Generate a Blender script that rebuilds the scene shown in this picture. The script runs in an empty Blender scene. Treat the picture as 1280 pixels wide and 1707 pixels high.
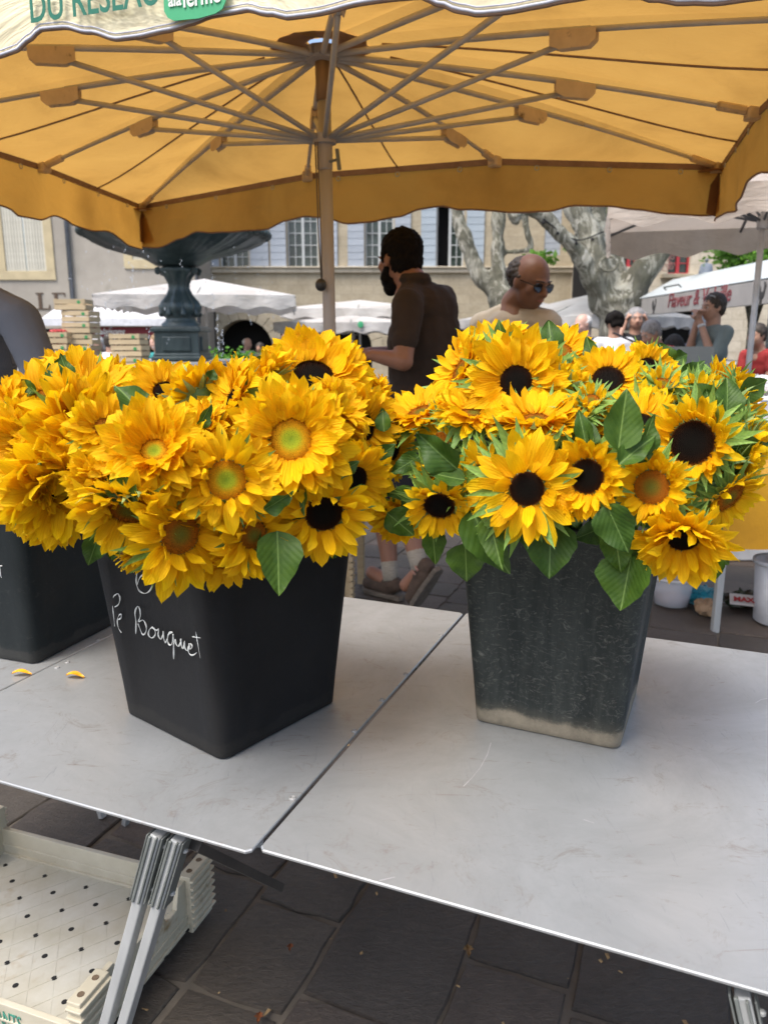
import bpy, bmesh, math, random
from mathutils import Vector, Matrix, Quaternion
random.seed(7)
R = math.radians
scene = bpy.context.scene
col = scene.collection

# ---------------------------------------------------------------- camera
PITCH = R(12.65); CAMH = 1.34; F = 1283.0
cam_d = bpy.data.cameras.new("camera"); cam = bpy.data.objects.new("camera", cam_d); col.objects.link(cam)
cam.location = (0, 0, CAMH); cam.rotation_euler = (R(90) - PITCH, 0, 0)
cam_d.sensor_fit = 'VERTICAL'; cam_d.sensor_height = 36; cam_d.lens = 36 * F / 1707
cam_d.clip_start = 0.05; cam_d.clip_end = 500
cam_d.dof.use_dof = True; cam_d.dof.focus_distance = 1.2; cam_d.dof.aperture_fstop = 7.0
scene.camera = cam
scene.render.resolution_x = 767; scene.render.resolution_y = 1024

# ---------------------------------------------------------------- world, sun, exposure
SUN_EL, SUN_AZ = 62, 222          # azimuth clockwise from +Y
world = bpy.data.worlds.new("World"); scene.world = world; world.use_nodes = True
wn = world.node_tree.nodes; wl = world.node_tree.links
bg = wn['Background']
sky = wn.new('ShaderNodeTexSky'); sky.sky_type = 'NISHITA'; sky.sun_disc = False
sky.sun_elevation = R(SUN_EL); sky.sun_rotation = R(SUN_AZ); sky.air_density = 1.0; sky.dust_density = 4.0; sky.ozone_density = 0.8
wl.new(sky.outputs[0], bg.inputs[0]); bg.inputs[1].default_value = 0.15
sd = bpy.data.lights.new("sun", 'SUN'); sun = bpy.data.objects.new("sun", sd); col.objects.link(sun)
sd.energy = 1.6; sd.angle = R(24); sd.color = (1.0, 0.97, 0.93)
sv = Vector((math.sin(R(SUN_AZ)) * math.cos(R(SUN_EL)), math.cos(R(SUN_AZ)) * math.cos(R(SUN_EL)), math.sin(R(SUN_EL))))
sun.rotation_euler = sv.to_track_quat('Z', 'Y').to_euler(); sun.location = (0, 0, 20)
scene.view_settings.view_transform = 'Standard'; scene.view_settings.look = 'None'
scene.view_settings.exposure = 1.05; scene.view_settings.gamma = 1.0
scene.view_settings.use_curve_mapping = False
scene.render.engine = 'CYCLES'
scene.cycles.max_bounces = 7; scene.cycles.transparent_max_bounces = 8

# ---------------------------------------------------------------- helpers
CP = Vector((0, 0, CAMH)); CC, SS = math.cos(PITCH), math.sin(PITCH)
def ray(px, py):
    a = (px - 640) / F; b = (853.5 - py) / F
    return Vector((a, CC + b * SS, b * CC - SS))
def at_z(px, py, z): d = ray(px, py); return CP + d * ((z - CAMH) / d.z)
def at_y(px, py, y): d = ray(px, py); return CP + d * (y / d.y)
def at_plane(px, py, p0, n):
    d = ray(px, py); return CP + d * ((p0 - CP).dot(n) / d.dot(n))
TA = R(22.3)
UU = Vector((math.cos(TA), -math.sin(TA), 0)); VV = Vector((math.sin(TA), math.cos(TA), 0))
def T(u, v, z): return UU * u + VV * v + Vector((0, 0, z))

def tag(o, label=None, cat=None, group=None, kind=None):
    if label: o['label'] = label
    if cat: o['category'] = cat
    if group: o['group'] = group
    if kind: o['kind'] = kind
    return o
def empty(name, loc=(0, 0, 0), rz=0, label=None, cat=None, group=None, mw=None):
    o = bpy.data.objects.new(name, None); col.objects.link(o); o.empty_display_size = 0.1
    if mw is not None: o.matrix_world = mw
    else: o.location = loc; o.rotation_euler = (0, 0, rz)
    tag(o, label, cat, group); return o

class MB:
    """collects polygons; build() links them as one mesh object"""
    def __init__(s): s.v = []; s.f = []; s.m = []; s.k = 0
    def add(s, vs, fs, k=None):
        b = len(s.v); s.v.extend([tuple(p) for p in vs]); s.f.extend([tuple(i + b for i in f) for f in fs]); s.m.extend([s.k if k is None else k] * len(fs)); return s
    def box(s, c, d, M=None, k=None):
        c = Vector(c); x, y, z = d[0] / 2, d[1] / 2, d[2] / 2
        vs = [Vector((sx * x, sy * y, sz * z)) for sz in (-1, 1) for sy in (-1, 1) for sx in (-1, 1)]
        if M is not None: vs = [M @ p for p in vs]
        return s.add([p + c for p in vs], [(0, 2, 3, 1), (4, 5, 7, 6), (0, 1, 5, 4), (2, 6, 7, 3), (0, 4, 6, 2), (1, 3, 7, 5)], k)
    def bar(s, a, b, w, h=None, k=None, up=Vector((0, 0, 1))):
        a = Vector(a); b = Vector(b); h = h or w; d = b - a; L = d.length; x = d / L
        y = up.cross(x)
        if y.length < 1e-4: y = Vector((0, 1, 0)).cross(x)
        y.normalize(); z = x.cross(y); M = Matrix((x, y, z)).transposed()
        return s.box((a + b) / 2, (L, w, h), M, k)
    def tube(s, pts, rad, n=8, k=None, cap=True, closed=False):
        pts = [Vector(p) for p in pts]; N = len(pts)
        if not isinstance(rad, (list, tuple)): rad = [rad] * N
        vs = []; fs = []; pn = None
        for i, p in enumerate(pts):
            if closed: t = pts[(i + 1) % N] - pts[i - 1]
            else: t = pts[min(i + 1, N - 1)] - pts[max(i - 1, 0)]
            if t.length < 1e-9: t = Vector((0, 0, 1))
            t.normalize()
            if pn is None: pn = t.orthogonal().normalized()
            else:
                pn = pn - t * pn.dot(t)
                if pn.length < 1e-6: pn = t.orthogonal()
                pn.normalize()
            bn = t.cross(pn)
            for j in range(n):
                a = 2 * math.pi * j / n
                vs.append(p + (pn * math.cos(a) + bn * math.sin(a)) * rad[i])
        for i in range(N if closed else N - 1):
            i2 = (i + 1) % N
            for j in range(n): fs.append((i * n + j, i * n + (j + 1) % n, i2 * n + (j + 1) % n, i2 * n + j))
        if cap and not closed: fs.append(tuple(reversed(range(n)))); fs.append(tuple((N - 1) * n + j for j in range(n)))
        return s.add(vs, fs, k)
    def lathe(s, prof, c=(0, 0, 0), n=24, k=None, fl=0, cap=True):
        c = Vector(c); vs = []; fs = []; N = len(prof)
        for r, z in prof:
            for j in range(n):
                a = 2 * math.pi * j / n; rr = r * (1 + fl * (1 if j % 2 else -1))
                vs.append(c + Vector((rr * math.cos(a), rr * math.sin(a), z)))
        for i in range(N - 1):
            for j in range(n): fs.append((i * n + j, i * n + (j + 1) % n, (i + 1) * n + (j + 1) % n, (i + 1) * n + j))
        if cap: fs.append(tuple(reversed(range(n)))); fs.append(tuple((N - 1) * n + j for j in range(n)))
        return s.add(vs, fs, k)
    def ell(s, c, r, M=None, n=12, m=8, k=None):
        c = Vector(c)
        if not isinstance(r, (list, tuple)): r = (r, r, r)
        vs = [Vector((0, 0, -r[2]))]
        for i in range(1, m):
            t = math.pi * i / m
            for j in range(n):
                a = 2 * math.pi * j / n; vs.append(Vector((r[0] * math.sin(t) * math.cos(a), r[1] * math.sin(t) * math.sin(a), -r[2] * math.cos(t))))
        vs.append(Vector((0, 0, r[2]))); fs = []
        for j in range(n): fs.append((0, 1 + (j + 1) % n, 1 + j)); fs.append((len(vs) - 1, 1 + (m - 2) * n + j, 1 + (m - 2) * n + (j + 1) % n))
        for i in range(m - 2):
            for j in range(n): fs.append((1 + i * n + j, 1 + i * n + (j + 1) % n, 1 + (i + 1) * n + (j + 1) % n, 1 + (i + 1) * n + j))
        if M is not None: vs = [M @ p for p in vs]
        return s.add([p + c for p in vs], fs, k)
    def capsule(s, a, ra, b, rb, n=12, sq=None, k=None):
        """tapered capsule, closed; sq = (axis, factor) flattens its section along a world axis"""
        a = Vector(a); b = Vector(b); d = b - a; L = max(d.length, 1e-5); t = d / L
        pts = []; rr = []
        for q in (-1, -.92, -.7, -.38): pts.append(a + t * ra * q); rr.append(ra * math.sqrt(max(0, 1 - q * q)) + 1e-4)
        for q in (0, .33, .66, 1): pts.append(a + d * q); rr.append(ra + (rb - ra) * q)
        for q in (.38, .7, .92, 1): pts.append(b + t * rb * q); rr.append(rb * math.sqrt(max(0, 1 - q * q)) + 1e-4)
        b0 = len(s.v); s.tube(pts, rr, n, k)
        if sq:
            ax, fct = Vector(sq[0]).normalized(), sq[1]
            for i in range(b0, len(s.v)):
                p = Vector(s.v[i]); q = p - a; u = t * q.dot(t); w = q - u; w = w + ax * (w.dot(ax) * (fct - 1)); s.v[i] = tuple(a + u + w)
        return s
    def grid(s, fn, nu, nv, k=None):
        vs = [fn(i / nu, j / nv) for j in range(nv + 1) for i in range(nu + 1)]
        fs = [(j * (nu + 1) + i, j * (nu + 1) + i + 1, (j + 1) * (nu + 1) + i + 1, (j + 1) * (nu + 1) + i) for j in range(nv) for i in range(nu)]
        return s.add(vs, fs, k)
    def mesh(s, name, mats, smooth=False):
        me = bpy.data.meshes.new(name); me.from_pydata(s.v, [], s.f)
        if not isinstance(mats, (list, tuple)): mats = [mats]
        for m in mats: me.materials.append(m)
        if any(s.m): me.polygons.foreach_set('material_index', s.m)
        if smooth: me.polygons.foreach_set('use_smooth', [True] * len(s.f))
        me.update(); return me
    def build(s, name, mats, parent=None, smooth=False, label=None, cat=None, group=None, kind=None, bevel=0):
        return link(name, s.mesh(name, mats, smooth), parent, label, cat, group, kind, bevel=bevel)
def link(name, me, parent=None, label=None, cat=None, group=None, kind=None, ml=None, bevel=0):
    o = bpy.data.objects.new(name, me); col.objects.link(o)
    if parent is not None: o.parent = parent
    if ml is not None: o.matrix_local = ml
    tag(o, label, cat, group, kind)
    if bevel:
        b = o.modifiers.new('bevel', 'BEVEL'); b.width = bevel; b.segments = 2; b.limit_method = 'ANGLE'
    return o
def frame(origin, x, z):
    """matrix with x axis and approximate z axis"""
    x = Vector(x).normalized(); z = Vector(z); z = (z - x * z.dot(x)).normalized(); y = z.cross(x)
    M = Matrix((x, y, z)).transposed().to_4x4(); M.translation = Vector(origin); return M
def remesh_build(mb, name, mat, parent, voxel, sm=4, label=None, disp=None, ml=None):
    me = mb.mesh(name + '_t', mat); o = bpy.data.objects.new(name + '_t', me); col.objects.link(o)
    m = o.modifiers.new('r', 'REMESH'); m.mode = 'VOXEL'; m.voxel_size = voxel; m.use_smooth_shade = True
    if sm: s_ = o.modifiers.new('s', 'SMOOTH'); s_.iterations = sm; s_.factor = .5
    if disp:
        tx = bpy.data.textures.new(name, 'CLOUDS'); tx.noise_scale = disp[1]; tx.noise_depth = 2
        d = o.modifiers.new('d', 'DISPLACE'); d.texture = tx; d.strength = disp[0]; d.texture_coords = 'LOCAL'
    dg = bpy.context.evaluated_depsgraph_get(); oe = o.evaluated_get(dg)
    me2 = bpy.data.meshes.new_from_object(oe); me2.name = name
    if not me2.materials: me2.materials.append(mat)
    bpy.data.objects.remove(o); bpy.data.meshes.remove(me)
    me2.polygons.foreach_set('use_smooth', [True] * len(me2.polygons))
    return link(name, me2, parent, label, ml=ml)

# ---------------------------------------------------------------- materials
def nodes(name):
    m = bpy.data.materials.new(name); m.use_nodes = True
    return m, m.node_tree.nodes, m.node_tree.links, m.node_tree.nodes['Principled BSDF']
def ramp(n, l, src, stops):
    r = n.new('ShaderNodeValToRGB'); e = r.color_ramp.elements
    while len(e) < len(stops): e.new(0.5)
    for i, (p, c) in enumerate(stops): e[i].position = p; e[i].color = (*c, 1) if len(c) == 3 else c
    l.new(src, r.inputs[0]); return r
def noise(n, l, scale, detail=5, rough=.6, vec=None, dist=0):
    t = n.new('ShaderNodeTexNoise'); t.inputs['Scale'].default_value = scale; t.inputs['Detail'].default_value = detail
    t.inputs['Roughness'].default_value = rough; t.inputs['Distortion'].default_value = dist
    if vec is not None: l.new(vec, t.inputs['Vector'])
    return t
def mixc(n, l, fac, a, b, mode='MIX'):
    m = n.new('ShaderNodeMix'); m.data_type = 'RGBA'; m.blend_type = mode
    for sock, v in ((m.inputs[0], fac), (m.inputs[6], a), (m.inputs[7], b)):
        if isinstance(v, (int, float)): sock.default_value = v
        elif isinstance(v, (tuple, list)): sock.default_value = (*v[:3], 1)
        else: l.new(v, sock)
    return m.outputs[2]
def coords(n, l, scale=(1, 1, 1), rot=(0, 0, 0), kind='Object'):
    tc = n.new('ShaderNodeTexCoord'); mp = n.new('ShaderNodeMapping'); mp.inputs['Scale'].default_value = scale; mp.inputs['Rotation'].default_value = rot
    l.new(tc.outputs[kind], mp.inputs[0]); return mp.outputs[0]
def bump(n, l, p, h, strength=.3, dist=.01):
    b = n.new('ShaderNodeBump'); b.inputs['Strength'].default_value = strength; b.inputs['Distance'].default_value = dist
    l.new(h, b.inputs['Height']); l.new(b.outputs[0], p.inputs['Normal']); return b
def mat(name, c1, c2=None, scale=8, rough=.6, metal=0, bmp=.0, bdist=.005, stretch=(1, 1, 1), rnd=0, transl=0, tcol=None, spots=None, spec=.5, detail=6):
    """colour varies between c1 and c2 with noise; optional per-object variation, translucency, stain spots"""
    m, n, l, p = nodes(name)
    c2 = c2 or tuple(x * .75 for x in c1)
    v = coords(n, l, stretch); t = noise(n, l, scale, detail, .62, v)
    r = ramp(n, l, t.outputs[0], [(.3, c2), (.7, c1)]); c = r.outputs[0]
    if spots:
        t2 = noise(n, l, spots[0], 4, .7, v); r2 = ramp(n, l, t2.outputs[0], [(spots[1], (0, 0, 0)), (spots[1] + .12, (1, 1, 1))])
        c = mixc(n, l, r2.outputs[0], c, spots[2])
    if rnd:
        oi = n.new('ShaderNodeObjectInfo'); rr = ramp(n, l, oi.outputs['Random'], [(0, (1 - rnd,) * 3), (1, (1, 1, 1))])
        c = mixc(n, l, 1.0, c, rr.outputs[0], 'MULTIPLY')
    l.new(c, p.inputs['Base Color']); p.inputs['Roughness'].default_value = rough; p.inputs['Metallic'].default_value = metal
    p.inputs['Specular IOR Level'].default_value = spec
    if bmp: bump(n, l, p, t.outputs[0], bmp, bdist)
    if transl:
        tb = n.new('ShaderNodeBsdfTranslucent'); mx = n.new('ShaderNodeMixShader'); mx.inputs[0].default_value = transl
        if tcol: tb.inputs[0].default_value = (*tcol, 1)
        else: l.new(c, tb.inputs[0])
        out = n['Material Output']; l.new(p.outputs[0], mx.inputs[1]); l.new(tb.outputs[0], mx.inputs[2]); l.new(mx.outputs[0], out.inputs[0])
    return m

# metal table sheet: brushed zinc with scuffs and brownish rubs
def m_table():
    m, n, l, p = nodes('zinc_sheet'); v = coords(n, l, rot=(0, 0, TA))
    big = noise(n, l, 4, 6, .7, v, .6); c = ramp(n, l, big.outputs[0], [(.3, (.34, .35, .345)), (.7, (.475, .49, .49))]).outputs[0]
    v2 = coords(n, l, (8, 40, 1), (0, 0, TA + .25)); st = noise(n, l, 1.6, 8, .75, v2, 1.2)
    s2 = ramp(n, l, st.outputs[0], [(.60, (0, 0, 0)), (.70, (.8, .8, .8))]); c = mixc(n, l, s2.outputs[0], c, (.27, .225, .19))
    v3 = coords(n, l, (60, 7, 1), (0, 0, TA - .5)); s3t = noise(n, l, 2.0, 7, .8, v3, 1.0)
    s3 = ramp(n, l, s3t.outputs[0], [(.60, (0, 0, 0)), (.76, (.9, .9, .9))]); c = mixc(n, l, s3.outputs[0], c, (.18, .19, .22))
    fine = noise(n, l, 5, 3, .8, coords(n, l, (90, 12, 1), (0, 0, TA - .9)), .5)
    s4 = ramp(n, l, fine.outputs[0], [(.72, (0, 0, 0)), (.76, (.5, .5, .5))]); c = mixc(n, l, s4.outputs[0], c, (.62, .63, .64))
    stn = noise(n, l, 13, 9, .85, v, 1.2); s5 = ramp(n, l, stn.outputs[0], [(.56, (0, 0, 0)), (.66, (.65, .65, .65))]); c = mixc(n, l, s5.outputs[0], c, (.29, .255, .225))
    l.new(c, p.inputs['Base Color']); p.inputs['Metallic'].default_value = .55
    rr = ramp(n, l, big.outputs[0], [(.3, (.50,) * 3), (.7, (.38,) * 3)]); l.new(rr.outputs[0], p.inputs['Roughness'])
    bump(n, l, p, st.outputs[0], .08, .002); return m
def m_paver():
    m, n, l, p = nodes('paver_stone'); tc = n.new('ShaderNodeTexCoord'); v = tc.outputs['Object']
    oi = n.new('ShaderNodeObjectInfo')
    a = noise(n, l, 3.5, 6, .65, v, .5); b = noise(n, l, 45, 8, .75, coords(n, l, (1, 2.2, 1), (0, 0, .4)), .4)
    c = ramp(n, l, a.outputs[0], [(.3, (.060, .048, .038)), (.7, (.106, .088, .072))]).outputs[0]
    rr = ramp(n, l, oi.outputs['Random'], [(0, (.75, .72, .72)), (.5, (.95, .97, .92)), (1, (1.25, 1.12, 1.08))]); c = mixc(n, l, 1.0, c, rr.outputs[0], 'MULTIPLY')
    s = ramp(n, l, b.outputs[0], [(.35, (.6, .6, .6)), (.6, (1, 1, 1)), (.75, (1.7, 1.6, 1.5))]); c = mixc(n, l, 1.0, c, s.outputs[0], 'MULTIPLY')
    l.new(c, p.inputs['Base Color']); p.inputs['Roughness'].default_value = .46
    bump(n, l, p, b.outputs[0], .8, .012); return m
def m_petal():
    m, n, l, p = nodes('petal_yellow'); v = coords(n, l); sx = n.new('ShaderNodeSeparateXYZ'); l.new(v, sx.inputs[0])
    c = ramp(n, l, sx.outputs[0], [(0, (.88, .44, .003)), (.18, (.97, .575, .004)), (.9, (.98, .66, .008))]).outputs[0]
    vs = coords(n, l, (1.2, 26, 1)); st = noise(n, l, 1, 3, .5, vs); s = ramp(n, l, st.outputs[0], [(.35, (.90, .82, .7)), (.65, (1, 1, 1))]); c = mixc(n, l, 1, c, s.outputs[0], 'MULTIPLY')
    oi = n.new('ShaderNodeObjectInfo'); r = ramp(n, l, oi.outputs['Random'], [(0, (.88, .80, .8)), (1, (1, 1.04, 1))]); c = mixc(n, l, 1, c, r.outputs[0], 'MULTIPLY')
    l.new(c, p.inputs['Base Color']); p.inputs['Roughness'].default_value = .6; p.inputs['Specular IOR Level'].default_value = .16
    bump(n, l, p, st.outputs[0], .35, .02)
    tb = n.new('ShaderNodeBsdfTranslucent'); l.new(c, tb.inputs[0]); mx = n.new('ShaderNodeMixShader'); mx.inputs[0].default_value = .42
    l.new(p.outputs[0], mx.inputs[1]); l.new(tb.outputs[0], mx.inputs[2]); l.new(mx.outputs[0], n['Material Output'].inputs[0]); return m
def m_leaf(name='leaf_green', c1=(.060, .120, .014), c2=(.032, .076, .009), back=(.13, .21, .06)):
    m, n, l, p = nodes(name); v = coords(n, l); sx = n.new('ShaderNodeSeparateXYZ'); l.new(v, sx.inputs[0])
    t = noise(n, l, 5, 5, .6, v); c = ramp(n, l, t.outputs[0], [(.3, c2), (.7, c1)]).outputs[0]
    ab = n.new('ShaderNodeMath'); ab.operation = 'ABSOLUTE'; l.new(sx.outputs[1], ab.inputs[0])
    mid = ramp(n, l, ab.outputs[0], [(0, (1, 1, 1)), (.012, (.6, .6, .6)), (.016, (0, 0, 0))]); c = mixc(n, l, mid.outputs[0], c, (.15, .24, .06))
    # side veins: stripes in x - 1.1*|y|
    mu = n.new('ShaderNodeMath'); mu.operation = 'MULTIPLY'; mu.inputs[1].default_value = 1.3; l.new(ab.outputs[0], mu.inputs[0])
    su = n.new('ShaderNodeMath'); su.operation = 'SUBTRACT'; l.new(sx.outputs[0], su.inputs[0]); l.new(mu.outputs[0], su.inputs[1])
    ml = n.new('ShaderNodeMath'); ml.operation = 'MULTIPLY'; ml.inputs[1].default_value = 8; l.new(su.outputs[0], ml.inputs[0])
    fr = n.new('ShaderNodeMath'); fr.operation = 'PINGPONG'; fr.inputs[1].default_value = .5; l.new(ml.outputs[0], fr.inputs[0])
    ve = ramp(n, l, fr.outputs[0], [(0, (.16, .16, .16)), (.05, (0, 0, 0))]); c = mixc(n, l, ve.outputs[0], c, (.16, .26, .07))
    geo = n.new('ShaderNodeNewGeometry'); c = mixc(n, l, geo.outputs['Backfacing'], c, back)
    oi = n.new('ShaderNodeObjectInfo'); r = ramp(n, l, oi.outputs['Random'], [(0, (.75, .8, .8)), (1, (1.15, 1.1, 1))]); c = mixc(n, l, 1, c, r.outputs[0], 'MULTIPLY')
    l.new(c, p.inputs['Base Color']); p.inputs['Roughness'].default_value = .5; p.inputs['Specular IOR Level'].default_value = .25
    bump(n, l, p, fr.outputs[0], .12, .006)
    tb = n.new('ShaderNodeBsdfTranslucent'); l.new(c, tb.inputs[0]); mx = n.new('ShaderNodeMixShader'); mx.inputs[0].default_value = .22
    l.new(p.outputs[0], mx.inputs[1]); l.new(tb.outputs[0], mx.inputs[2]); l.new(mx.outputs[0], n['Material Output'].inputs[0]); return m
def m_disc(name, stops):
    m, n, l, p = nodes(name); tc = n.new('ShaderNodeTexCoord'); mp = n.new('ShaderNodeMapping'); mp.inputs['Scale'].default_value = (1, 1, .3)
    l.new(tc.outputs['Object'], mp.inputs[0]); ln = n.new('ShaderNodeVectorMath'); ln.operation = 'LENGTH'; l.new(mp.outputs[0], ln.inputs[0])
    t = noise(n, l, 14, 3, .6, tc.outputs['Object']); ma = n.new('ShaderNodeMath'); ma.operation = 'MULTIPLY_ADD'; ma.inputs[1].default_value = .16; l.new(t.outputs[0], ma.inputs[0]); l.new(ln.outputs['Value'], ma.inputs[2])
    r = ramp(n, l, ma.outputs[0], stops); geo = n.new('ShaderNodeNewGeometry'); ri = ramp(n, l, geo.outputs['Random Per Island'], [(0, (.35, .32, .3)), (.5, (.9, .9, .9)), (1, (1.7, 1.6, 1.4))]); cc = mixc(n, l, 1, r.outputs[0], ri.outputs[0], 'MULTIPLY'); l.new(cc, p.inputs['Base Color']); p.inputs['Roughness'].default_value = .85; p.inputs['Specular IOR Level'].default_value = .08; return m
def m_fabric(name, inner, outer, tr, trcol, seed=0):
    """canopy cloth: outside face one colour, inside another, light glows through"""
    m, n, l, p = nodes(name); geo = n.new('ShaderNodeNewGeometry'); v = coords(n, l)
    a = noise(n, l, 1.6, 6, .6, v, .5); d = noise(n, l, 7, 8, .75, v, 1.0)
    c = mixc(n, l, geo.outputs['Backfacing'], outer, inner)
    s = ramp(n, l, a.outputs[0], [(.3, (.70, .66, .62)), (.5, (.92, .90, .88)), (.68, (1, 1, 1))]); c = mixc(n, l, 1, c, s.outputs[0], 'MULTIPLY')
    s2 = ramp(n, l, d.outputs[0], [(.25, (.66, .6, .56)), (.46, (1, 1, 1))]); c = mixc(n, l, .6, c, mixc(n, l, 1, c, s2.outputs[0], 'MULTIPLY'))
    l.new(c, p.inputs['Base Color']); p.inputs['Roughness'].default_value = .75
    w = noise(n, l, 3.2, 5, .6, coords(n, l, (1, 1, 2.5)), .6); bump(n, l, p, w.outputs[0], .5, .05)
    tb = n.new('ShaderNodeBsdfTranslucent'); tc_ = mixc(n, l, 1, trcol, s.outputs[0], 'MULTIPLY'); l.new(tc_, tb.inputs[0])
    mx = n.new('ShaderNodeMixShader'); mx.inputs[0].default_value = tr
    l.new(p.outputs[0], mx.inputs[1]); l.new(tb.outputs[0], mx.inputs[2]); l.new(mx.outputs[0], n['Material Output'].inputs[0]); return m
def m_glass(name, c=(.05, .06, .06), rough=.08):
    m, n, l, p = nodes(name); t = noise(n, l, 2.5, 4, .6, coords(n, l)); r = ramp(n, l, t.outputs[0], [(.35, c), (.7, tuple(x * 3 for x in c))]); l.new(r.outputs[0], p.inputs['Base Color'])
    p.inputs['Roughness'].default_value = rough; p.inputs['Specular IOR Level'].default_value = .7; return m
def m_clear(name, tint=(.9, .93, .97), fac=.25):
    m, n, l, p = nodes(name); p.inputs['Base Color'].default_value = (*tint, 1); p.inputs['Roughness'].default_value = .25
    t = n.new('ShaderNodeBsdfTransparent'); mx = n.new('ShaderNodeMixShader'); mx.inputs[0].default_value = fac
    l.new(t.outputs[0], mx.inputs[1]); l.new(p.outputs[0], mx.inputs[2]); l.new(mx.outputs[0], n['Material Output'].inputs[0]); return m

M = {}
M['table'] = m_table(); M['paver'] = m_paver(); M['petal'] = m_petal(); M['leaf'] = m_leaf()
M['bract'] = m_leaf('bract_green', (.25, .40, .09), (.14, .27, .05), (.30, .42, .17))
M['stem'] = mat('stem_green', (.12, .22, .05), (.07, .14, .03), 20, .6)
M['disc_dark'] = m_disc('disc_dark', [(0, (.004, .004, .003)), (.6, (.006, .004, .003)), (.92, (.018, .007, .003)), (1.02, (.09, .028, .004)), (1.1, (.20, .07, .006))])
M['disc_green'] = m_disc('disc_green', [(.05, (.16, .24, .02)), (.42, (.30, .34, .02)), (.66, (.48, .26, .008)), (1.0, (.46, .17, .004))])
M['disc_brown'] = m_disc('disc_brown', [(.05, (.10, .12, .02)), (.4, (.16, .11, .012)), (.7, (.26, .09, .008)), (1.0, (.34, .11, .006))])
M['alu'] = mat('aluminium', (.50, .51, .50), (.38, .39, .38), 14, .6, .3, .1, stretch=(1, 1, .3))
M['steel_dark'] = mat('galvanised_bracket', (.22, .235, .22), (.13, .14, .13), 25, .62, .25, .1)
M['white_metal'] = mat('painted_pole', (.55, .55, .56), (.42, .41, .40), 10, .5, .2)
M['pole'] = mat('parasol_pole', (.42, .38, .35), (.30, .27, .25), 12, .6, .1, .1, stretch=(1, 1, .1))
M['rib'] = mat('parasol_rib', (.56, .53, .50), (.42, .40, .37), 10, .6, .15)
M['wood_pole'] = mat('wooden_mast', (.30, .18, .08), (.17, .10, .045), 9, .6, 0, .2, stretch=(4, 4, .5))
M['canopy'] = m_fabric('canopy_cloth', (.60, .35, .12), (.78, .72, .50), .47, (.60, .34, .08))  # inner orange also holds the warmth of daylight coming through the cloth
M['valance'] = m_fabric('valance_cloth', (.56, .29, .06), (.80, .75, .55), .44, (.88, .46, .08))  # inner face likewise coloured for the light passing through
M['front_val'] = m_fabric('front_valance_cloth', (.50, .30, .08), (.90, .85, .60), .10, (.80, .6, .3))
M['patch'] = mat('corner_patch', (.30, .15, .06), (.18, .085, .035), 8, .8, 0, .2, transl=.2)
M['pocket'] = mat('rib_pocket', (.84, .68, .46), (.68, .54, .35), 18, .8, 0, .2, transl=.3, spots=(14, .62, (.24, .17, .11)))
M['hem'] = mat('hem_tape', (.30, .19, .13), (.2, .12, .08), 20, .8)
M['piping'] = mat('pale_piping', (.55, .56, .62), (.40, .41, .48), 30, .7)
M['green_ink'] = mat('green_ink', (.012, .17, .11), (.012, .13, .085), 30, .7)
M['green_logo'] = mat('green_logo', (.05, .38, .17), (.04, .30, .13), 8, .6)
M['white_ink'] = mat('white_ink', (.85, .86, .8), (.7, .72, .66), 20, .6)
M['chalk'] = mat('white_chalk', (.80, .82, .78), (.45, .46, .44), 120, .9)
# ================================================================ ground
M['joint'] = mat('joint_mortar', (.13, .112, .09), (.08, .07, .056), 12, .9, 0, .5, .01, spots=(60, .68, (.22, .19, .14)))
gmb = MB(); S_ = 140
gmb.add([(-S_, -S_, 0), (S_, -S_, 0), (S_, S_, 0), (-S_, S_, 0)], [(0, 1, 2, 3)])
ground = gmb.build('ground', M['joint'], kind='structure')
def paver_geo(mb, u0, u1, v0, v1, rg, h=.006):
    """irregular slab with a worn rounded edge"""
    g = .003 + rg.random() * .004; uc, vc = (u0 + u1) / 2, (v0 + v1) / 2
    pts = []
    for (a, b, c, d) in ((u0, v0, u1, v0), (u1, v0, u1, v1), (u1, v1, u0, v1), (u0, v1, u0, v0)):
        n = 4
        for i in range(n):
            t = i / n; j = .006
            if i == 0: cu, cv = a + (uc - a) * .03, b + (vc - b) * .03
            else: cu, cv = a + (c - a) * t + rg.uniform(-j, j), b + (d - b) * t + rg.uniform(-j, j)
            cu += g * (1 if cu < uc else -1); cv += g * (1 if cv < vc else -1); pts.append((cu, cv))
    N = len(pts); vs = []
    tu, tv = rg.uniform(-.004, .004), rg.uniform(-.004, .004); hh = h + rg.uniform(-.002, .003)
    for k, (s, z) in enumerate(((1, -.01), (1, hh - .004), (.975, hh))):
        for (a, b) in pts:
            a2, b2 = uc + (a - uc) * s, vc + (b - vc) * s
            vs.append(T(a2, b2, z + (0 if k == 0 else (a2 - uc) * tu + (b2 - vc) * tv)))
    vs.append(T(uc, vc, hh + .002)); fs = []
    for k in range(2):
        for i in range(N): fs.append((k * N + i, k * N + (i + 1) % N, (k + 1) * N + (i + 1) % N, (k + 1) * N + i))
    for i in range(N): fs.append((2 * N + i, 2 * N + (i + 1) % N, 3 * N))
    mb.add(vs, fs)
rg = random.Random(11)
cells = []
u = -22.0
while u < 24:
    near = -3.2 < u < 4.2
    w = rg.uniform(.22, .33) if near else rg.uniform(.4, .6)
    v = -3.0 + rg.uniform(0, .5)
    while v < 30:
        L = rg.uniform(.22, .44)
        cells.append((u, u + w, v, v + L)); v += L
    u += w
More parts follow.
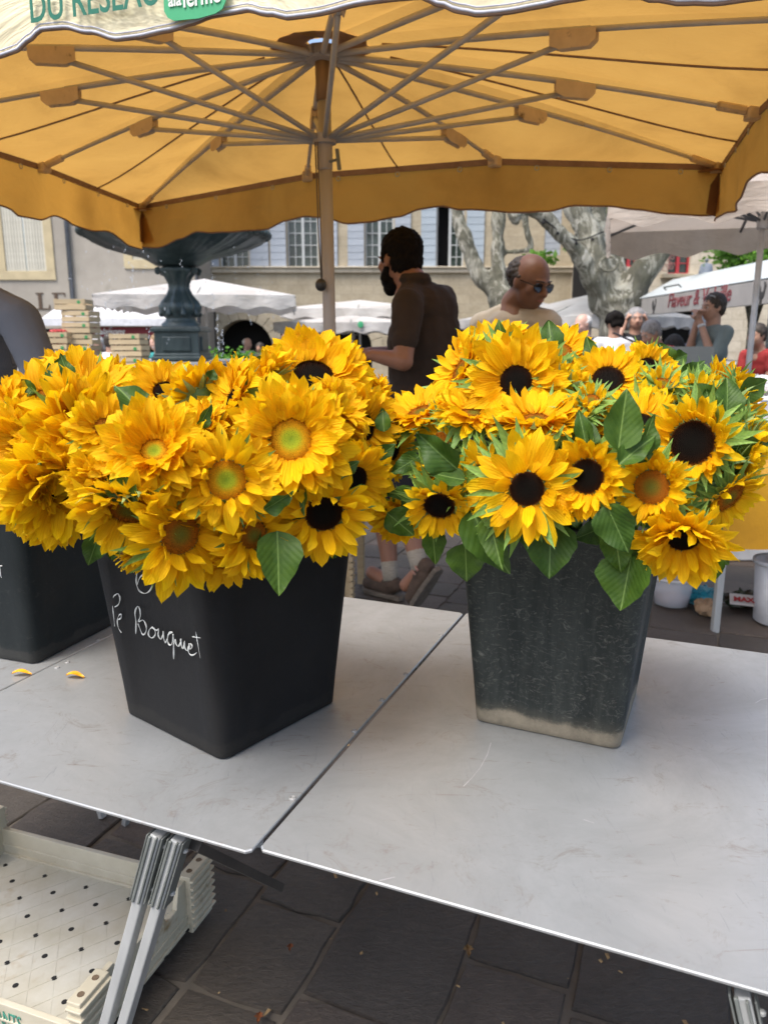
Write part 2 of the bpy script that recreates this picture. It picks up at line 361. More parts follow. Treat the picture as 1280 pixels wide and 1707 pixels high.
def cell_key(c):
    p = T((c[0] + c[1]) / 2, (c[2] + c[3]) / 2, 0); d = p - CP
    w = d.dot(Vector((0, CC, -SS)))
    if w < .25: return 99
    x = 640 + F * d.x / w; y = 853.5 - F * d.dot(Vector((0, SS, CC))) / w
    out = max(0, -x - 120, x - 1400, y - 1850, 500 - y)
    return w + out * .02
cells.sort(key=cell_key)
for c in cells[:290]:
    if cell_key(c) > 60: break
    b = MB(); paver_geo(b, *c, rg); b.build('paver', M['paver'], ground)
b = MB()
for c in cells[290:]:
    p = T(c[0], c[2], 0)
    if p.y < -2 or abs(p.x) > 18: continue
    paver_geo(b, *c, rg)
b.build('paving', M['paver'], ground, kind='stuff')
# crumbs and leaf litter
M['litter'] = mat('dry_litter', (.42, .30, .15), (.2, .12, .05), 40, .8)
b = MB()
for i in range(170):
    p = T(rg.uniform(-1.6, 1.4), rg.uniform(.1, 2.2), .0105); s = rg.uniform(.0012, .0045); a = rg.uniform(0, 6.3)
    ex = Vector((math.cos(a), math.sin(a), 0)) * s * rg.uniform(1, 3); ey = Vector((-math.sin(a), math.cos(a), 0)) * s
    b.add([p - ex - ey, p + ex - ey * .5, p + ex * .8 + ey + Vector((0, 0, s)), p - ex + ey], [(0, 1, 2, 3)])
b.build('litter', M['litter'], label='pale crumbs and chips scattered over the dark paving under the table', cat='litter', kind='stuff')
def dry_leaf(px, py, s, lab, c):
    p = at_z(px, py, .021); b = MB()
    def fn(a, t):
        w = math.sin(math.pi * min(1, max(0, t))) * (.5 + .25 * math.sin(t * 19))
        return p + Vector(((a - .5) * w * s, (t - .5) * s, abs(a - .5) * s * .35 + .1 * s * math.sin(t * 5)))
    b.grid(fn, 4, 8); b.build('dry_leaf', c, smooth=True, label=lab, cat='leaf')
M['dryleaf'] = mat('dry_leaf', (.30, .20, .08), (.18, .10, .04), 60, .8); M['redleaf'] = mat('russet_leaf', (.26, .08, .02), (.16, .05, .015), 60, .8)
dry_leaf(780, 1586, .040, 'crumpled tan dry leaf on the dark paving below the right table edge', M['dryleaf'])
dry_leaf(484, 1580, .026, 'small russet dry leaf on the paving right of the crossed aluminium legs', M['redleaf'])
dry_leaf(432, 1697, .03, 'brown leaf scrap in the paving joint at the bottom edge of the picture', M['redleaf'])
# strawberry under the table beside the crate
sp = at_z(253, 1607, .022); st = empty('strawberry', sp, label='small red strawberry lying on the paving beside the white plastic crate', cat='strawberry')
b = MB(); b.lathe([(.0005, -.014), (.006, -.011), (.011, -.003), (.012, .004), (.009, .010), (.003, .012)], n=12)
b.build('fruit', mat('strawberry_red', (.45, .02, .015), (.28, .01, .01), 90, .35, 0, .3), st, True)
b = MB()
for k in range(6):
    a = k * 1.047; d = Vector((math.cos(a), math.sin(a), 0)); e = Vector((-d.y, d.x, 0))
    b.add([d * .001 + Vector((0, 0, .0125)), d * .007 + e * .0025 + Vector((0, 0, .0122)), d * .012 + Vector((0, 0, .010)), d * .007 - e * .0025 + Vector((0, 0, .0122))], [(0, 1, 2, 3)])
b.build('calyx', M['bract'], st)

# ================================================================ tables
TZ = .74
M['rivet'] = mat('dull_rivet', (.34, .34, .33), (.22, .22, .21), 60, .6, .3)
def table_panel(mb, u0, u1, v0, v1, t=.004, r=.006):
    pts = [(u0 + r, v0), (u1 - r, v0), (u1, v0 + r), (u1, v1 - r), (u1 - r, v1), (u0 + r, v1), (u0, v1 - r), (u0, v0 + r)]
    vs = [T(a, b_, TZ - t) for a, b_ in pts] + [T(a, b_, TZ - .0015) for a, b_ in pts] + [T(a + (.0012 if a < (u0 + u1) / 2 else -.0012), b_ + (.0012 if b_ < (v0 + v1) / 2 else -.0012), TZ) for a, b_ in pts]
    fs = [tuple(reversed(range(8))), tuple(range(16, 24))]
    for k in range(2): fs += [(k * 8 + i, k * 8 + (i + 1) % 8, k * 8 + 8 + (i + 1) % 8, k * 8 + 8 + i) for i in range(8)]
    mb.add(vs, fs)
def leg(parent, a, b_, w=.019):
    m = MB(); m.bar(a, b_, w, w * .8); l = m.build('leg', M['alu'], parent, bevel=.002)
def bracket(parent, p, d, w=.0215):
    m = MB(); q = p + d * .115
    side = UU * (w * .5 + .001)
    for s in (-1, 1): m.bar(p + side * s, q + side * s, .020, .0022, up=UU)
    m.bar(p + VV * -.0105 + UU * .004, q + VV * -.0105 + UU * .004, .005, .003); m.bar(p + VV * -.0105 - UU * .006, q + VV * -.0105 - UU * .006, .004, .004)
    br = m.build('bracket', M['steel_dark'], parent, bevel=.001)
    m = MB()
    for k in (.02, .095): m.lathe([(.004, 0), (.004, .003), (.002, .004)], p + d * k + UU * (w * .5 + .003), 8)
    m.build('screw', M['alu'], br)
# middle table (left of the seam)
def make_table(u0, u1, v0, v1, label, legs, rivets):
    t = empty('folding_table', T((u0 + u1) / 2, (v0 + v1) / 2, 0), -TA, label, 'table', 'grey metal topped market tables in a row')
    inv = t.matrix_basis.inverted()
    def fix(o): o.matrix_parent_inverse = inv; return o
    m = MB(); table_panel(m, u0, u1, v0, v1); fix(m.build('table_top', M['table'], t))
    m = MB()
    for (a, c) in (((u0 + .05, v0 + .10), (u1 - .05, v0 + .10)), ((u0 + .05, v1 - .10), (u1 - .05, v1 - .10)), ((u0 + .05, v0 + .10), (u0 + .05, v1 - .10)), ((u1 - .05, v0 + .10), (u1 - .05, v1 - .10))):
        m.bar(T(a[0], a[1], TZ - .019), T(c[0], c[1], TZ - .019), .016, .024)
    fix(m.build('under_frame', M['steel_dark'], t))
    for (p, q) in legs:
        before = set(bpy.data.objects)
        leg(t, p, q); bracket(t, p + (q - p).normalized() * .0, (q - p).normalized())
        for o in set(bpy.data.objects) - before:
            if o.parent == t: fix(o)
    me = None
    for rp in rivets:
        if me is None:
            m = MB(); m.lathe([(.0052, 0), (.0050, .0012), (.0036, .0022), (.0016, .0012)], n=10); me = m.mesh('rivet', M['rivet'])
        r_ = fix(link('rivet', me, t)); r_.matrix_basis = Matrix.Translation(rp)
    return t
def leg_from(pa, pb, dv=0.0):
    top = at_z(pa[0], pa[1], TZ - .022); d = at_plane(pb[0], pb[1], top, VV) - top; d = d.normalized()
    return top, top + d * ((TZ - .022 - .01) / -d.z)
riv = [at_z(x, y, TZ) for x, y in ((735, 1059), (676, 1124), (637, 1167), (591, 1219), (488, 1331), (96, 1113), (113, 1104), (165, 1066))]
far = lambda u, v, du: (T(u, v, TZ - .03), T(u + du, v, .01))
l1 = leg_from((266, 1388), (178, 1707)); l2 = leg_from((300, 1396), (208, 1707))
make_table(-1.092, -.4565, .689, 1.583, 'grey metal table section under the chalk lettered bucket, left of the dark seam', [l1, l2, far(-1.0, 1.56, 0), far(-.55, 1.56, 0)], riv)
lr = leg_from((1236, 1652), (1248, 1707))
make_table(-.4505, .92, .699, 1.588, 'grey metal table section under the dusty bucket, right of the dark seam', [lr, far(.85, .76, .0), far(.0, 1.56, 0), far(.8, 1.54, .0)], [at_z(785, 1018, TZ)])
make_table(-1.76, -1.0955, .70, 1.59, 'grey metal table section at the left edge of the picture under the leftmost bucket', [far(-1.68, .8, .2), far(-1.68, 1.5, .2), far(-1.2, 1.5, -.2)], [])
# brace hanging behind the left legs
m = MB(); m.bar(at_z(322, 1408, .70), at_z(462, 1476, .52), .024, .012)
br_ = m.build('brace', mat('brace_steel', (.14, .13, .12), (.09, .085, .08), 20, .5, .5), bpy.data.objects['folding_table'])
br_.matrix_parent_inverse = bpy.data.objects['folding_table'].matrix_basis.inverted()
# scratch: long pale curve on the right table
def scratch(pts, w=.0007):
    P = [at_z(x, y, TZ + .0004) for x, y in pts]; m = MB()
    for a, c in zip(P, P[1:]):
        d = (c - a).normalized(); n_ = Vector((-d.y, d.x, 0)) * w; m.add([a - n_, c - n_, c + n_, a + n_], [(0, 1, 2, 3)])
    t = bpy.data.objects['folding_table.001']; o = m.build('scratch', M['white_scr'], t); o.matrix_parent_inverse = t.matrix_basis.inverted()
M['white_scr'] = mat('scratch_metal', (.62, .62, .63), (.45, .45, .45), 60, .4, .5)
scratch([(818, 1238), (812, 1258), (800, 1280), (786, 1297), (772, 1311)])
scratch([(1258, 1172), (1268, 1166), (1280, 1164)]); scratch([(632, 1468), (658, 1462)], .0009); scratch([(972, 1366), (990, 1372)], .0009)

# ================================================================ buckets
def m_bucket(name, base, dust_h, dust_c, amt, green=0):
    m, n, l, p = nodes(name); v = coords(n, l); sx = n.new('ShaderNodeSeparateXYZ'); l.new(v, sx.inputs[0])
    a = noise(n, l, 9, 8, .75, v, .6); c = ramp(n, l, a.outputs[0], [(.3, base), (.75, tuple(x * 1.5 + .003 for x in base))]).outputs[0]
    sc = noise(n, l, 2, 7, .8, coords(n, l, (22, 22, 40), (.3, .5, 0)), 2.2); s = ramp(n, l, sc.outputs[0], [(.60 - amt * .08, (0, 0, 0)), (.80, (amt * .7,) * 3)])
    c = mixc(n, l, s.outputs[0], c, (.26, .25, .22))
    vt = noise(n, l, 3, 6, .7, coords(n, l, (14, 14, 1.2)), .3); s2 = ramp(n, l, vt.outputs[0], [(.42, (0, 0, 0)), (.78, (amt * amt * .24,) * 3)]); c = mixc(n, l, s2.outputs[0], c, (.16, .17, .15))
    # dust line near the foot: real dirt, uneven
    nz = noise(n, l, 14, 6, .7, v); ma = n.new('ShaderNodeMath'); ma.operation = 'MULTIPLY_ADD'; ma.inputs[1].default_value = -.040; l.new(nz.outputs[0], ma.inputs[0]); l.new(sx.outputs[2], ma.inputs[2])
    d = ramp(n, l, ma.outputs[0], [(0, (1, 1, 1)), (max(.005, dust_h * .45), (.9, .9, .9)), (dust_h * 1.15, (.16,) * 3), (dust_h * 3.2, (0, 0, 0))])
    dc = ramp(n, l, noise(n, l, 30, 6, .7, v).outputs[0], [(.3, tuple(x * .55 for x in dust_c)), (.7, dust_c)])
    mu = n.new('ShaderNodeMath'); mu.operation = 'MULTIPLY'; mu.inputs[1].default_value = min(1, amt); l.new(d.outputs[0], mu.inputs[0])
    c = mixc(n, l, mu.outputs[0], c, dc.outputs[0])
    l.new(c, p.inputs['Base Color']); rr = ramp(n, l, a.outputs[0], [(.3, (.48,) * 3), (.7, (.66,) * 3)]); l.new(rr.outputs[0], p.inputs['Roughness']); p.inputs['Specular IOR Level'].default_value = .16
    bump(n, l, p, sc.outputs[0], .25, .002); return m
M['bk1'] = m_bucket('bucket_black', (.008, .008, .0085), .002, (.06, .055, .045), .15)
M['bk2'] = m_bucket('bucket_weathered', (.015, .018, .017), .008, (.29, .25, .185), .85)
M['bk0'] = m_bucket('bucket_dark', (.008, .011, .012), .004, (.10, .09, .08), .25)
M['dark'] = mat('bucket_inside', (.012, .013, .012), (.008, .008, .008), 9, .7)
BH = .34
def rsq(h, r, z, panel, seg=5):
    """rounded square section with a recessed middle panel on every side"""
    out = []
    for q in range(4):
        R4 = Matrix.Rotation(math.pi / 2 * q, 3, 'Z')
        pts = []
        for i in range(seg + 1):
            a = -math.pi / 2 * (1 - i / seg) + 0; pts.append((h - r + r * math.cos(a) if True else 0, -h + r + r * math.sin(a)))
        w = h * .60
        pts += [(h, -w - .012), (h - panel, -w), (h - panel, -w * .3), (h - panel, w * .3), (h - panel, w), (h, w + .012)]
        out += [R4 @ Vector((x, y, 0)) + Vector((0, 0, z)) for x, y in pts]
    return out
def bucket(c, ang, hb, ht, mt, label):
    o = empty('flower_bucket', c, ang, label, 'bucket', 'square black plastic flower buckets')
    m = MB(); rings = []
    lv = [(0, hb - .005, .015, 0), (.003, hb - .001, .016, 0), (.012, hb, .017, .001)]
    for i in range(1, 7): t = i / 7; lv.append((.014 + (BH - .05) * t, hb + (ht - hb) * t, .018 + .006 * t, .005))
    lv += [(BH - .022, ht - .001, .032, .001), (BH - .020, ht + .006, .034, 0), (BH - .004, ht + .007, .034, 0), (BH, ht + .004, .034, 0)]
    for z, h, r, pn in lv: rings.append(rsq(h, r, z, pn))
    n = len(rings[0]); vs = [p for rr in rings for p in rr]; fs = [tuple(reversed(range(n)))]
    for k in range(len(rings) - 1): fs += [(k * n + i, k * n + (i + 1) % n, (k + 1) * n + (i + 1) % n, (k + 1) * n + i) for i in range(n)]
    m.add(vs, fs); m.build('bucket_body', mt, o, True)
    m = MB(); rings = [rsq(ht + .004, .033, BH, 0), rsq(ht - .010, .03, BH - .003, 0), rsq(hb - .012, .018, .012, 0)]; vs = [p for rr in rings for p in rr]
    fs = [tuple(range(2 * n, 3 * n))]
    for k in range(2): fs += [(k * n + i, k * n + (i + 1) % n, (k + 1) * n + (i + 1) % n, (k + 1) * n + i) for i in range(n)]
    m.add(vs, fs); m.build('lining', M['dark'], o, True)
    return o
c1 = Vector((-.234, 1.018, TZ)); dA = Vector((-.191, .152, 0)).normalized(); dB = Vector((-dA.y, dA.x, 0)) * -1
if dB.y < 0: dB = -dB
HB = .124
c1 = c1 - (dA + dB) * .006
cen1 = c1 + (dA + dB) * HB
B1 = bucket(cen1, math.atan2(dB.y, dB.x), HB, .150, M['bk1'], 'square black bucket with white chalk handwriting in the middle of the left table')
n2 = Vector((.349, 1.041, TZ)); eA = Vector((-.197, .089, 0)).normalized(); eB = Vector((.41, .91, 0)).normalized()
cen2 = n2 + eA * .112 + eB * .115
B2 = bucket(cen2, math.atan2(eB.y, eB.x), .114, .139, M['bk2'], 'weathered dark bucket with pale dried dirt around its foot on the right table')
n0 = Vector((-.655, 1.35, TZ)); fB = Vector((.34, .94, 0)).normalized(); fA = Vector((-fB.y, fB.x, 0))
cen0 = n0 + fA * .118 + fB * .118
B0 = bucket(cen0, math.atan2(fB.y, fB.x), .117, .142, M['bk0'], 'dark plastic bucket cut off by the left edge of the picture')
# chalk writing on the left-front face of the middle bucket
bn = -dB  # outward normal of the face that runs along dA
top_off = (.150 - .124) / BH
fn_ = (bn + Vector((0, 0, -top_off))).normalized(); fn_ = Vector((bn.x, bn.y, -top_off)).normalized(); fp = c1 + Vector((0, 0, 0)) + bn * .0006
def chalk(strokes, sc, ox, oy, parent, fp, fn_, w=.0013):
    inv = parent.matrix_basis.inverted()
    for stn in strokes:
        P = [at_plane(ox + x / sc, oy + y / sc, fp, fn_) for x, y in stn]; Q = []
        for i in range(len(P) - 1):        # smooth the hand-drawn line
            p0, p1, p2, p3 = P[max(i - 1, 0)], P[i], P[i + 1], P[min(i + 2, len(P) - 1)]
            for k in range(5):
                t = k / 5; Q.append(.5 * ((2 * p1) + (p2 - p0) * t + (2 * p0 - 5 * p1 + 4 * p2 - p3) * t * t + (3 * p1 - p0 - 3 * p2 + p3) * t ** 3))
        Q.append(P[-1]); m = MB(); m.tube(Q, [w * (.7 + .3 * math.sin(i * .7 + len(Q))) for i in range(len(Q))], 5)
        o = m.build('chalk_stroke', M['chalk'], parent, True); o.matrix_parent_inverse = inv
chalk([[(760, 250), (742, 300), (731, 350), (730, 395), (745, 432), (775, 445), (803, 428), (815, 388), (803, 352), (778, 342), (750, 358), (733, 398)],
       [(856, 280), (845, 318), (853, 350), (885, 362), (932, 348)], [(838, 322), (890, 318)],
       [(614, 620), (609, 560), (604, 500), (610, 462), (630, 447), (642, 468), (636, 500), (618, 516), (603, 512)],
       [(634, 585), (648, 575), (648, 558), (637, 562), (629, 592), (634, 628), (650, 655)],
       [(726, 660), (728, 600), (722, 550), (735, 515), (748, 530), (750, 566), (742, 595), (765, 588), (782, 618), (780, 650), (762, 664), (738, 606)],
       [(815, 625), (798, 640), (795, 668), (812, 683), (830, 665), (826, 636), (812, 628), (836, 642), (848, 636), (846, 668), (858, 690), (870, 670), (871, 646), (876, 688), (884, 708), (893, 690), (905, 655), (922, 655), (900, 665), (896, 700), (908, 722), (922, 705), (926, 662), (928, 740), (928, 795)],
       [(928, 720), (936, 690), (942, 716), (954, 728), (964, 708), (966, 688), (970, 728), (980, 738), (986, 700), (988, 735), (1000, 750), (1012, 735), (1010, 712), (1016, 742), (1027, 728), (1016, 714), (1006, 735), (1010, 765), (1030, 775), (1052, 760)],
       [(1045, 630), (1054, 690), (1070, 790)], [(1028, 676), (1074, 682)]], 3.2, 0, 850, B1, fp, fn_)
chalk([[(-6, 300), (14, 298)], [(2, 300), (4, 340), (10, 362)]], 3.2, 0, 850, B0, n0 - fB * .005, Vector((-fB.x, -fB.y, -top_off)).normalized(), .0013)

# fallen petals on the table
def fallen(px, py, ang, lab):
    p = at_z(px, py, TZ + .004); m = MB()
    def fn(a, t):
        w = math.sin(math.pi * (.08 + .9 * t)) ** .8 * .007
        q = Vector((t * .034 - .017, (a - .5) * 2 * w, .004 * math.sin(t * 4) + abs(a - .5) * .006)); return p + Matrix.Rotation(ang, 3, 'Z') @ q
    m.grid(fn, 4, 8); m.build('petal', M['petal'] if 0 else M['fpetal'], smooth=True, label=lab, cat='petal', group='fallen yellow petals on the table')
M['fpetal'] = mat('fallen_petal', (.90, .46, .006), (.75, .32, .004), 90, .5, transl=.2)
fallen(37, 1123, .1, 'curled fallen yellow petal near the left picture edge'); fallen(126, 1127, -.1, 'folded fallen yellow petal between the left bucket and chalk lettered bucket')

# ================================================================ white plastic tray under the table
M['plast'] = mat('cream_plastic', (.55, .51, .40), (.42, .38, .28), 7, .45, 0, .05, spots=(11, .60, (.30, .22, .12)))
M['plast_in'] = mat('tray_floor_plastic', (.52, .51, .45), (.40, .37, .28), 9, .4, 0, .05, spots=(6, .62, (.36, .28, .17)))
M['hole'] = mat('painted_hole_dark', (.01, .01, .01), (.015, .015, .015), 9, .9)
M['sock'] = mat('socket_brown', (.16, .11, .07), (.1, .07, .04), 30, .8)
M['crate_ink'] = mat('faded_green_print', (.04, .24, .17), (.10, .30, .22), 60, .7)
ta2 = R(19); U2 = Vector((math.cos(ta2), -math.sin(ta2), 0)); V2 = Vector((math.sin(ta2), math.cos(ta2), 0)); tray = empty('plastic_crate', Vector((-.413, 1.579, .021)) - U2 * .31 - V2 * .22, -ta2, 'low cream plastic crate with a diamond ribbed floor on the paving under the table', 'crate')
W, D, Hh = .62, .44, .145
m = MB(); m.box((0, 0, .012), (W - .02, D - .02, .012)); m.build('crate_floor', M['plast_in'], tray)
m = MB(); s = .062
for k in range(-14, 15):
    for sg in (-1, 1):
        # diagonal ridge clipped to the floor
        pts = []
        for t in (-1, 1):
            pass
        x0 = k * s; seg = []
        yy = -D / 2 + .02
        N = 30; prev = None; st_ = None; en = None
        for i in range(N + 1):
            y = -D / 2 + .02 + (D - .04) * i / N; x = x0 + sg * y * .75
            if abs(x) < W / 2 - .02:
                if st_ is None: st_ = (x, y)
                en = (x, y)
        if st_ and en and (Vector(st_) - Vector(en)).length > .03: m.bar((st_[0], st_[1], .0180 + .0001 * sg), (en[0], en[1], .0180 + .0001 * sg), .0028, .0012)
m.build('floor_rib', M['plast_in'], tray, kind='stuff')
m = MB()
for i in range(-5, 6):
    for j in range(-4, 5):
        if (i + j) % 2 == 0: m.lathe([(.0065, 0), (.0001, .0006)], (i * s, j * .041, .0185), 10, cap=False)
m.build('dark_hole_disc', M['hole'], tray, kind='stuff')  # near-black discs on the floor stand in for the dark seen through holes
def wall(a, b_, h0, h1, t=.006, name='crate_wall', gaps=None):
    m = MB(); a = Vector(a); b_ = Vector(b_); d = (b_ - a).normalized(); nn = Vector((-d.y, d.x, 0))
    prof = gaps or [(0, h1), (1, h1)]
    L = (b_ - a).length
    for (t0, z0), (t1, z1) in zip(prof, prof[1:]):
        p, q = a + d * L * t0, a + d * L * t1
        vs = [p + nn * t + Vector((0, 0, h0)), q + nn * t + Vector((0, 0, h0)), q - nn * t + Vector((0, 0, h0)), p - nn * t + Vector((0, 0, h0)),
              p + nn * t + Vector((0, 0, z0)), q + nn * t + Vector((0, 0, z1)), q - nn * t + Vector((0, 0, z1)), p - nn * t + Vector((0, 0, z0))]
        m.add(vs, [(0, 3, 2, 1), (4, 5, 6, 7), (0, 1, 5, 4), (2, 3, 7, 6), (1, 2, 6, 5), (0, 4, 7, 3)])
    m.bar(a + nn * 0 + Vector((0, 0, .02)), b_ + Vector((0, 0, .02)), .024, .008); m.bar(a + Vector((0, 0, .045)), b_ + Vector((0, 0, .045)), .018, .006)
    return m.build(name, M['plast'], tray, bevel=.0015)
x, y = W / 2 - .012, D / 2 - .012
wall((-x, y, 0), (x, y, 0), .006, .088, gaps=[(0, .088), (1, .088)])
wall((-x, -y, 0), (x, -y, 0), .006, .080)
pr = [(0, .135), (.24, .135), (.27, .10), (.30, .10), (.33, .118), (.62, .118), (.65, .086), (.74, .086), (.77, .135), (1, .135)]
wall((x, -y, 0), (x, y, 0), .006, .10, gaps=pr); wall((-x, -y, 0), (-x, y, 0), .006, .10, gaps=pr)
for sx_ in (-1, 1):
    for sy_ in (-1, 1):
        m = MB(); cx_, cy_ = sx_ * (x + .004), sy_ * (y - .030)
        m.box((cx_, cy_, .072), (.030, .082, .144))
        for k in range(7): m.box((cx_ + sx_ * .004, cy_ + sy_ * .004, .018 + k * .019), (.036, .090, .006))
        cb = m.build('corner_block', M['plast'], tray, bevel=.002)
        m = MB()
        for k in (-.02, .02): m.lathe([(.007, 0), (.0062, .0012), (.0045, .0004)], (cx_, cy_ + k, .1442), 10)
        m.build('corner_hole', M['sock'], cb)
def text(name, body, size, mt, ml, parent=None, ext=.0006, shear=0, space=1.0, bold=0, **kw):
    cu = bpy.data.curves.new(name, 'FONT'); cu.body = body; cu.size = size; cu.extrude = ext; cu.shear = shear; cu.space_character = space; cu.offset = bold
    cu.resolution_u = 4
    o = bpy.data.objects.new(name, cu); col.objects.link(o); dg = bpy.context.evaluated_depsgraph_get()
    me = bpy.data.meshes.new_from_object(o.evaluated_get(dg)); bpy.data.objects.remove(o); me.name = name; me.materials.clear(); me.materials.append(mt)
    return link(name, me, parent, ml=ml, **kw)
# "ANTS" printed on the near wall
Mx = Matrix(((1, 0, 0), (0, 0, -1), (0, 1, 0))).to_4x4()
Mx.translation = Vector((.108, -y - .0075, .034)); Mx = Mx @ Matrix.Diagonal((.55, 1, 1, 1))
text('print', 'ANTS', .045, M['crate_ink'], Mx.copy(), tray)
# ================================================================ the big parasol
EZ = 2.13
par = empty('market_parasol', (-.21, 2.97, 0), 0, 'large yellow canvas market parasol on a metal pole above the sunflowers', 'parasol')
PI_ = Matrix.Translation((.21, -2.97, 0))
def pb(m, name, mt, smooth=False, parent=None, kind=None, label=None):
    o = m.build(name, mt, par, smooth, kind=kind, label=label); o.matrix_parent_inverse = PI_; return o
def sub(m, name, mt, parent, smooth=False):
    o = m.build(name, mt, parent, smooth); return o
hubP = at_y(541, 86, 2.97); hubP.x = -.215
runP = at_y(541, 231, 2.97); runP.x = -.212
A_ = at_z(235, 342, EZ); L_ = at_z(512, 290, EZ); K_ = at_z(828, 265, EZ); J_ = at_z(1203, 275, EZ); I_ = at_z(1266, 182, EZ); B_ = at_z(68, 275, EZ)
H_ = at_z(1440, -15, EZ + .01)
def zz(x, y): return Vector((x, y, EZ))
G_ = zz(.98, 1.30); D_ = zz(-2.05, 2.36); H_ = zz(1.17, 2.12); C_ = zz(-1.80, 3.06); E_ = D_ + (G_ - D_) * .335; F_ = D_ + (G_ - D_) * .665
ringp = [A_, L_, K_, J_, I_, H_, G_, F_, E_, D_, C_, B_]
names = 'ALKJIHGFEDCB'
capz = Vector((0, 0, .035))
# canopy: each bay sags a little between ribs
def canopy_pt(i, a, t):
    """bay i, a across 0..1, t from the hub 0..1"""
    p, q = ringp[i], ringp[(i + 1) % 12]; e = p.lerp(q, a); top = hubP + capz
    x = top.lerp(e, t)
    sag = math.sin(math.pi * a) * t * (1 - t ** 4) * .05 * (p - q).length
    lift = math.sin(math.pi * t) * .022
    return x + Vector((0, 0, lift - sag))
m = MB()
for i in range(12):
    m.grid(lambda a, t, i=i: canopy_pt(i, a, .03 + .97 * t), 8, 16)
cano = pb(m, 'canopy', M['canopy'], True)
# seam lines sewn along the middle of the bays
m = MB()
for i in (10, 11, 3, 4, 1):
    pts = [canopy_pt(i, .5, t / 14) - Vector((0, 0, .004)) for t in range(2, 15)]; m.tube(pts, .004, 5)
pb(m, 'seam', M['hem'], True)
# hem tape along the eaves
for i in range(12):
    p, q = ringp[i], ringp[(i + 1) % 12]; m = MB()
    pts = [canopy_pt(i, k / 8, 1.0) - Vector((0, 0, .012)) + (par.location - p).normalized() * 0 for k in range(9)]
    cdir = (Vector((-.215, 2.97, EZ)) - (p + q) / 2).normalized() * .006
    for a, b_ in zip(pts, pts[1:]): m.bar(a + cdir, b_ + cdir, .005, .026)
    pb(m, 'eave_tape', M['hem'])
    # small rings hanging from the tape
    for k in (.18, .5, .82):
        c = canopy_pt(i, k, 1.0) + cdir * 1.6 - Vector((0, 0, .034)); d = (q - p).normalized(); m2 = MB()
        m2.tube([c + (d * math.cos(a) + Vector((0, 0, math.sin(a)))) * .010 for a in [j * math.pi / 5 for j in range(10)]], .002, 5, closed=True)
        pb(m2, 'ring', M['alu'], True)
# valances with scalloped lower edge, gently waving
MID = {}
def bulge(P, Q, a):
    """how far the eave line bows out from the straight chord at fraction a"""
    key = (round(P.x, 3), round(Q.x, 3))
    if key not in MID:
        i = next(k for k, r_ in enumerate(ringp) if (r_ - P).length < 1e-4); d = Q - P; nn = Vector((d.y, -d.x, 0)).normalized(); L2 = d.length_squared
        pts = [(0, 0, 0)] + [((ringp[(i + j) % 12] - P).dot(d) / L2, (ringp[(i + j) % 12] - P).dot(nn), ringp[(i + j) % 12].z - EZ) for j in (1, 2)] + [(1, 0, 0)]
        MID[key] = pts
    for (a0, b0, c0), (a1, b1, c1_) in zip(MID[key], MID[key][1:]):
        if a <= a1: t = (a - a0) / (a1 - a0); return b0 + (b1 - b0) * t, c0 + (c1_ - c0) * t
    return 0, 0
def valance(P, Q, bottoms, mt, n=96, name='valance', drop_fn=None, out=0.0, wav=.012):
    P = Vector(P); Q = Vector(Q); d = Q - P; L = d.length; nn = Vector((d.y, -d.x, 0)).normalized()
    def fn(a, t):
        z = drop_fn(a); base = P + d * a
        w = math.sin(a * L * 9 + 1) * wav * t + math.sin(a * L * 23) * wav * .35 * t
        bo, bz = bulge(P, Q, a); return base + nn * (w + out * t + bo) + Vector((0, 0, -.004 - z * t + bz * (1 - t)))
    m = MB(); m.grid(fn, n, 5); o = pb(m, name, mt, True)
    edge = [fn(i / n, 1) for i in range(n + 1)]
    m = MB(); m.tube(edge, .0045, 5); e = m.build('piping', M['hem'], o, True)
    return o, fn
def sc(a, n, ph, base=.215, amp=.022): return base - amp * math.cos(2 * math.pi * (a * n + ph)) + .008 * math.sin(a * 7)
def side_fn(p, q, pix):
    """scallop outline measured along this side of the parasol: list of (px, py) of the lower edge"""
    nn = Vector(((q - p).y, -(q - p).x, 0)).normalized(); L = (q - p).length; d = (q - p) / L; pts = []
    for x_, y_ in pix:
        bo = 0
        for _ in range(4): w = at_plane(x_, y_, p + nn * bo, nn); bo = bulge(p, q, min(1, max(0, (w - p).dot(d) / L)))[0]
        pts.append(((w - p).dot(d) / L, max(.05, EZ - .004 - w.z)))
    pts.sort()
    def f(a):
        if a <= pts[0][0]: return pts[0][1]
        for (a0, z0), (a1, z1) in zip(pts, pts[1:]):
            if a <= a1: t = (a - a0) / (a1 - a0); t = t * t * (3 - 2 * t); return z0 + (z1 - z0) * t
        return pts[-1][1]
    return f
far_pix = [(225, 412), (265, 413), (310, 396), (345, 388), (385, 386), (440, 386), (470, 378), (500, 364), (530, 360), (560, 364), (600, 375), (640, 362), (700, 346), (735, 344), (770, 350), (850, 356), (900, 353), (960, 342), (1010, 344), (1060, 350), (1120, 358), (1170, 359), (1205, 357)]
far_pix = [(222, 411), (265, 413), (300, 398), (325, 386), (360, 388), (400, 386), (440, 382), (475, 368), (505, 361), (540, 363), (580, 373), (615, 370), (660, 361), (700, 348), (735, 344), (770, 350), (850, 354), (910, 352), (960, 342), (1010, 344), (1060, 350), (1120, 357), (1170, 359), (1205, 356)]
valance(A_, J_, None, M['valance'], drop_fn=side_fn(A_, J_, far_pix), n=150)
right_pix = [(1205, 357), (1222, 350), (1238, 330), (1243, 318), (1252, 300), (1262, 288), (1272, 287), (1285, 292)]
valance(J_, G_, None, M['valance'], drop_fn=side_fn(J_, G_, right_pix), n=90)
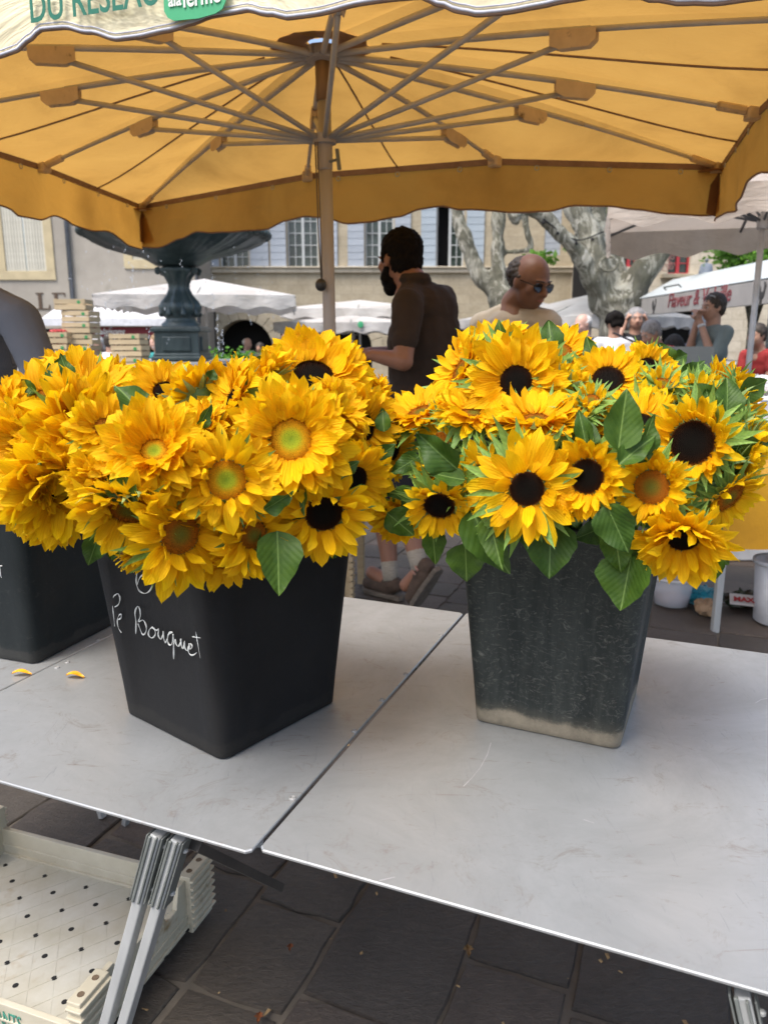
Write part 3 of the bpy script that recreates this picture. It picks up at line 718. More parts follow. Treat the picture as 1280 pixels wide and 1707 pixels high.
left_pix = [(222, 411), (200, 398), (178, 386), (150, 384), (130, 376), (112, 366), (95, 360), (60, 366), (30, 360), (15, 346), (-10, 338)]
valance(D_, A_, None, M['valance'], drop_fn=side_fn(D_, A_, left_pix), n=90)
front_pix = [(-140, 120), (-60, 112), (0, 94), (30, 86), (52, 70), (75, 52), (110, 48), (150, 55), (200, 66), (230, 62), (280, 50), (318, 37), (350, 25), (410, 17), (450, 25), (485, 31), (530, 25), (600, 9), (650, 2), (700, -4), (735, 8), (765, 18), (800, 23), (850, 18), (900, 9), (940, 0), (1000, -10), (1060, -6), (1090, 1), (1140, 8), (1200, 8), (1250, 0), (1330, -12)]
fv, ffn = valance(G_, D_, None, M['front_val'], drop_fn=side_fn(G_, D_, front_pix), n=220, wav=.006)
# pale double piping on the front hem
pm = MB(); ed = [ffn(i / 220, .985) for i in range(221)]; fnn = Vector(((D_ - G_).y, -(D_ - G_).x, 0)).normalized()
if (CP - G_).dot(fnn) < 0: fnn = -fnn
pm.tube([p + fnn * .003 for p in ed], .0035, 5); pm.tube([p + fnn * .003 + Vector((0, 0, .009)) for p in ed], .0016, 5)
e = pm.build('pale_hem', M['piping'], fv, True)
# printed lettering on the front valance
du = (G_ - D_).normalized(); vz = Vector((0, 0, 1))
def on_front(px, py): return at_plane(px, py, G_ + fnn * .016, fnn)
def txt_front(body, pa, pb_, mt, ref, bold=0, shear=0):
    a = on_front(*pa); b_ = on_front(*pb_); dx = (b_ - a).normalized(); nz = fnn; dy = nz.cross(dx)
    Mm = Matrix((dx, dy, nz)).transposed().to_4x4(); Mm.translation = a
    o = text('lettering', body, 1.0, mt, None, None, ext=.0004, bold=bold, shear=shear)
    w = max(v.co.x for v in o.data.vertices); s = (b_ - a).length / w
    o.data.transform(Matrix.Diagonal((s, s * ref, 1, 1))); o.parent = fv; o.matrix_basis = Mm; o.matrix_parent_inverse = Matrix.Identity(4)
    return o
txt_front('DU RÉSEAU', (50, 38), (266, 6), M['green_ink'], 1.32, bold=.012)
# green label with rounded lower corners
P = [(272, -40), (272, -5), (273, 18), (279, 29), (290, 34), (330, 30), (358, 22), (370, 14), (375, 2), (376, -20), (376, -60)]
Q_ = [on_front(*p) - fnn * .004 for p in P]; m = MB(); m.add(Q_ + [p + fnn * .002 for p in Q_], [tuple(range(len(P), 2 * len(P)))] + [(i, (i + 1) % len(P), len(P) + (i + 1) % len(P), len(P) + i) for i in range(len(P))])
m.build('printed_label', M['green_logo'], fv)
txt_front('àla', (281, 11), (303, 8), M['white_ink'], 1.1, bold=.02); txt_front('ferme', (305, 12), (368, 2), M['white_ink'], 1.35, bold=.02)
# corner patches
for c, p_, q_ in ((A_, B_, L_), (J_, K_, I_)):
    m = MB(); zc = Vector((0, 0, -1)); d1 = (q_ - c).normalized(); d2 = (p_ - c).normalized(); cc = (hubP - c).normalized()
    o1 = c + cc * .012 + Vector((0, 0, -.03))
    m.add([o1, o1 + d1 * .05 + zc * .06, o1 + d1 * .12 + zc * .19, o1 + d2 * .0 + zc * .20, o1 + d2 * .05 + zc * .185, o1 + d2 * .04 + zc * .06], [(0, 1, 2, 3), (0, 3, 4, 5)])
    pb(m, 'corner_patch', M['patch'])
    m = MB(); m.lathe([(.001, 0), (.06, -.006), (.075, -.002)], c + cc * .05 + Vector((0, 0, -.035)), 14, cap=False); pb(m, 'corner_patch', M['patch'])
# ribs, pockets and struts
fr = {'A': .52, 'L': .5, 'K': .5, 'J': .5, 'I': .56, 'H': .55, 'G': .52, 'F': .55, 'E': .55, 'D': .55, 'C': .55, 'B': .57}
pk = {'A': (360, 225), 'L': (520, 190), 'K': (757, 220), 'J': (886, 182), 'I': (958, 138), 'H': (958, 48), 'D': (84, 82), 'C': (100, 140), 'B': (240, 206)}
for nm, e in zip(names, ringp):
    d = e - hubP; L = d.length
    bow = lambda t: hubP + d * t + Vector((0, 0, math.sin(math.pi * t) * .018 - .012))
    m = MB(); m.tube([bow(t / 12) for t in range(0, 8)], .0105, 8); m.tube([bow(t / 12) for t in range(7, 13)], .0085, 8); rb = pb(m, 'rib', M['rib'], True)
    if nm in pk:   # pocket where strut meets rib: nearest point of the rib to the viewing ray
        best = min(range(200), key=lambda k: ((bow(k / 200) - CP).normalized() - ray(*pk[nm]).normalized()).length); tp = best / 200
    else: tp = fr[nm]
    pp = bow(tp) + Vector((0, 0, -.03)); dd = d.normalized()
    m = MB(); w = .015; l_ = .062
    side = dd.cross(Vector((0, 0, 1))).normalized()
    prof = [(-l_, .022), (l_, .022), (l_, .004), (l_ * .75, -.010), (-l_ * .6, -.014), (-l_, -.006)]
    vs = [pp + dd * a + Vector((0, 0, b_)) + side * w for a, b_ in prof] + [pp + dd * a + Vector((0, 0, b_)) - side * w for a, b_ in prof]
    m.add(vs, [tuple(range(6)), tuple(reversed(range(6, 12)))] + [(i, (i + 1) % 6, 6 + (i + 1) % 6, 6 + i) for i in range(6)]); o = pb(m, 'rib_pocket', M['pocket']); o.modifiers.new('b', 'BEVEL').width = .008
    out = Vector((pp.x - runP.x, pp.y - runP.y, 0)).normalized()
    m = MB(); m.tube([runP + out * .04, pp - dd * .05 + Vector((0, 0, -.01))], .0092, 8); m.tube([pp - dd * .07 + Vector((0, 0, -.01)), pp + dd * .02 - Vector((0, 0, .008))], .007, 6); pb(m, 'strut', M['rib'], True)
    # end cap sleeve at the eave
    m = MB(); m.tube([bow(.90), bow(.97)], .017, 8); m.box(bow(.985) + Vector((0, 0, -.006)), (.05, .05, .045), Matrix.Rotation(math.atan2(d.y, d.x), 3, 'Z')); o = pb(m, 'rib_end', M['pocket']); o.modifiers.new('b', 'BEVEL').width = .006
# hub plate, reinforcement ring, runner
def rag(r0, z, n=28):
    return [hubP + Vector(((r0 * (1 + .06 * math.sin(i * 2.3) + .04 * math.sin(i * 5.1))) * math.cos(2 * math.pi * i / n), (r0 * (1 + .05 * math.sin(i * 1.7))) * math.sin(2 * math.pi * i / n), z)) for i in range(n)]
m = MB(); P = rag(.17, .008); P2 = rag(.05, .026); n = len(P); m.add(P + P2, [(i, (i + 1) % n, n + (i + 1) % n, n + i) for i in range(n)]); pb(m, 'hub_reinforcement', mat('hub_leather', (.50, .28, .14), (.34, .18, .09), 14, .8))
m = MB(); m.lathe([(.02, -.035), (.055, -.03), (.06, -.02), (.06, .01), (.03, .02)], hubP, 12)
for i in range(12):
    a = i * math.pi / 6; m.box(hubP + Vector((.06 * math.cos(a), .06 * math.sin(a), -.012)), (.03, .012, .024), Matrix.Rotation(a, 3, 'Z'))
pb(m, 'hub', M['pole'])
m = MB(); m.lathe([(.026, -.105), (.028, -.10), (.028, -.02), (.042, -.018), (.045, .012), (.028, .016)], runP, 16); pb(m, 'runner', M['pole'])
m = MB(); m.tube([runP + Vector((.02, -.02, -.08)), runP + Vector((.045, -.045, -.08))], .005, 6); m.bar(runP + Vector((.047, -.047, -.045)), runP + Vector((.055, -.055, -.115)), .012, .008); o = pb(m, 'locking_lever', M['steel_dark'])
# mast: timber in the upper part, metal tube below
zc_ = 2.16
m = MB(); m.tube([Vector((-.213, 2.97, zc_)), hubP + Vector((0, 0, 0))], .0265, 16); pb(m, 'upper_mast', M['wood_pole'], True)
m = MB(); m.tube([Vector((-.203, 2.97, .0)), Vector((-.2035, 2.97, 1.3)), Vector((-.211, 2.97, zc_ + .01))], .0235, 18); pb(m, 'pole', M['pole'], True)
m = MB(); m.lathe([(.25, 0), (.25, .05), (.05, .06), (.04, .3), (.025, .31)], (-.203, 2.97, .016), 20, cap=False); pb(m, 'pole_base', M['steel_dark'])
# cord with a black ball, running beside the pole
m = MB(); x0 = -.235
m.tube([runP + Vector((-.03, -.04, -.02)), Vector((x0, 2.925, 1.7)), at_y(536, 468, 2.925)], .0028, 6); m.tube([runP + Vector((-.022, -.04, -.02)), Vector((x0 + .008, 2.925, 1.7)), at_y(537, 468, 2.925)], .0025, 6)
pb(m, 'cord', mat('cord', (.16, .12, .09), (.1, .08, .06), 30, .8), True)
m = MB(); m.ell(at_y(535, 475, 2.925), (.021, .021, .023), n=16, m=10); pb(m, 'cord_ball', mat('ball_rubber', (.02, .018, .016), (.03, .028, .025), 20, .45), True)
# ================================================================ sunflowers
rf = random.Random(5)
def petal_mesh(seed, width, curl, tip, twist, wave):
    g = random.Random(seed); a0 = g.uniform(0, 6)
    def fn(a, t):
        s = (.5 - a) * 2
        w = width * (min(1, t * 5 + .38)) * (math.sin(math.pi * (.20 + .80 * t ** 1.25)) ** .50 if t < 1 else 0)
        if t > .999: w = .004
        x = t * (1 - .10 * abs(curl) * t); z = curl * t * t * .38 + tip * max(0, t - .65) ** 1.5 * 1.6
        y = s * w + twist * .10 * t * t
        z += (.30 * w * s * s - .10 * w) + wave * .035 * math.sin(t * 8 + a0) * s + twist * s * w * t * .6 + .02 * math.sin(s * 9) * w * 4 * (1 - t)
        return Vector((x, y, z))
    m = MB(); m.grid(fn, 4, 6); return m.mesh('petal', M['petal'], True)
PET = [petal_mesh(i, .150 + .035 * (i % 4) / 3, c, tp, tw, wv) for i, (c, tp, tw, wv) in enumerate([(.15, -.3, .2, 1), (-.35, .2, -.3, 1.5), (.35, .5, .5, 1), (-.1, -.6, -.6, 2), (.0, .3, .1, 1), (.55, .3, -.4, 1.5), (-.5, -.4, .6, 1), (.2, .0, -.1, 2), (.1, -.8, .9, 1.5), (.45, -.3, -.8, 1), (.05, .1, .3, 1), (-.2, .5, -.15, 1)])]
def bract_mesh(seed, back):
    g = random.Random(seed); tw = g.uniform(-.6, .6); cb = g.uniform(-.2, .3)
    def fn(a, t):
        s = (.5 - a) * 2; w = .145 * (1 - t) ** .85 * (.75 + .9 * t * (1 - t) * 2) + .003
        return Vector((t, s * w + tw * .12 * t * t, -back * t * t * .6 + cb * t ** 3 + .35 * w * s * s))
    m = MB(); m.grid(fn, 2, 5); return m.mesh('bract', M['bract'], True)
BRA = [bract_mesh(i, b) for i, b in enumerate([.1, .5, -.3, .8, -.5, .3])]
def leaf_mesh(seed, width, droop, fold, wave, mt='leaf'):
    g = random.Random(seed); ph = g.uniform(0, 6)
    def fn(a, t):
        s = (.5 - a) * 2
        w = width * (math.sin(math.pi * min(1, t ** .72)) ** .85) * (1 - .25 * t) + .004
        if t > .995: w = .002
        serr = 1 + .035 * math.sin(t * 75) * abs(s)
        z = -droop * t * t * .5 + fold * abs(s) * w + wave * .04 * math.sin(t * 11 + ph) * s * s
        return Vector((t, s * w * serr, z))
    m = MB(); m.grid(fn, 6, 16); return m.mesh('leaf', M[mt], True)
LEF = [leaf_mesh(i, .26 + .03 * (i % 3), d, f, w) for i, (d, f, w) in enumerate([(.2, .35, 1), (.5, .2, 1.5), (-.2, .4, 1), (.1, .15, 2), (.8, .3, 1)])]
def disc_mesh(kind, concave=False):
    m = MB(); n = 430
    def hz(r): return .16 * math.sqrt(max(0, 1 - r * r)) - (.10 * (1 - r) ** 2 if concave else 0)
    rings = [0.0, .2, .4, .6, .8, .93, 1.02]
    m.lathe([(max(r, .001), hz(min(r, 1)) - .02) for r in reversed(rings)], n=24, cap=False)
    g = random.Random(3)
    for i in range(1, n):
        r = math.sqrt(i / n); a = i * 2.39996; x, y, z = r * math.cos(a), r * math.sin(a), hz(r)
        h = (.05 + .12 * max(0, r - .5) * 2) * g.uniform(.5, 1.4); s = .020 + .010 * r
        ux, uy = math.cos(a), math.sin(a); o = .03 * (r - .3)
        c = (x + ux * o, y + uy * o, z + h)
        b = [(x + s * ux, y + s * uy, z - .03), (x - s * uy, y + s * ux, z - .03), (x - s * ux, y - s * uy, z - .03), (x + s * uy, y - s * ux, z - .03)]
        m.add(b + [c], [(0, 1, 4), (1, 2, 4), (2, 3, 4), (3, 0, 4)])
    return m.mesh('florets', M['disc_' + kind])
DSC = {k: disc_mesh(k, k == 'green') for k in ('dark', 'green', 'brown')}
mcup = MB(); mcup.lathe([(.16, -.95), (.20, -.72), (.62, -.52), (1.02, -.16), (1.05, .02), (.9, .04)], n=16); CUP = mcup.mesh('receptacle', M['stem'], True)
def ellipsoid_hit(px, py, c, r):
    d = ray(px, py); o = CP - c
    a = sum((d[i] / r[i]) ** 2 for i in range(3)); b = sum(d[i] * o[i] / r[i] ** 2 for i in range(3)); cc = sum((o[i] / r[i]) ** 2 for i in range(3)) - 1
    D = b * b - a * cc
    t = (-b - math.sqrt(D)) / a if D > 0 else -b / a
    return CP + d * t, t
def flower(px, py, Rpx, az, el, kind, label, cen, rad, root, disc=.36, lay=((20, 8), (17, 25), (12, 42)), cup=0, plen=1.0, push=0.0, nb=22, bl=.62, bup=0, nleaf=2):
    """px,py,Rpx: centre and reach of the petals; az/el: where the face looks relative to the viewer"""
    P, t = ellipsoid_hit(px, py, cen, rad); P = P + ray(px, py).normalized() * push
    Rm = Rpx / F * (P - CP).dot(Vector((0, CC, -SS))) * 1.04
    d0 = (CP - P).normalized(); rt = Vector((0, 0, 1)).cross(d0).normalized() ; up = d0.cross(rt)
    # rt points to the right of the picture when d0 looks at the camera
    q = Quaternion(up, R(az)) @ Quaternion(rt, -R(el)); n = q @ d0
    z = n.normalized(); x = z.orthogonal().normalized(); x = Quaternion(z, rf.uniform(0, 6.28)) @ x
    Mw = frame(P, x, z)
    o = empty('sunflower', label=label, cat='sunflower', group='cut sunflowers crowded in the buckets', mw=Mw)
    rd = Rm * disc
    if 1: link('florets', DSC['brown' if kind == 'none' else kind], o, ml=Matrix.Diagonal((rd * 1.0, rd * 1.0, rd * 1.0, 1)))
    link('receptacle', CUP, o, ml=Matrix.Diagonal((rd, rd, rd * .9, 1)))
    for li, (cnt, e0) in enumerate(lay):
        for k in range(cnt):
            a = 2 * math.pi * (k + .5 * (li % 2)) / cnt + rf.uniform(-.11, .11); e = R(e0 + cup + rf.uniform(-7, 7))
            L = (Rm - rd * .9) * plen * rf.uniform(.80, 1.12) * (1 - .07 * li) * 1.12
            base = Vector((math.cos(a), math.sin(a), 0)) * rd * (.98 - .03 * li) + Vector((0, 0, rd * (.01 + .05 * li)))
            dx = Vector((math.cos(a) * math.cos(e), math.sin(a) * math.cos(e), math.sin(e)))
            nz = Vector((-math.cos(a) * math.sin(e), -math.sin(a) * math.sin(e), math.cos(e)))
            nz = Quaternion(dx, rf.uniform(-.42, .42)) @ nz
            ws = rf.uniform(.95, 1.30) * (Rm / .062 * .052 if L < Rm * .5 else L)
            ml = frame(base, dx, nz) @ Matrix.Diagonal((L, ws, L, 1))
            link('petal', rf.choice(PET), o, ml=ml)
    for k in range(nb):
        li = k % 2; a = 2 * math.pi * k / nb + rf.uniform(-.1, .1); e = R(-20 + 22 * li + bup + rf.uniform(-14, 14))
        L = (Rm * bl) * rf.uniform(.8, 1.2); base = Vector((math.cos(a), math.sin(a), 0)) * rd * (1.0 - .12 * li) + Vector((0, 0, -rd * (.12 + .15 * (1 - li))))
        dx = Vector((math.cos(a) * math.cos(e), math.sin(a) * math.cos(e), math.sin(e))); nz = Vector((-math.cos(a) * math.sin(e), -math.sin(a) * math.sin(e), math.cos(e)))
        link('bract', rf.choice(BRA), o, ml=frame(base, dx, nz) @ Matrix.Diagonal((L, L * 1.05, L, 1)))
    # stem bends from the back of the head down into the bucket
    inv = Mw.inverted(); s0 = P - z * rd * .8; hd = (Vector((P.x, P.y, 0)) - Vector((cen.x, cen.y, 0)))
    hn = hd.normalized() * min(.085, hd.length * .4); bc = {LC.x: cen1, OC.x: cen0, RC.x: cen2}[cen.x]; s3 = Vector((bc.x, bc.y, root)) + hn * .8; s1 = s0 - z * .045; s2 = Vector((bc.x, bc.y, 1.16)) + hn * 1.2; s2.z = min(1.2, max(1.11, P.z + .03)); pts = []
    for i in range(11):
        t_ = i / 10; b = ((1 - t_) ** 3, 3 * t_ * (1 - t_) ** 2, 3 * t_ * t_ * (1 - t_), t_ ** 3); pts.append(s0 * b[0] + s1 * b[1] + s2 * b[2] + s3 * b[3])
    m = MB(); m.tube([inv @ p for p in pts], [.0065 - .0012 * (i / 10) for i in range(11)], 7); m.build('stem', M['stem'], o, True)
    for k in range(nleaf):
        p = pts[3 + k * 2]; a = rf.uniform(0, 6.28); dx = Vector((math.cos(a), math.sin(a), rf.uniform(-.2, .5))) + hd.normalized() * .6; dx = dx - z * max(0, dx.dot(z)) - z * .35; L = rf.uniform(.06, .09)
        link('leaf', rf.choice(LEF), o, ml=inv @ frame(p, dx, Vector((0, 0, 1)) + z * .6) @ Matrix.Diagonal((L, L, L, 1)))
    o['_d'] = 0; del o['_d']
    return o
LC, LR = Vector((-.245, 1.20, 1.135)), (.30, .31, .20)
OC, OR = Vector((-.60, 1.42, 1.10)), (.30, .36, .24)
RC, RR = Vector((.32, 1.21, 1.125)), (.33, .31, .21)
FL = []
def fl(b, *a, **k):
    if b == 'R': k.setdefault('nb', 34); k.setdefault('bl', .88)
    c, r, root = {'L': (LC, LR, .80), 'O': (OC, OR, .80), 'R': (RC, RR, .80)}[b]
    FL.append(flower(*a, c, r, root, **k)); return FL[-1]
big = ((30, -2), (28, 13), (24, 30)); dense = ((34, -4), (32, 9), (28, 23), (24, 40)); short = ((28, 28), (24, 48)); pom = ((32, 0), (30, 16), (28, 34), (24, 54))
# --- middle bucket
fl('L', 522, 630, 92, 8, 42, 'dark', 'large sunflower with a dark brown centre, topmost in front of the parasol pole', lay=dense, disc=.40, push=.05)
fl('L', 486, 733, 100, -8, 4, 'green', 'large open sunflower with bright green centre in the middle of the left bouquet', lay=dense, disc=.37, push=-.03)
fl('L', 378, 800, 84, 8, -2, 'green', 'sunflower with a small lime green centre above the chalk lettered bucket', lay=((17, 0), (15, 14), (10, 60)), disc=.40, push=-.02)
fl('L', 300, 890, 98, 30, -14, 'brown', 'drooping sunflower with a green and rust brown centre over the chalk lettered bucket rim', lay=((17, 2), (15, 16), (8, 60)), disc=.36, push=-.02)
fl('L', 214, 850, 92, -22, -52, 'brown', 'sunflower bowed face down with broad petals over the left rim of the lettered bucket', lay=((20, 8), (18, 22), (14, 40)), disc=.36, push=-.03, bup=25)
fl('L', 258, 752, 92, -12, 30, 'green', 'shaggy sunflower with its centre hidden by petals, left of the lime centred one', lay=pom, disc=.26, push=-.03)
fl('L', 278, 655, 64, 6, 38, 'dark', 'sunflower with a partly hidden dark centre at the back, below the fountain', lay=big, disc=.36, push=.10)
fl('L', 335, 665, 66, -150, 30, 'none', 'sunflower turned away beneath the fountain block, right of the one with the dark centre', lay=big, disc=.34, push=.08)
fl('L', 388, 668, 74, -70, 26, 'dark', 'sideways sunflower with green bracts at its right between the two back heads', lay=big, disc=.34, push=.03)
fl('L', 442, 640, 66, -105, 42, 'none', 'sunflower seen from behind at the left of the topmost dark centred head', lay=big, disc=.32, push=.06)
fl('L', 540, 855, 82, 10, -26, 'dark', 'sunflower with a flat dark centre drooping over the right rim of the lettered bucket', lay=((18, 4), (16, 22), (9, 70)), disc=.40, push=-.01)
fl('L', 590, 800, 70, 34, -18, 'dark', 'sunflower with a small dark centre facing right, above the right rim of the lettered bucket', lay=big, disc=.36, push=.03)
fl('L', 606, 712, 66, 46, 6, 'dark', 'right facing sunflower with a narrow dark centre at the right side of the left bouquet', lay=big, disc=.36, push=.05)
fl('L', 592, 640, 72, 78, 30, 'dark', 'sunflower in profile just below the hands of the man in the brown shirt', lay=dense, disc=.34, push=.10)
fl('L', 422, 892, 72, 30, -18, 'brown', 'sunflower with a rusty centre facing right near the hanging leaf of the lettered bucket', lay=((20, 8), (16, 26), (8, 60)), disc=.34, push=0)
fl('L', 376, 938, 56, 8, -62, 'none', 'smaller sunflower bent face down, lowest in the left bouquet', lay=big, disc=.3, push=.02, bup=10)
fl('L', 548, 735, 76, 62, 4, 'none', 'sunflower mostly hidden behind the large green centred head at its right', lay=dense, disc=.32, push=.04)
fl('L', 178, 716, 62, 14, 26, 'brown', 'sunflower with a dull orange centre between the two left bouquets', lay=big, disc=.34, push=0)
fl('L', 420, 740, 62, -10, 30, 'none', 'sunflower half hidden between the two green centred heads', lay=big, disc=.3, push=.05)
fl('L', 668, 862, 50, 10, -44, 'dark', 'shaded sunflower hanging between the two bouquets above the walking feet', lay=big, disc=.4, push=.12)
fl('L', 655, 750, 50, 60, -10, 'dark', 'shaded sunflower tucked deep between the two bouquets', lay=big, disc=.36, push=.12)
fl('L', 300, 830, 60, -20, -20, 'none', 'sunflower buried behind the drooping rust centred heads', lay=big, disc=.3, push=.09)
fl('L', 330, 716, 58, -40, 36, 'none', 'ragged sunflower tilted up between the shaggy head and the back row', lay=dense, disc=.26, push=.01)
fl('L', 455, 838, 52, 30, -40, 'none', 'small sunflower tipped down between the lime centred and flat dark centred heads', lay=dense, disc=.28, push=.02)
fl('L', 566, 682, 60, 60, 36, 'none', 'sunflower turned right under the topmost dark centred head', lay=dense, disc=.26, push=.0)
fl('L', 160, 812, 58, -50, -20, 'none', 'sunflower turned left where the two left bouquets meet', lay=dense, disc=.26, push=-.04)
fl('L', 630, 668, 44, 80, 10, 'none', 'small side on sunflower at the right tip of the left bouquet', lay=dense, disc=.28, push=.05)
fl('L', 250, 925, 50, -10, -74, 'none', 'sunflower seen edge on hanging between the two lowest heads on the lettered bucket', lay=big, disc=.28, push=.02, bup=10)
# --- leftmost bucket
fl('O', 96, 728, 66, -20, 40, 'none', 'layered sunflower left of the large right facing dark centred head', lay=dense, disc=.24, push=-.08)
fl('O', 62, 790, 62, -70, -10, 'none', 'side on sunflower between the two left facing heads at the picture edge', lay=dense, disc=.24, push=-.08)
fl('O', 118, 620, 56, -10, 60, 'none', 'small upright sunflower behind the highest left one, below the crates', lay=dense, disc=.26, push=.06)
fl('O', 142, 728, 108, 48, 8, 'dark', 'large sunflower with a dark centre facing right at the left of the picture', lay=dense, disc=.30, push=-.10)
fl('O', 108, 812, 104, 8, -42, 'dark', 'sunflower with dark centre and long petals fanned down over the leftmost bucket', lay=dense, disc=.30, push=-.09)
fl('O', 150, 650, 82, 14, 56, 'none', 'sunflower with upright petals, highest at the left below the wooden crates', lay=big, disc=.3, push=.02)
fl('O', 72, 668, 74, -34, 34, 'none', 'sunflower beside the sleeve of the man in the striped shirt', lay=big, disc=.3, push=0)
fl('O', 38, 742, 76, -46, 0, 'none', 'sunflower facing left at the left picture edge, upper one', lay=dense, disc=.3, push=-.05)
fl('O', 48, 835, 74, -40, -34, 'none', 'sunflower facing left at the left picture edge, lower one', lay=dense, disc=.3, push=-.05)
fl('O', 105, 868, 62, 8, -64, 'none', 'sunflower bent face down over the rim of the leftmost bucket', lay=big, disc=.3, push=0)
fl('O', 10, 690, 60, -60, 20, 'none', 'sunflower cut by the left picture edge below the rolled cuff', lay=big, disc=.3, push=.02)
fl('O', 205, 640, 50, 50, 40, 'none', 'smaller sunflower at the back of the leftmost bouquet behind the upright leaf', lay=big, disc=.3, push=.08)
# --- right bucket
g1 = dict(nb=30, bl=.80)
fl('R', 860, 636, 82, 0, 8, 'dark', 'large open sunflower with a round dark centre below the man in sunglasses', lay=big, disc=.34, push=-.02)
fl('R', 1013, 634, 62, 4, 36, 'dark', 'sunflower with an oval dark centre, at the top middle of the right bouquet', lay=big, disc=.44, push=.02, **g1)
fl('R', 1080, 616, 46, 24, 24, 'dark', 'small sunflower with dark centre half hidden right of the oval centred one', lay=big, disc=.46, push=.06, **g1)
fl('R', 1154, 738, 68, -18, 4, 'dark', 'short petalled sunflower with the largest near black centre at the right', lay=short, disc=.56, plen=1.15, push=-.03, nb=34, bl=.85, bup=14)
fl('R', 978, 794, 64, -20, -4, 'dark', 'sunflower with a dark oval centre and short curled petals, middle of right bouquet', lay=short, disc=.47, plen=1.1, push=-.03, nb=30, bl=.7)
fl('R', 1086, 812, 58, -12, 0, 'brown', 'short petalled sunflower with a rusty green centre above the right bucket', lay=short, disc=.50, plen=1.1, push=-.03, **g1)
fl('R', 878, 815, 90, -4, -4, 'dark', 'wide open sunflower with long pointed petals over the front rim of the dusty bucket', lay=((17, -4), (15, 14), (6, 60)), disc=.33, push=-.03)
fl('R', 1138, 898, 82, 10, -44, 'dark', 'half closed sunflower hanging cup down at the right corner of the dusty bucket', lay=((20, 14), (18, 32), (16, 50), (8, 66)), disc=.32, push=-.04, nb=24, bl=.5, bup=-14)
fl('R', 893, 700, 76, 0, 66, 'brown', 'upward facing sunflower spread like a dish between the two dark centred heads', lay=big, disc=.3, push=-.01)
fl('R', 806, 795, 62, -38, -6, 'dark', 'sunflower with twisted petals at the left of the long petalled one', lay=((15, 10), (10, 40)), disc=.36, push=0)
fl('R', 732, 842, 58, -6, -40, 'dark', 'small sunflower with short petals looking down at the left of the right bouquet', lay=((20, 24), (16, 40)), disc=.46, push=-.02, nb=34, bl=.85)
fl('R', 702, 688, 66, -40, 62, 'none', 'sunflower seen side on with green underside, at the left end of the right bouquet', lay=big, disc=.36, push=.03)
fl('R', 790, 690, 68, 6, 64, 'none', 'sunflower tilted back with bracts underneath, left of the dish shaped one', lay=big, disc=.34, push=0)
fl('R', 768, 618, 66, -66, 24, 'none', 'sunflower turned left with its green back beside the brown shirt', lay=big, disc=.34, push=.04)
fl('R', 828, 580, 60, -14, 56, 'none', 'sunflower at the top of the right bouquet behind the round dark centred head', lay=big, disc=.3, push=.06)
fl('R', 935, 585, 52, 12, 50, 'none', 'small sunflower peeking over the top of the right bouquet beside the pointed leaf', lay=big, disc=.34, push=.10, **g1)
fl('R', 945, 655, 54, 120, 30, 'none', 'sunflower turned away showing pale green bracts right of the round dark centre', lay=big, disc=.36, push=.05, nb=34, bl=.8)
fl('R', 1066, 705, 70, -4, 44, 'dark', 'sunflower half hidden behind the upright pointed leaf in the right bouquet', lay=big, disc=.3, push=.02)
fl('R', 1214, 828, 56, 58, -32, 'none', 'sunflower in profile looking down at the right edge with pale green back', lay=((20, 20), (16, 34)), disc=.5, push=-.01, nb=34, bl=.8)
fl('R', 1250, 758, 52, 82, -6, 'none', 'sunflower in profile cut by the right picture edge', lay=short, disc=.5, push=-.01, nb=34, bl=.9)
fl('R', 1204, 636, 42, 52, 46, 'none', 'small sunflower leaning right at the upper right of the bouquet', lay=((18, 40), (14, 60)), disc=.4, push=.06, nb=32, bl=1.0)
fl('R', 1122, 662, 42, 8, 62, 'none', 'half open sunflower with mostly green bracts in the upper right bouquet', lay=((16, 50), (12, 64)), disc=.44, push=.02, nb=36, bl=1.1, bup=20)
fl('R', 1238, 684, 44, 70, 20, 'none', 'half open sunflower at the right edge below the leaf tip', lay=((16, 50), (12, 64)), disc=.44, push=.02, nb=36, bl=1.15, bup=10)
fl('R', 1136, 646, 34, -10, 60, 'none', 'green bud of a sunflower at the top right behind the small dark centred head', lay=((12, 64),), disc=.46, push=.08, nb=40, bl=1.25, bup=30)
fl('R', 1192, 700, 44, 30, 30, 'none', 'spiky green sunflower head above the near black centred one', lay=((12, 50),), disc=.5, push=.01, nb=40, bl=1.2, bup=20)
fl('R', 1080, 655, 44, 10, 54, 'none', 'small sunflower with short petals right of the oval centred head', lay=((18, 40), (12, 60)), disc=.46, push=.04, nb=36, bl=1.05, bup=10)
fl('R', 1200, 770, 52, 70, -4, 'none', 'green backed sunflower head pressed behind the near black centred one', lay=short, disc=.5, push=.04, nb=40, bl=1.0)
fl('R', 985, 722, 50, 10, 40, 'none', 'sunflower hidden behind the small upright leaf pair', lay=big, disc=.3, push=.05, nb=34, bl=.8)
fl('R', 900, 770, 46, 0, 20, 'none', 'green backed sunflower deep between the dish shaped and long petalled heads', lay=((10, 20),), disc=.4, push=.08, nb=36, bl=1.1)
fl('R', 735, 740, 50, -50, 0, 'none', 'green sunflower back behind the broad leaf at the left of the right bouquet', lay=((10, 20),), disc=.4, push=.06, nb=36, bl=1.1)

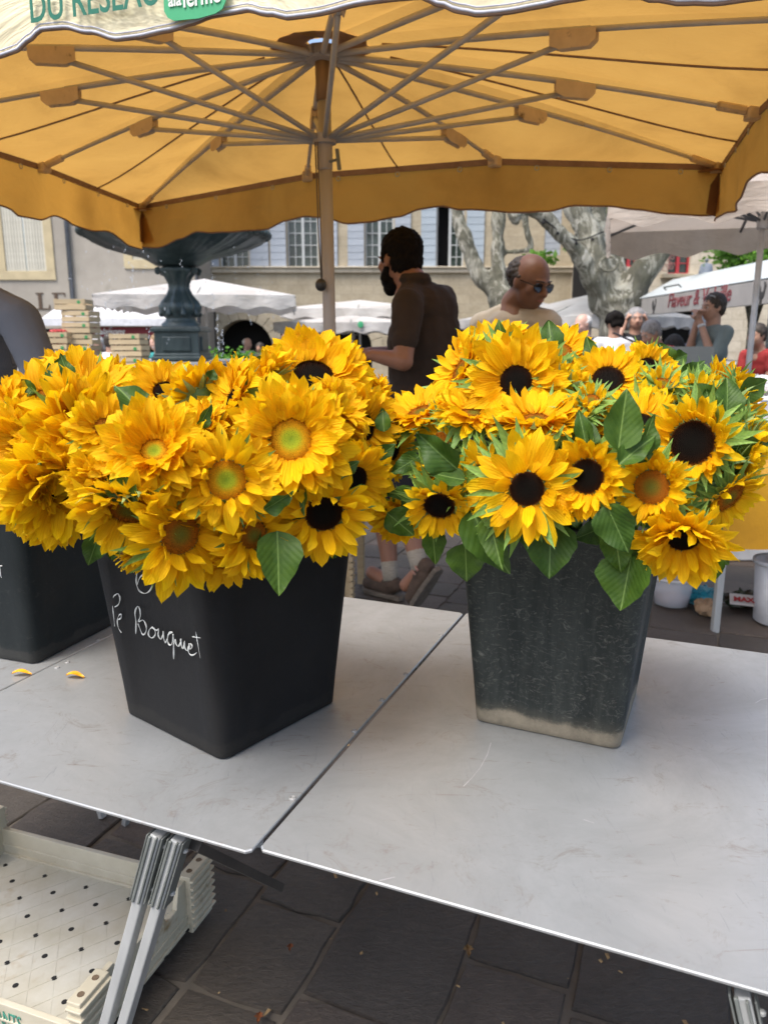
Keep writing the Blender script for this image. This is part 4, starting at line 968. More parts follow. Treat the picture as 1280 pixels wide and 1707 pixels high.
for x_, y_, a_, e_, r_, lab in [(925, 628, 10, 30, 36, 'pale green spiky bud between the round and the oval dark centres'), (968, 690, -10, 50, 32, 'green bud tucked above the small upright leaf pair'),
      (1105, 640, 20, 50, 34, 'green bud just right of the oval centred sunflower'), (1165, 655, 10, 40, 36, 'green bud above the near black centre, nearer the left'), (1232, 648, 60, 30, 34, 'green bud at the right edge under the long leaf tip'),
      (1240, 720, 70, 0, 40, 'green bud at the right edge beside the near black centre'), (1222, 782, 70, -20, 38, 'green bud at the right edge above the profile sunflower'), (760, 800, -30, -10, 36, 'green bud left of the twisted petals'),
      (1130, 850, 30, -10, 34, 'green bud above the half closed hanging sunflower'), (1055, 748, 0, 20, 30, 'green bud beside the pointed upright leaf'), (985, 668, 0, 40, 32, 'green bud under the oval centred sunflower'), (715, 790, -50, -20, 32, 'green bud at the left end of the right bouquet')]:
    fl('R', x_, y_, r_, a_, e_, 'none', lab, lay=((9, 55), (7, 66)), disc=.42, push=-.005, nb=34, bl=1.05, bup=24, nleaf=1)
def hang_leaf(b, base, tip, wpx, db=0.0, dt=-.03, ci=0, roll=0, mt='leaf', droop=.2, fold=.3, wave=1.0):
    """leaf from base pixel to tip pixel lying on the outside of a bouquet"""
    c, r = {'L': (LC, LR), 'O': (OC, OR), 'R': (RC, RR)}[b]
    P, t = ellipsoid_hit(*base, c, r); P = P + ray(*base).normalized() * db
    d = ray(*tip); k = (P - CP).length / ray(*base).length; Q = CP + d * (k + dt)
    L = (Q - P).length; w = wpx / F * (P - CP).length / L / 2
    me = leaf_mesh(ci * 7 + int(base[0]), w / .80, droop, fold, wave, mt); nz = Quaternion((Q - P).normalized(), R(roll)) @ (CP - P).normalized()
    Ml = frame(P, Q - P, nz) @ Matrix.Diagonal((L, L, L, 1))
    f_ = min(FL, key=lambda o: (o.matrix_basis.translation - P).length)
    link('leaf', me, f_, ml=f_.matrix_basis.inverted() @ Ml)
for a in [('L', (248, 704), (194, 630), 46, -.03, .0, 1, 20), ('L', (462, 885), (467, 992), 66, -.01, -.02, 2, -10), ('L', (165, 890), (148, 946), 34, .02, 0, 3), ('L', (330, 715), (352, 672), 20, -.03, 0, 4, 30),
          ('L', (232, 835), (160, 790), 40, -.06, 0, 5), ('L', (322, 820), (312, 772), 26, -.02, 0, 6), ('L', (440, 850), (490, 820), 28, -.03, 0, 7, 30), ('L', (340, 880), (320, 820), 34, .02, 0, 8), ('L', (506, 770), (505, 860), 24, -.03, 0, 9, 40),
          ('L', (560, 790), (600, 770), 26, -.02, 0, 1), ('L', (405, 625), (436, 592), 20, .03, 0, 1, 30), ('L', (120, 640), (100, 590), 20, .0, 0, 3), ('O', (92, 660), (84, 600), 22, -.02, 0, 4), ('O', (60, 655), (28, 632), 20, -.02, 0, 5), ('L', (350, 632), (358, 616), 18, .02, 0, 1),
          ('O', (90, 640), (108, 590), 24, -.02, 0, 5), ('L', (190, 900), (185, 935), 26, .03, 0, 5), ('L', (455, 770), (470, 800), 28, .0, 0, 5), ('L', (400, 870), (440, 930), 40, .02, 0, 5),
          ('L', (640, 720), (636, 678), 24, .02, 0, 6), ('L', (645, 855), (690, 893), 44, .04, 0, 6), ('L', (655, 700), (700, 660), 24, .08, 0, 2), ('L', (620, 770), (660, 740), 30, .05, 0, 2), ('L', (560, 930), (545, 900), 20, .03, 0, 1),
          ('R', (762, 782), (693, 722), 50, -.05, 0, 3, -15), ('R', (775, 800), (715, 790), 32, -.04, 0, 4, 30), ('R', (700, 760), (650, 790), 30, .0, 0, 4), ('R', (745, 830), (640, 830), 40, .03, 0, 1), ('R', (720, 880), (727, 942), 36, .0, 0, 2), ('R', (700, 820), (665, 880), 34, .05, 0, 2),
          ('R', (785, 850), (842, 958), 62, -.01, -.02, 5, 10), ('R', (775, 905), (778, 972), 58, .02, 0, 6), ('R', (815, 860), (835, 950), 40, -.02, -.02, 6), ('R', (918, 868), (915, 965), 74, .0, 0, 7, 0), ('R', (870, 850), (905, 940), 40, .02, 0, 7),
          ('R', (1010, 840), (1047, 922), 58, -.05, 0, 8, 12), ('R', (1022, 870), (1035, 955), 52, -.01, 0, 9), ('R', (1052, 925), (1034, 1018), 76, -.02, 0, 10), ('R', (1180, 925), (1190, 968), 46, .0, 0, 11), ('R', (1190, 915), (1214, 942), 30, .01, 0, 11, 30), ('R', (1080, 900), (1045, 960), 40, .0, 0, 3),
          ('R', (1030, 752), (1043, 648), 54, -.07, 0, 1, 12), ('R', (1062, 772), (1086, 690), 34, -.05, 0, 2, 35), ('R', (1030, 775), (1096, 718), 34, -.07, 0, 3, -10), ('R', (976, 740), (964, 682), 26, -.05, 0, 4), ('R', (985, 742), (990, 700), 20, -.05, 0, 4, 30),
          ('R', (920, 588), (913, 530), 38, .02, 0, 5), ('R', (906, 592), (890, 558), 24, .02, 0, 5), ('R', (838, 572), (830, 532), 18, .06, 0, 5), ('R', (1210, 690), (1216, 626), 40, -.04, 0, 6, 20), ('R', (1190, 670), (1150, 640), 30, -.02, 0, 6), ('R', (1185, 690), (1176, 648), 34, -.03, 0, 6), ('R', (1225, 658), (1282, 634), 36, -.02, 0, 7, 25),
          ('R', (1152, 655), (1150, 600), 30, .04, 0, 8), ('R', (1112, 610), (1098, 570), 32, .05, 0, 8), ('R', (1124, 600), (1146, 590), 22, .05, 0, 8), ('R', (1215, 745), (1290, 748), 34, -.03, 0, 9, 30), ('R', (1130, 640), (1175, 600), 26, .03, 0, 9), ('R', (905, 700), (870, 720), 20, .02, 0, 9), ('R', (990, 600), (975, 560), 22, .08, 0, 9),
          ('R', (760, 760), (700, 800), 40, .02, 0, 3), ('R', (1000, 880), (960, 900), 36, .03, 0, 3), ('R', (1100, 880), (1080, 940), 40, .03, 0, 3), ('L', (260, 800), (250, 850), 40, .05, 0, 3), ('L', (330, 780), (290, 800), 40, .04, 0, 3), ('L', (450, 830), (420, 860), 40, .04, 0, 3)]:
    hang_leaf(a[0], a[1], a[2], a[3], a[4], a[5], a[6], a[7] if len(a) > 7 else rf.uniform(-20, 20), droop=rf.uniform(-.2, .8), fold=rf.uniform(.15, .75), wave=rf.uniform(.8, 2.6))
print('flowers', len(FL))
# ================================================================ people
def skinm(name, c): return mat(name, c, tuple(x * .8 for x in c), 14, .5, 0, .05)
M['skin_tan'] = skinm('skin_tan', (.32, .15, .09)); M['skin_mid'] = skinm('skin_mid', (.46, .26, .18)); M['skin_pale'] = skinm('skin_pale', (.60, .36, .28)); M['skin_dark'] = skinm('skin_dark', (.22, .105, .062))
def cloth(name, c, c2=None, sc_=30, st=(1, 1, 1), bm=.25): return mat(name, c, c2, sc_, .85, 0, bm, .004, stretch=st)
M['h_black'] = mat('hair_black', (.011, .009, .008), (.005, .004, .004), 90, .85, 0, .8, .004, stretch=(1, 1, .3), spec=.15)
M['h_grey'] = mat('hair_grey', (.32, .31, .30), (.14, .13, .13), 70, .6, 0, .8, .004, stretch=(1, 1, .3)); M['h_white'] = mat('hair_white', (.66, .65, .62), (.42, .41, .39), 70, .6, 0, .6, .004)
M['h_brown'] = mat('hair_brown', (.05, .035, .025), (.02, .015, .01), 80, .6, 0, .8, .004, stretch=(1, 1, .3)); M['h_fair'] = mat('hair_fair', (.32, .20, .09), (.16, .10, .05), 60, .6, 0, .6, .004)
M['lens'] = mat('dark_lens', (.012, .011, .012), (.02, .018, .018), 4, .12); M['eye_w'] = mat('eye_white', (.6, .56, .5), (.5, .45, .4), 10, .3); M['eye_d'] = mat('eye_dark', (.02, .013, .01), (.03, .02, .012), 10, .2)
M['lip'] = mat('lip_skin', (.34, .12, .09), (.26, .09, .07), 20, .45)

def head_frame(f, tilt=0):
    f = Vector(f).normalized(); r = f.cross(Vector((0, 0, 1))).normalized(); u = r.cross(f)   # r = the person's right
    return Matrix((r, f, u)).transposed()
def hand_geo(mb, w, d, palm_n, s=1.0, curl=.5, side=1):
    """palm and five fingers; w wrist, d direction, palm_n normal of the back of the hand"""
    d = Vector(d).normalized(); n = (Vector(palm_n) - d * Vector(palm_n).dot(d)).normalized(); x = d.cross(n) * side
    pal = w + d * .045 * s
    for k in range(4): mb.capsule(w + x * (.012 * (k - 1.5)) * s * .7, .015 * s, w + d * .085 * s + x * (.0195 * (k - 1.5)) * s, .0115 * s, 8)
    for k, L in enumerate((.070, .080, .074, .058)):
        p = w + d * .085 * s + x * (.0195 * (k - 1.5)) * s; a = d
        for j, (seg, r0, r1) in enumerate(((.45, .0098, .0090), (.32, .0090, .0082), (.26, .0082, .0070))):
            ang = -curl * (j + .6) * .62; dd = (a * math.cos(ang) + n * math.sin(ang)).normalized(); q = p + dd * L * seg * s
            mb.capsule(p, r0 * s, q, r1 * s, 7); p = q
    p = w + d * .025 * s - x * .026 * s; q = p + (d * .7 - x * .7 - n * .35).normalized() * .038 * s; mb.capsule(p, .0145 * s, q, .0115 * s, 8); mb.capsule(q, .0115 * s, q + (d * .9 - x * .2 - n * .45).normalized() * .030 * s, .009 * s, 8)
def person(label, J, f, hf=None, skin='skin_mid', top=None, bottom=None, hair=None, sleeve=.55, vox=.012, group='shoppers and stallholders in the square', gender='m', s=1.0, short=False, shoes=None, collar=False, bulk=1.0, hair_style='short', beard=None, extras=None, socks=None, sleeveless=False, curl=.5, neck_open=True):
    """J: world joints head, neck, sl, sr, el, er, hl, hr, hip, kl, kr, al, ar ; f body facing, hf head facing"""
    f = Vector(f).normalized(); hf = Vector(hf if hf is not None else f).normalized()
    r = f.cross(Vector((0, 0, 1))).normalized()
    foot = Vector((J['hip'].x, J['hip'].y, 0.016)); root = empty('person', foot, 0, label, 'person', group); inv = root.matrix_basis.inverted()
    def fin(o): o.matrix_parent_inverse = inv; return o
    Hm = head_frame(hf); hd = J['head']; k = s
    b = MB(); h = lambda x, y, z: hd + Hm @ Vector((x * k, y * k, z * k))
    near = vox < .009
    b.ell(h(0, -.012, .022), (.0765 * k, .098 * k, .096 * k), Hm, 20, 14)
    b.ell(h(0, .018, -.045), (.066 * k, .074 * k, .070 * k), Hm, 16, 12); b.ell(h(0, .056, -.083), (.028 * k, .026 * k, .022 * k), Hm)
    b.ell(h(0, .078, .022), (.046 * k, .020 * k, .012 * k), Hm)
    b.capsule(h(0, .088, .010), .009 * k, h(0, .108, -.026), .014 * k, 8); b.ell(h(-.013, .094, -.030), .010 * k); b.ell(h(.013, .094, -.030), .010 * k)
    b.ell(h(0, .086, -.056), (.024 * k, .011 * k, .008 * k), Hm); b.ell(h(-.042, .058, -.020), (.024 * k, .024 * k, .022 * k), Hm); b.ell(h(.042, .058, -.020), (.024 * k, .024 * k, .022 * k), Hm)
    for sx_ in (-1, 1): b.ell(h(sx_ * .078, -.008, -.004), (.009 * k, .019 * k, .030 * k), Hm); b.ell(h(sx_ * .080, -.002, -.026), (.007 * k, .010 * k, .012 * k), Hm)
    nk = J['neck']; b.capsule(h(0, -.018, -.05), .061 * k, nk, .066 * k, 12); b.capsule(nk, .062 * k, nk - Vector((0, 0, .06)), .085 * k, 12)
    hip = J['hip']; sc_ = (J['sl'] + J['sr']) / 2; ax = (hip - sc_)
    tz = -ax.normalized(); ty = (f - tz * f.dot(tz)).normalized(); tx = ty.cross(tz); TM = Matrix((tx, ty, tz)).transposed()
    if gender == 'm': tor = ((.10, .150, .095, .12), (.36, .158, .115, .19), (.62, .150, .112, .17), (.92, .160, .112, .16))
    else: tor = ((.10, .128, .085, .11), (.36, .135, .110, .17), (.62, .120, .095, .15), (.92, .158, .110, .16))
    def torso(m, g):
        for t, a, c, e in tor: m.ell(sc_ + ax * t, (a * k * (1 + (bulk - 1) * .5) + g, c * k * bulk + g, e * k + g), TM, 18, 12)
        for a_ in ('sl', 'sr'): m.capsule(nk - Vector((0, 0, .045)) * k, .052 * k + g, J[a_], .056 * k + g, 12)
    torso(b, 0)
    for S_, E_2, H_2 in (('sl', 'el', 'hl'), ('sr', 'er', 'hr')):
        b.capsule(J[S_], .054 * k, J[E_2], .041 * k, 12); b.capsule(J[E_2], .043 * k, J[H_2], .027 * k, 12)
        d = (J[H_2] - J[E_2]).normalized(); pn = J.get('n' + H_2, d.cross(Vector((0, 0, 1))).cross(d) if abs(d.z) < .8 else r * (1 if H_2 == 'hr' else -1))
        if vox < .016: hand_geo(b, J[H_2], J.get('d' + H_2, d), pn, k, curl, 1 if H_2 == 'hl' else -1)
        else: b.capsule(J[H_2], .028 * k, J[H_2] + d * .09 * k, .02 * k, 8)
    for S_, K_2, A_2, sg in (('L', 'kl', 'al', -1), ('R', 'kr', 'ar', 1)):
        hp = hip + r * sg * .085 * k - Vector((0, 0, .05)); b.capsule(hp, .088 * k, J[K_2], .056 * k, 12); b.capsule(J[K_2], .055 * k, J[A_2].lerp(J[K_2], .65), .056 * k, 12); b.capsule(J[A_2].lerp(J[K_2], .65), .054 * k, J[A_2], .034 * k, 12)
        ft = J.get('f' + A_2, f); b.capsule(J[A_2] - Vector((0, 0, .03)) * k, .036 * k, J[A_2] + ft * .12 * k - Vector((0, 0, .045)) * k * (1 if 'f' + A_2 not in J else 0), .034 * k, 10)
    fin(remesh_build(b, 'body', M[skin], root, vox, 3))
    if hair:
        b = MB(); hs = hair_style
        if hs == 'short':
            b.ell(h(0, -.026, .040), (.086 * k, .106 * k, .097 * k), Hm, 18, 12); b.ell(h(0, -.050, -.010), (.081 * k, .070 * k, .080 * k), Hm, 18, 12)
            for sx_ in (-1, 1): b.capsule(h(sx_ * .070, -.005, .05), .024 * k, h(sx_ * .078, .014, .0), .012 * k)
        elif hs == 'bald':
            b.ell(h(0, -.052, .022), (.086 * k, .078 * k, .078 * k), Hm, 18, 12)
            for sx_ in (-1, 1): b.capsule(h(sx_ * .066, -.035, .022), .022 * k, h(sx_ * .072, .004, .018), .010 * k)
        elif hs == 'bob':
            b.ell(h(0, -.030, .035), (.100 * k, .110 * k, .100 * k), Hm, 18, 12)
            for sx_ in (-1, 1): b.capsule(h(sx_ * .080, -.01, .04), .040 * k, h(sx_ * .088, -.01, -.09), .032 * k)
            b.capsule(h(0, -.07, .02), .075 * k, h(0, -.07, -.08), .060 * k)
        elif hs == 'curly':
            for i in range(26): g = random.Random(i); v = Vector((g.uniform(-1, 1), g.uniform(-1, .5), g.uniform(-.5, 1))).normalized(); b.ell(h(v.x * .08, v.y * .09 - .03, v.z * .085 + .03), .042 * k, n=8, m=6)
        fin(remesh_build(b, 'hair', M[hair], root, max(vox * .8, .006), 2, disp=(.020 if near else .014, .016)))
    if beard:
        b = MB(); b.ell(h(0, .022, -.082), (.062 * k, .074 * k, .050 * k), Hm, 16, 12); b.ell(h(0, .062, -.105), (.036 * k, .034 * k, .042 * k), Hm)
        for sx_ in (-1, 1): b.capsule(h(sx_ * .066, .006, -.03), .014 * k, h(sx_ * .056, .030, -.075), .026 * k)
        b.capsule(h(-.02, .092, -.046), .008 * k, h(.02, .092, -.046), .008 * k)
        fin(remesh_build(b, 'beard', M[beard], root, max(vox * .8, .006), 2, disp=(.008, .012)))
    if near or vox < .016:
        for sx_ in (-1, 1):
            if extras != 'shades':
                b = MB(); b.ell(h(sx_ * .030, .076, .004), (.014 * k, .010 * k, .007 * k), Hm, 10, 8); e = fin(b.build('eye', M['eye_w'], root, True)); b = MB(); b.ell(h(sx_ * .030, .0845, .004), (.006 * k, .004 * k, .006 * k), Hm, 8, 6); e2 = b.build('iris', M['eye_d'], e, True); e2.matrix_parent_inverse = Matrix.Identity(4)
        b = MB(); b.ell(h(0, .0925, -.057), (.019 * k, .005 * k, .005 * k), Hm); fin(b.build('mouth', M['lip'], root, True))
        b = MB()
        for sx_ in (-1, 1): b.capsule(h(sx_ * .014, .094, .026), .004 * k, h(sx_ * .046, .080, .027), .003 * k, 6)
        fin(b.build('eyebrow', M[hair] if hair else M['h_grey'], root, True))
    if extras in ('shades', 'glasses'):
        b = MB()
        for sx_ in (-1, 1):
            c = h(sx_ * .034, .098, .001); b.add([c + Hm @ Vector((.026 * k * math.cos(a) * (1 + .1 * math.sin(a)), -.012 * k * abs(math.cos(a)) * sx_ * sx_, .021 * k * math.sin(a))) for a in [i * math.pi / 8 for i in range(16)]] + [c + Hm @ Vector((.026 * k * math.cos(a), -.012 * k * abs(math.cos(a)) + .003, .021 * k * math.sin(a))) for a in [i * math.pi / 8 for i in range(16)]], [tuple(range(16)), tuple(reversed(range(16, 32)))] + [(i, (i + 1) % 16, 16 + (i + 1) % 16, 16 + i) for i in range(16)])
            b.bar(h(sx_ * .060, .088, .008), h(sx_ * .080, -.01, .010), .003 * k, .004 * k)
        b.bar(h(-.012, .101, .008), h(.012, .101, .008), .003, .003); fin(b.build('sunglasses', M['lens'], root))
    if top:
        b = MB(); g = .012; torso(b, g)
        b.ell(sc_ + ax * 1.08, ((tor[3][1] + .012) * k, (tor[3][2] * bulk + .016) * k, .14 * k), TM, 18, 12)
        for S_, E_2, H_2 in (('sl', 'el', 'hl'), ('sr', 'er', 'hr')):
            if sleeveless: continue
            if sleeve <= 1: e = J[S_].lerp(J[E_2], sleeve); b.capsule(J[S_], .068 * k, e, .060 * k, 14)
            else: b.capsule(J[S_], .066 * k, J[E_2], .055 * k, 14); b.capsule(J[E_2], .056 * k, J[E_2].lerp(J[H_2], sleeve - 1), .046 * k, 12)
        if collar:
            cx_ = (h(0, -.03, -.09)); pts = [nk + Vector((0, 0, .025)) * k - f * .012 + Matrix.Rotation(a, 3, Vector((0, 0, 1))) @ (f * .060 * k) for a in [i * math.pi / 8 for i in range(16)]]; b.tube(pts, .011 * k, 8, closed=True)
            b.tube([p - Vector((0, 0, .02)) + (p - nk) * .10 for p in pts], .012 * k, 8, closed=True)
        fin(remesh_build(b, 'shirt', M[top], root, max(vox, .008), 2, disp=(.022 if near else .006, .11)))
    if bottom:
        b = MB(); b.ell(hip - Vector((0, 0, .02)), (.172 * k, .128 * k, .13 * k), TM, 16, 12)
        for K_2, A_2, sg in (('kl', 'al', -1), ('kr', 'ar', 1)):
            hp = hip + r * sg * .088 * k - Vector((0, 0, .05)); b.capsule(hp, .102 * k, J[K_2] if not short else hp.lerp(J[K_2], .86), .080 * k, 14)
            if not short: b.capsule(J[K_2], .075 * k, J[A_2], .058 * k, 12)
        fin(remesh_build(b, 'trousers', M[bottom], root, max(vox, .012), 2, disp=(.01, .08)))
    if socks:
        for A_2, K_2 in (('al', 'kl'), ('ar', 'kr')):
            b = MB(); d = (J[K_2] - J[A_2]).normalized(); b.tube([J[A_2] - d * .02, J[A_2] + d * .03, J[A_2] + d * .075, J[A_2] + d * .082], [.042, .042, .045, .043], 14); fin(b.build('sock', M[socks], root, True))
    if shoes:
        for A_2 in ('al', 'ar'):
            ft = Vector(J.get('f' + A_2, f)).normalized(); up = Vector(J.get('u' + A_2, (0, 0, 1))); up = (up - ft * up.dot(ft)).normalized(); a = J[A_2] - up * .035
            b = MB(); b.capsule(a - ft * .035, .043, a + ft * .02 + up * .0, .044, 12); b.capsule(a - up * .022, .041, a + ft * .15 - up * .028, .038, 12); b.capsule(a + ft * .03, .038, a + ft * .11 - up * .018, .038, 12)
            so = fin(remesh_build(b, 'shoe', M[shoes], root, .007, 3))
            b = MB(); x_ = ft.cross(up)
            outl = [(-.088, .0), (-.075, .030), (.0, .036), (.08, .044), (.15, .040), (.188, .018), (.190, -.012), (.16, -.036), (.08, -.040), (.0, -.034), (-.075, -.028)]
            vs = [a + ft * p + x_ * q - up * .078 for p, q in outl] + [a + ft * p + x_ * q - up * .052 for p, q in outl]; nO = len(outl)
            b.add(vs, [tuple(range(nO)), tuple(reversed(range(nO, 2 * nO)))] + [(i, nO + i, nO + (i + 1) % nO, (i + 1) % nO) for i in range(nO)]); s2 = b.build('sole', M['sole'], so, bevel=.004); s2.matrix_parent_inverse = Matrix.Identity(4)
    return root, fin, h, Hm
M['sole'] = mat('rubber_sole', (.17, .14, .11), (.09, .075, .06), 40, .8, 0, .4); M['suede'] = mat('brown_suede', (.10, .065, .045), (.06, .04, .028), 30, .85, 0, .3)
M['sock'] = cloth('ribbed_sock', (.42, .38, .31), (.28, .25, .20), 40, (1, 1, 6)); M['navy_short'] = cloth('dark_shorts', (.018, .018, .022), (.012, .012, .015))
M['polo'] = mat('brown_polo_cloth', (.046, .029, .021), (.027, .018, .014), 6, .95, 0, .5, .012); M['tee_beige'] = mat('beige_tee_cloth', (.52, .45, .35), (.42, .36, .27), 5, .9, 0, .6, .012)
M['stripe'] = None
m_, n_, l_, p_ = nodes('striped_shirt_cloth'); wv = n_.new('ShaderNodeTexWave'); wv.inputs['Scale'].default_value = 110; wv.inputs['Distortion'].default_value = 1.0; wv.inputs['Detail'].default_value = 1; l_.new(coords(n_, l_, (1, .5, .12)), wv.inputs['Vector'])
c_ = ramp(n_, l_, wv.outputs[0], [(.3, (.080, .088, .105)), (.7, (.15, .16, .185))]); l_.new(c_.outputs[0], p_.inputs['Base Color']); p_.inputs['Roughness'].default_value = .85
nz_ = noise(n_, l_, 5, 4, .6, coords(n_, l_)); bump(n_, l_, p_, nz_.outputs[0], .5, .02); M['stripe'] = m_
for nm_, c_ in dict(c_grey=(.20, .25, .25), c_navy=(.025, .03, .06), c_black=(.012, .012, .014), c_coral=(.62, .10, .08), c_white=(.72, .73, .76), c_pink=(.60, .13, .20), c_teal=(.03, .30, .30), c_red=(.35, .03, .03), c_denim=(.05, .06, .09), c_print=(.10, .08, .07)).items(): M[nm_] = cloth(nm_, c_, tuple(x * .7 for x in c_), 6)
V3 = Vector
# --- man in the brown polo, walking away to the left
g = lambda x, y, Y: at_y(x, y, Y)
J = dict(head=g(664, 434, 3.86), neck=g(688, 470, 3.80), sl=g(680, 508, 3.60), sr=g(738, 498, 4.02), el=g(672, 602, 3.50), hl=g(622, 592, 3.62), er=g(690, 590, 4.12), hr=g(616, 588, 3.88), hip=g(702, 680, 3.84),
         kl=g(672, 832, 3.75), kr=g(640, 845, 3.98), al=g(698, 944, 3.62), ar=g(651, 962, 3.86))
J['dhl'] = V3((-.93, .25, .10)); J['nhl'] = V3((0, -.5, .8)); J['dhr'] = V3((-.95, -.1, .15)); J['nhr'] = V3((0, .3, .9))
J['fal'] = V3((-.45, .30, -.84)); J['ual'] = V3((-.55, .62, .56)); J['far'] = V3((-.75, .64, 0)); J['uar'] = V3((0, 0, 1))
pr_, fin_, h_, Hm_ = person('man in a dark brown polo shirt and black beard walking away behind the flowers', J, (-.78, .62, 0), (-.66, .74, -.10), 'skin_tan', 'polo', 'navy_short', 'h_black', .62, .0078, s=1.08, short=True, collar=True, bulk=1.28, beard='h_black', socks='sock', shoes='suede', curl=.9)
b = MB(); a = J['al']; ft = J['fal'].normalized(); up = (J['ual'] - ft * J['ual'].dot(ft)).normalized()
for k in (.0, .028): b.tube([a + ft * (k - .01) + (ft.cross(up) * math.cos(t) * .046 + up * (math.sin(t) * .050 - .035)) for t in [i * math.pi / 8 for i in range(9)]], .006, 6)
fin_(b.build('shoe_stripe', mat('shoe_stripe', (.5, .45, .38), (.35, .12, .08), 14, .8), pr_, True))
# phone-sized white paper in his hand
b = MB(); c = J['hl'] + V3((-.10, .02, .04)); b.box(c, (.012, .07, .06)); b.build('paper_bag', M['c_white'], label='small white paper held by the bearded man in the brown polo', cat='paper', bevel=.004)
# --- bald man with sunglasses
J = dict(head=g(884, 470, 3.95), neck=g(858, 506, 4.04), sl=g(912, 540, 3.92), sr=g(804, 544, 4.14), el=g(905, 640, 3.80), hl=g(900, 690, 3.6), er=g(790, 660, 4.05), hr=g(840, 700, 3.75), hip=g(840, 700, 4.25), kl=g(860, 840, 4.15), kr=g(820, 840, 4.2), al=g(860, 960, 4.3), ar=g(820, 960, 4.35))
J['al'].z = J['ar'].z = .1
person('bald man in a beige t-shirt and sunglasses looking down at the right bouquet', J, (.45, -.89, 0), (.52, -.78, -.34), 'skin_dark', 'tee_beige', 'navy_short', 'h_brown', .6, .0078, s=1.10, hair_style='bald', extras='shades', shoes='suede', bulk=1.2)
# --- man in striped shirt at the left edge
J = dict(head=g(-70, 395, 2.85), neck=g(-60, 462, 2.85), sl=g(34, 536, 2.72), sr=g(-140, 500, 3.05), el=g(72, 625, 2.66), hl=g(-6, 688, 2.55), er=g(-150, 620, 2.9), hr=g(-100, 690, 2.7), hip=g(-50, 720, 2.95), kl=g(-40, 880, 2.9), kr=g(-80, 880, 2.9), al=g(-30, 1050, 2.9), ar=g(-90, 1050, 2.9))
J['al'].z = J['ar'].z = .1
person('man in a grey pinstriped shirt with rolled sleeve cut off by the left edge', J, (-.2, -.98, 0), (-.2, -.98, -.1), 'skin_dark', 'stripe', 'navy_short', 'h_grey', 1.42, .009, s=1.12, collar=True, shoes='suede')

def auto(px, py, Y, yaw, H=1.7, lean=0.0, arms='down', hx=0):
    """standing skeleton whose head shows at px, py; yaw 0 = facing the camera, 90 = facing right of the picture"""
    hd = at_y(px, py, Y); f = V3((math.sin(R(yaw)), -math.cos(R(yaw)), 0)); r = f.cross(V3((0, 0, 1))); k = H / 1.75
    hip = V3((hd.x, hd.y, max(.6, hd.z - (.70 * k) * math.cos(lean)))) - f * math.sin(lean) * .70 * k
    ax = (hd - hip).normalized(); neck = hip + ax * .53 * k; J = dict(head=hd + f * .02, neck=neck, hip=hip)
    sl_ = neck - ax * .05 * k - r * .175 * k; sr_ = neck - ax * .05 * k + r * .175 * k; J['sl'], J['sr'] = sl_, sr_
    dn = V3((0, 0, -1))
    for S_, E, Hn, sg in (('sl', 'el', 'hl', -1), ('sr', 'er', 'hr', 1)):
        if arms == 'down': e = J[S_] + (dn + r * sg * .15).normalized() * .28 * k; hh = e + (dn + f * .25).normalized() * .25 * k
        elif arms == 'fwd': e = J[S_] + (dn + f * .3).normalized() * .27 * k; hh = e + (f + dn * .25 - r * sg * .25).normalized() * .25 * k
        elif arms == 'chin':
            e = J[S_] + (dn + f * .45).normalized() * .27 * k; hh = J['head'] + f * .14 * k + dn * .12 * k - r * sg * -.02
        elif arms == 'up': e = J[S_] + (dn * .6 + f * .6 + r * sg * .3).normalized() * .27 * k; hh = J['head'] + f * .02 + r * sg * .12 * k + dn * .03
        J[E], J[Hn] = e, hh
    for K, A, sg in (('kl', 'al', -1), ('kr', 'ar', 1)):
        J[K] = V3((hip.x, hip.y, hip.z * .52)) + r * sg * .09 * k + f * .03; J[A] = V3((hip.x, hip.y, .09)) + r * sg * .10 * k
    return J, f
def far_person(label, px, py, Y, yaw, skin, top, bottom, hair, style='short', H=1.7, lean=0.0, arms='down', hyaw=None, pitch=-.1, vox=.016, **kw):
    J, f = auto(px, py, Y, yaw, H, lean, arms); hy = hyaw if hyaw is not None else yaw
    hf = (math.sin(R(hy)), -math.cos(R(hy)), pitch); return person(label, J, f, hf, skin, top, bottom, hair, vox=vox, hair_style=style, s=H / 1.72, **kw), J
(p1, fn1, h1, H1), J1 = far_person('man in a grey green t-shirt holding his chin with glasses pushed up on his head', 1190, 513, 7.4, -72, 'skin_mid', 'c_grey', 'c_denim', 'h_brown', H=1.80, arms='chin', hyaw=-75, pitch=-.05, vox=.010, sleeve=.75, curl=1.2)
b = MB(); wp = J1['hl'].lerp(J1['el'], .12); d = (J1['el'] - J1['hl']).normalized(); b.tube([wp + d * -.012, wp + d * .012], [.036, .036], 14); fn1(b.build('watch', M['c_white'], p1, True))
b = MB(); b.tube([h1(math.cos(a) * .085, -.005 + .05, .085 + .02 * math.sin(a)) for a in [i * math.pi / 10 for i in range(11)]], .004, 6); fn1(b.build('glasses', M['alu'], p1, True))
far_person('grey haired woman in a black top facing the camera beside the plane tree', 1059, 532, 8.6, -8, 'skin_mid', 'c_black', 'c_black', 'h_grey', 'bob', 1.66, arms='up', gender='f', sleeveless=True, pitch=.0, vox=.012)
(p2, fn2, h2, H2), J2 = far_person('woman in a coral top with a dark backpack bending left', 1086, 556, 7.6, -70, 'skin_mid', 'c_coral', 'c_black', 'h_grey', 'short', 1.6, .55, 'fwd', gender='f', pitch=-.5, vox=.012)
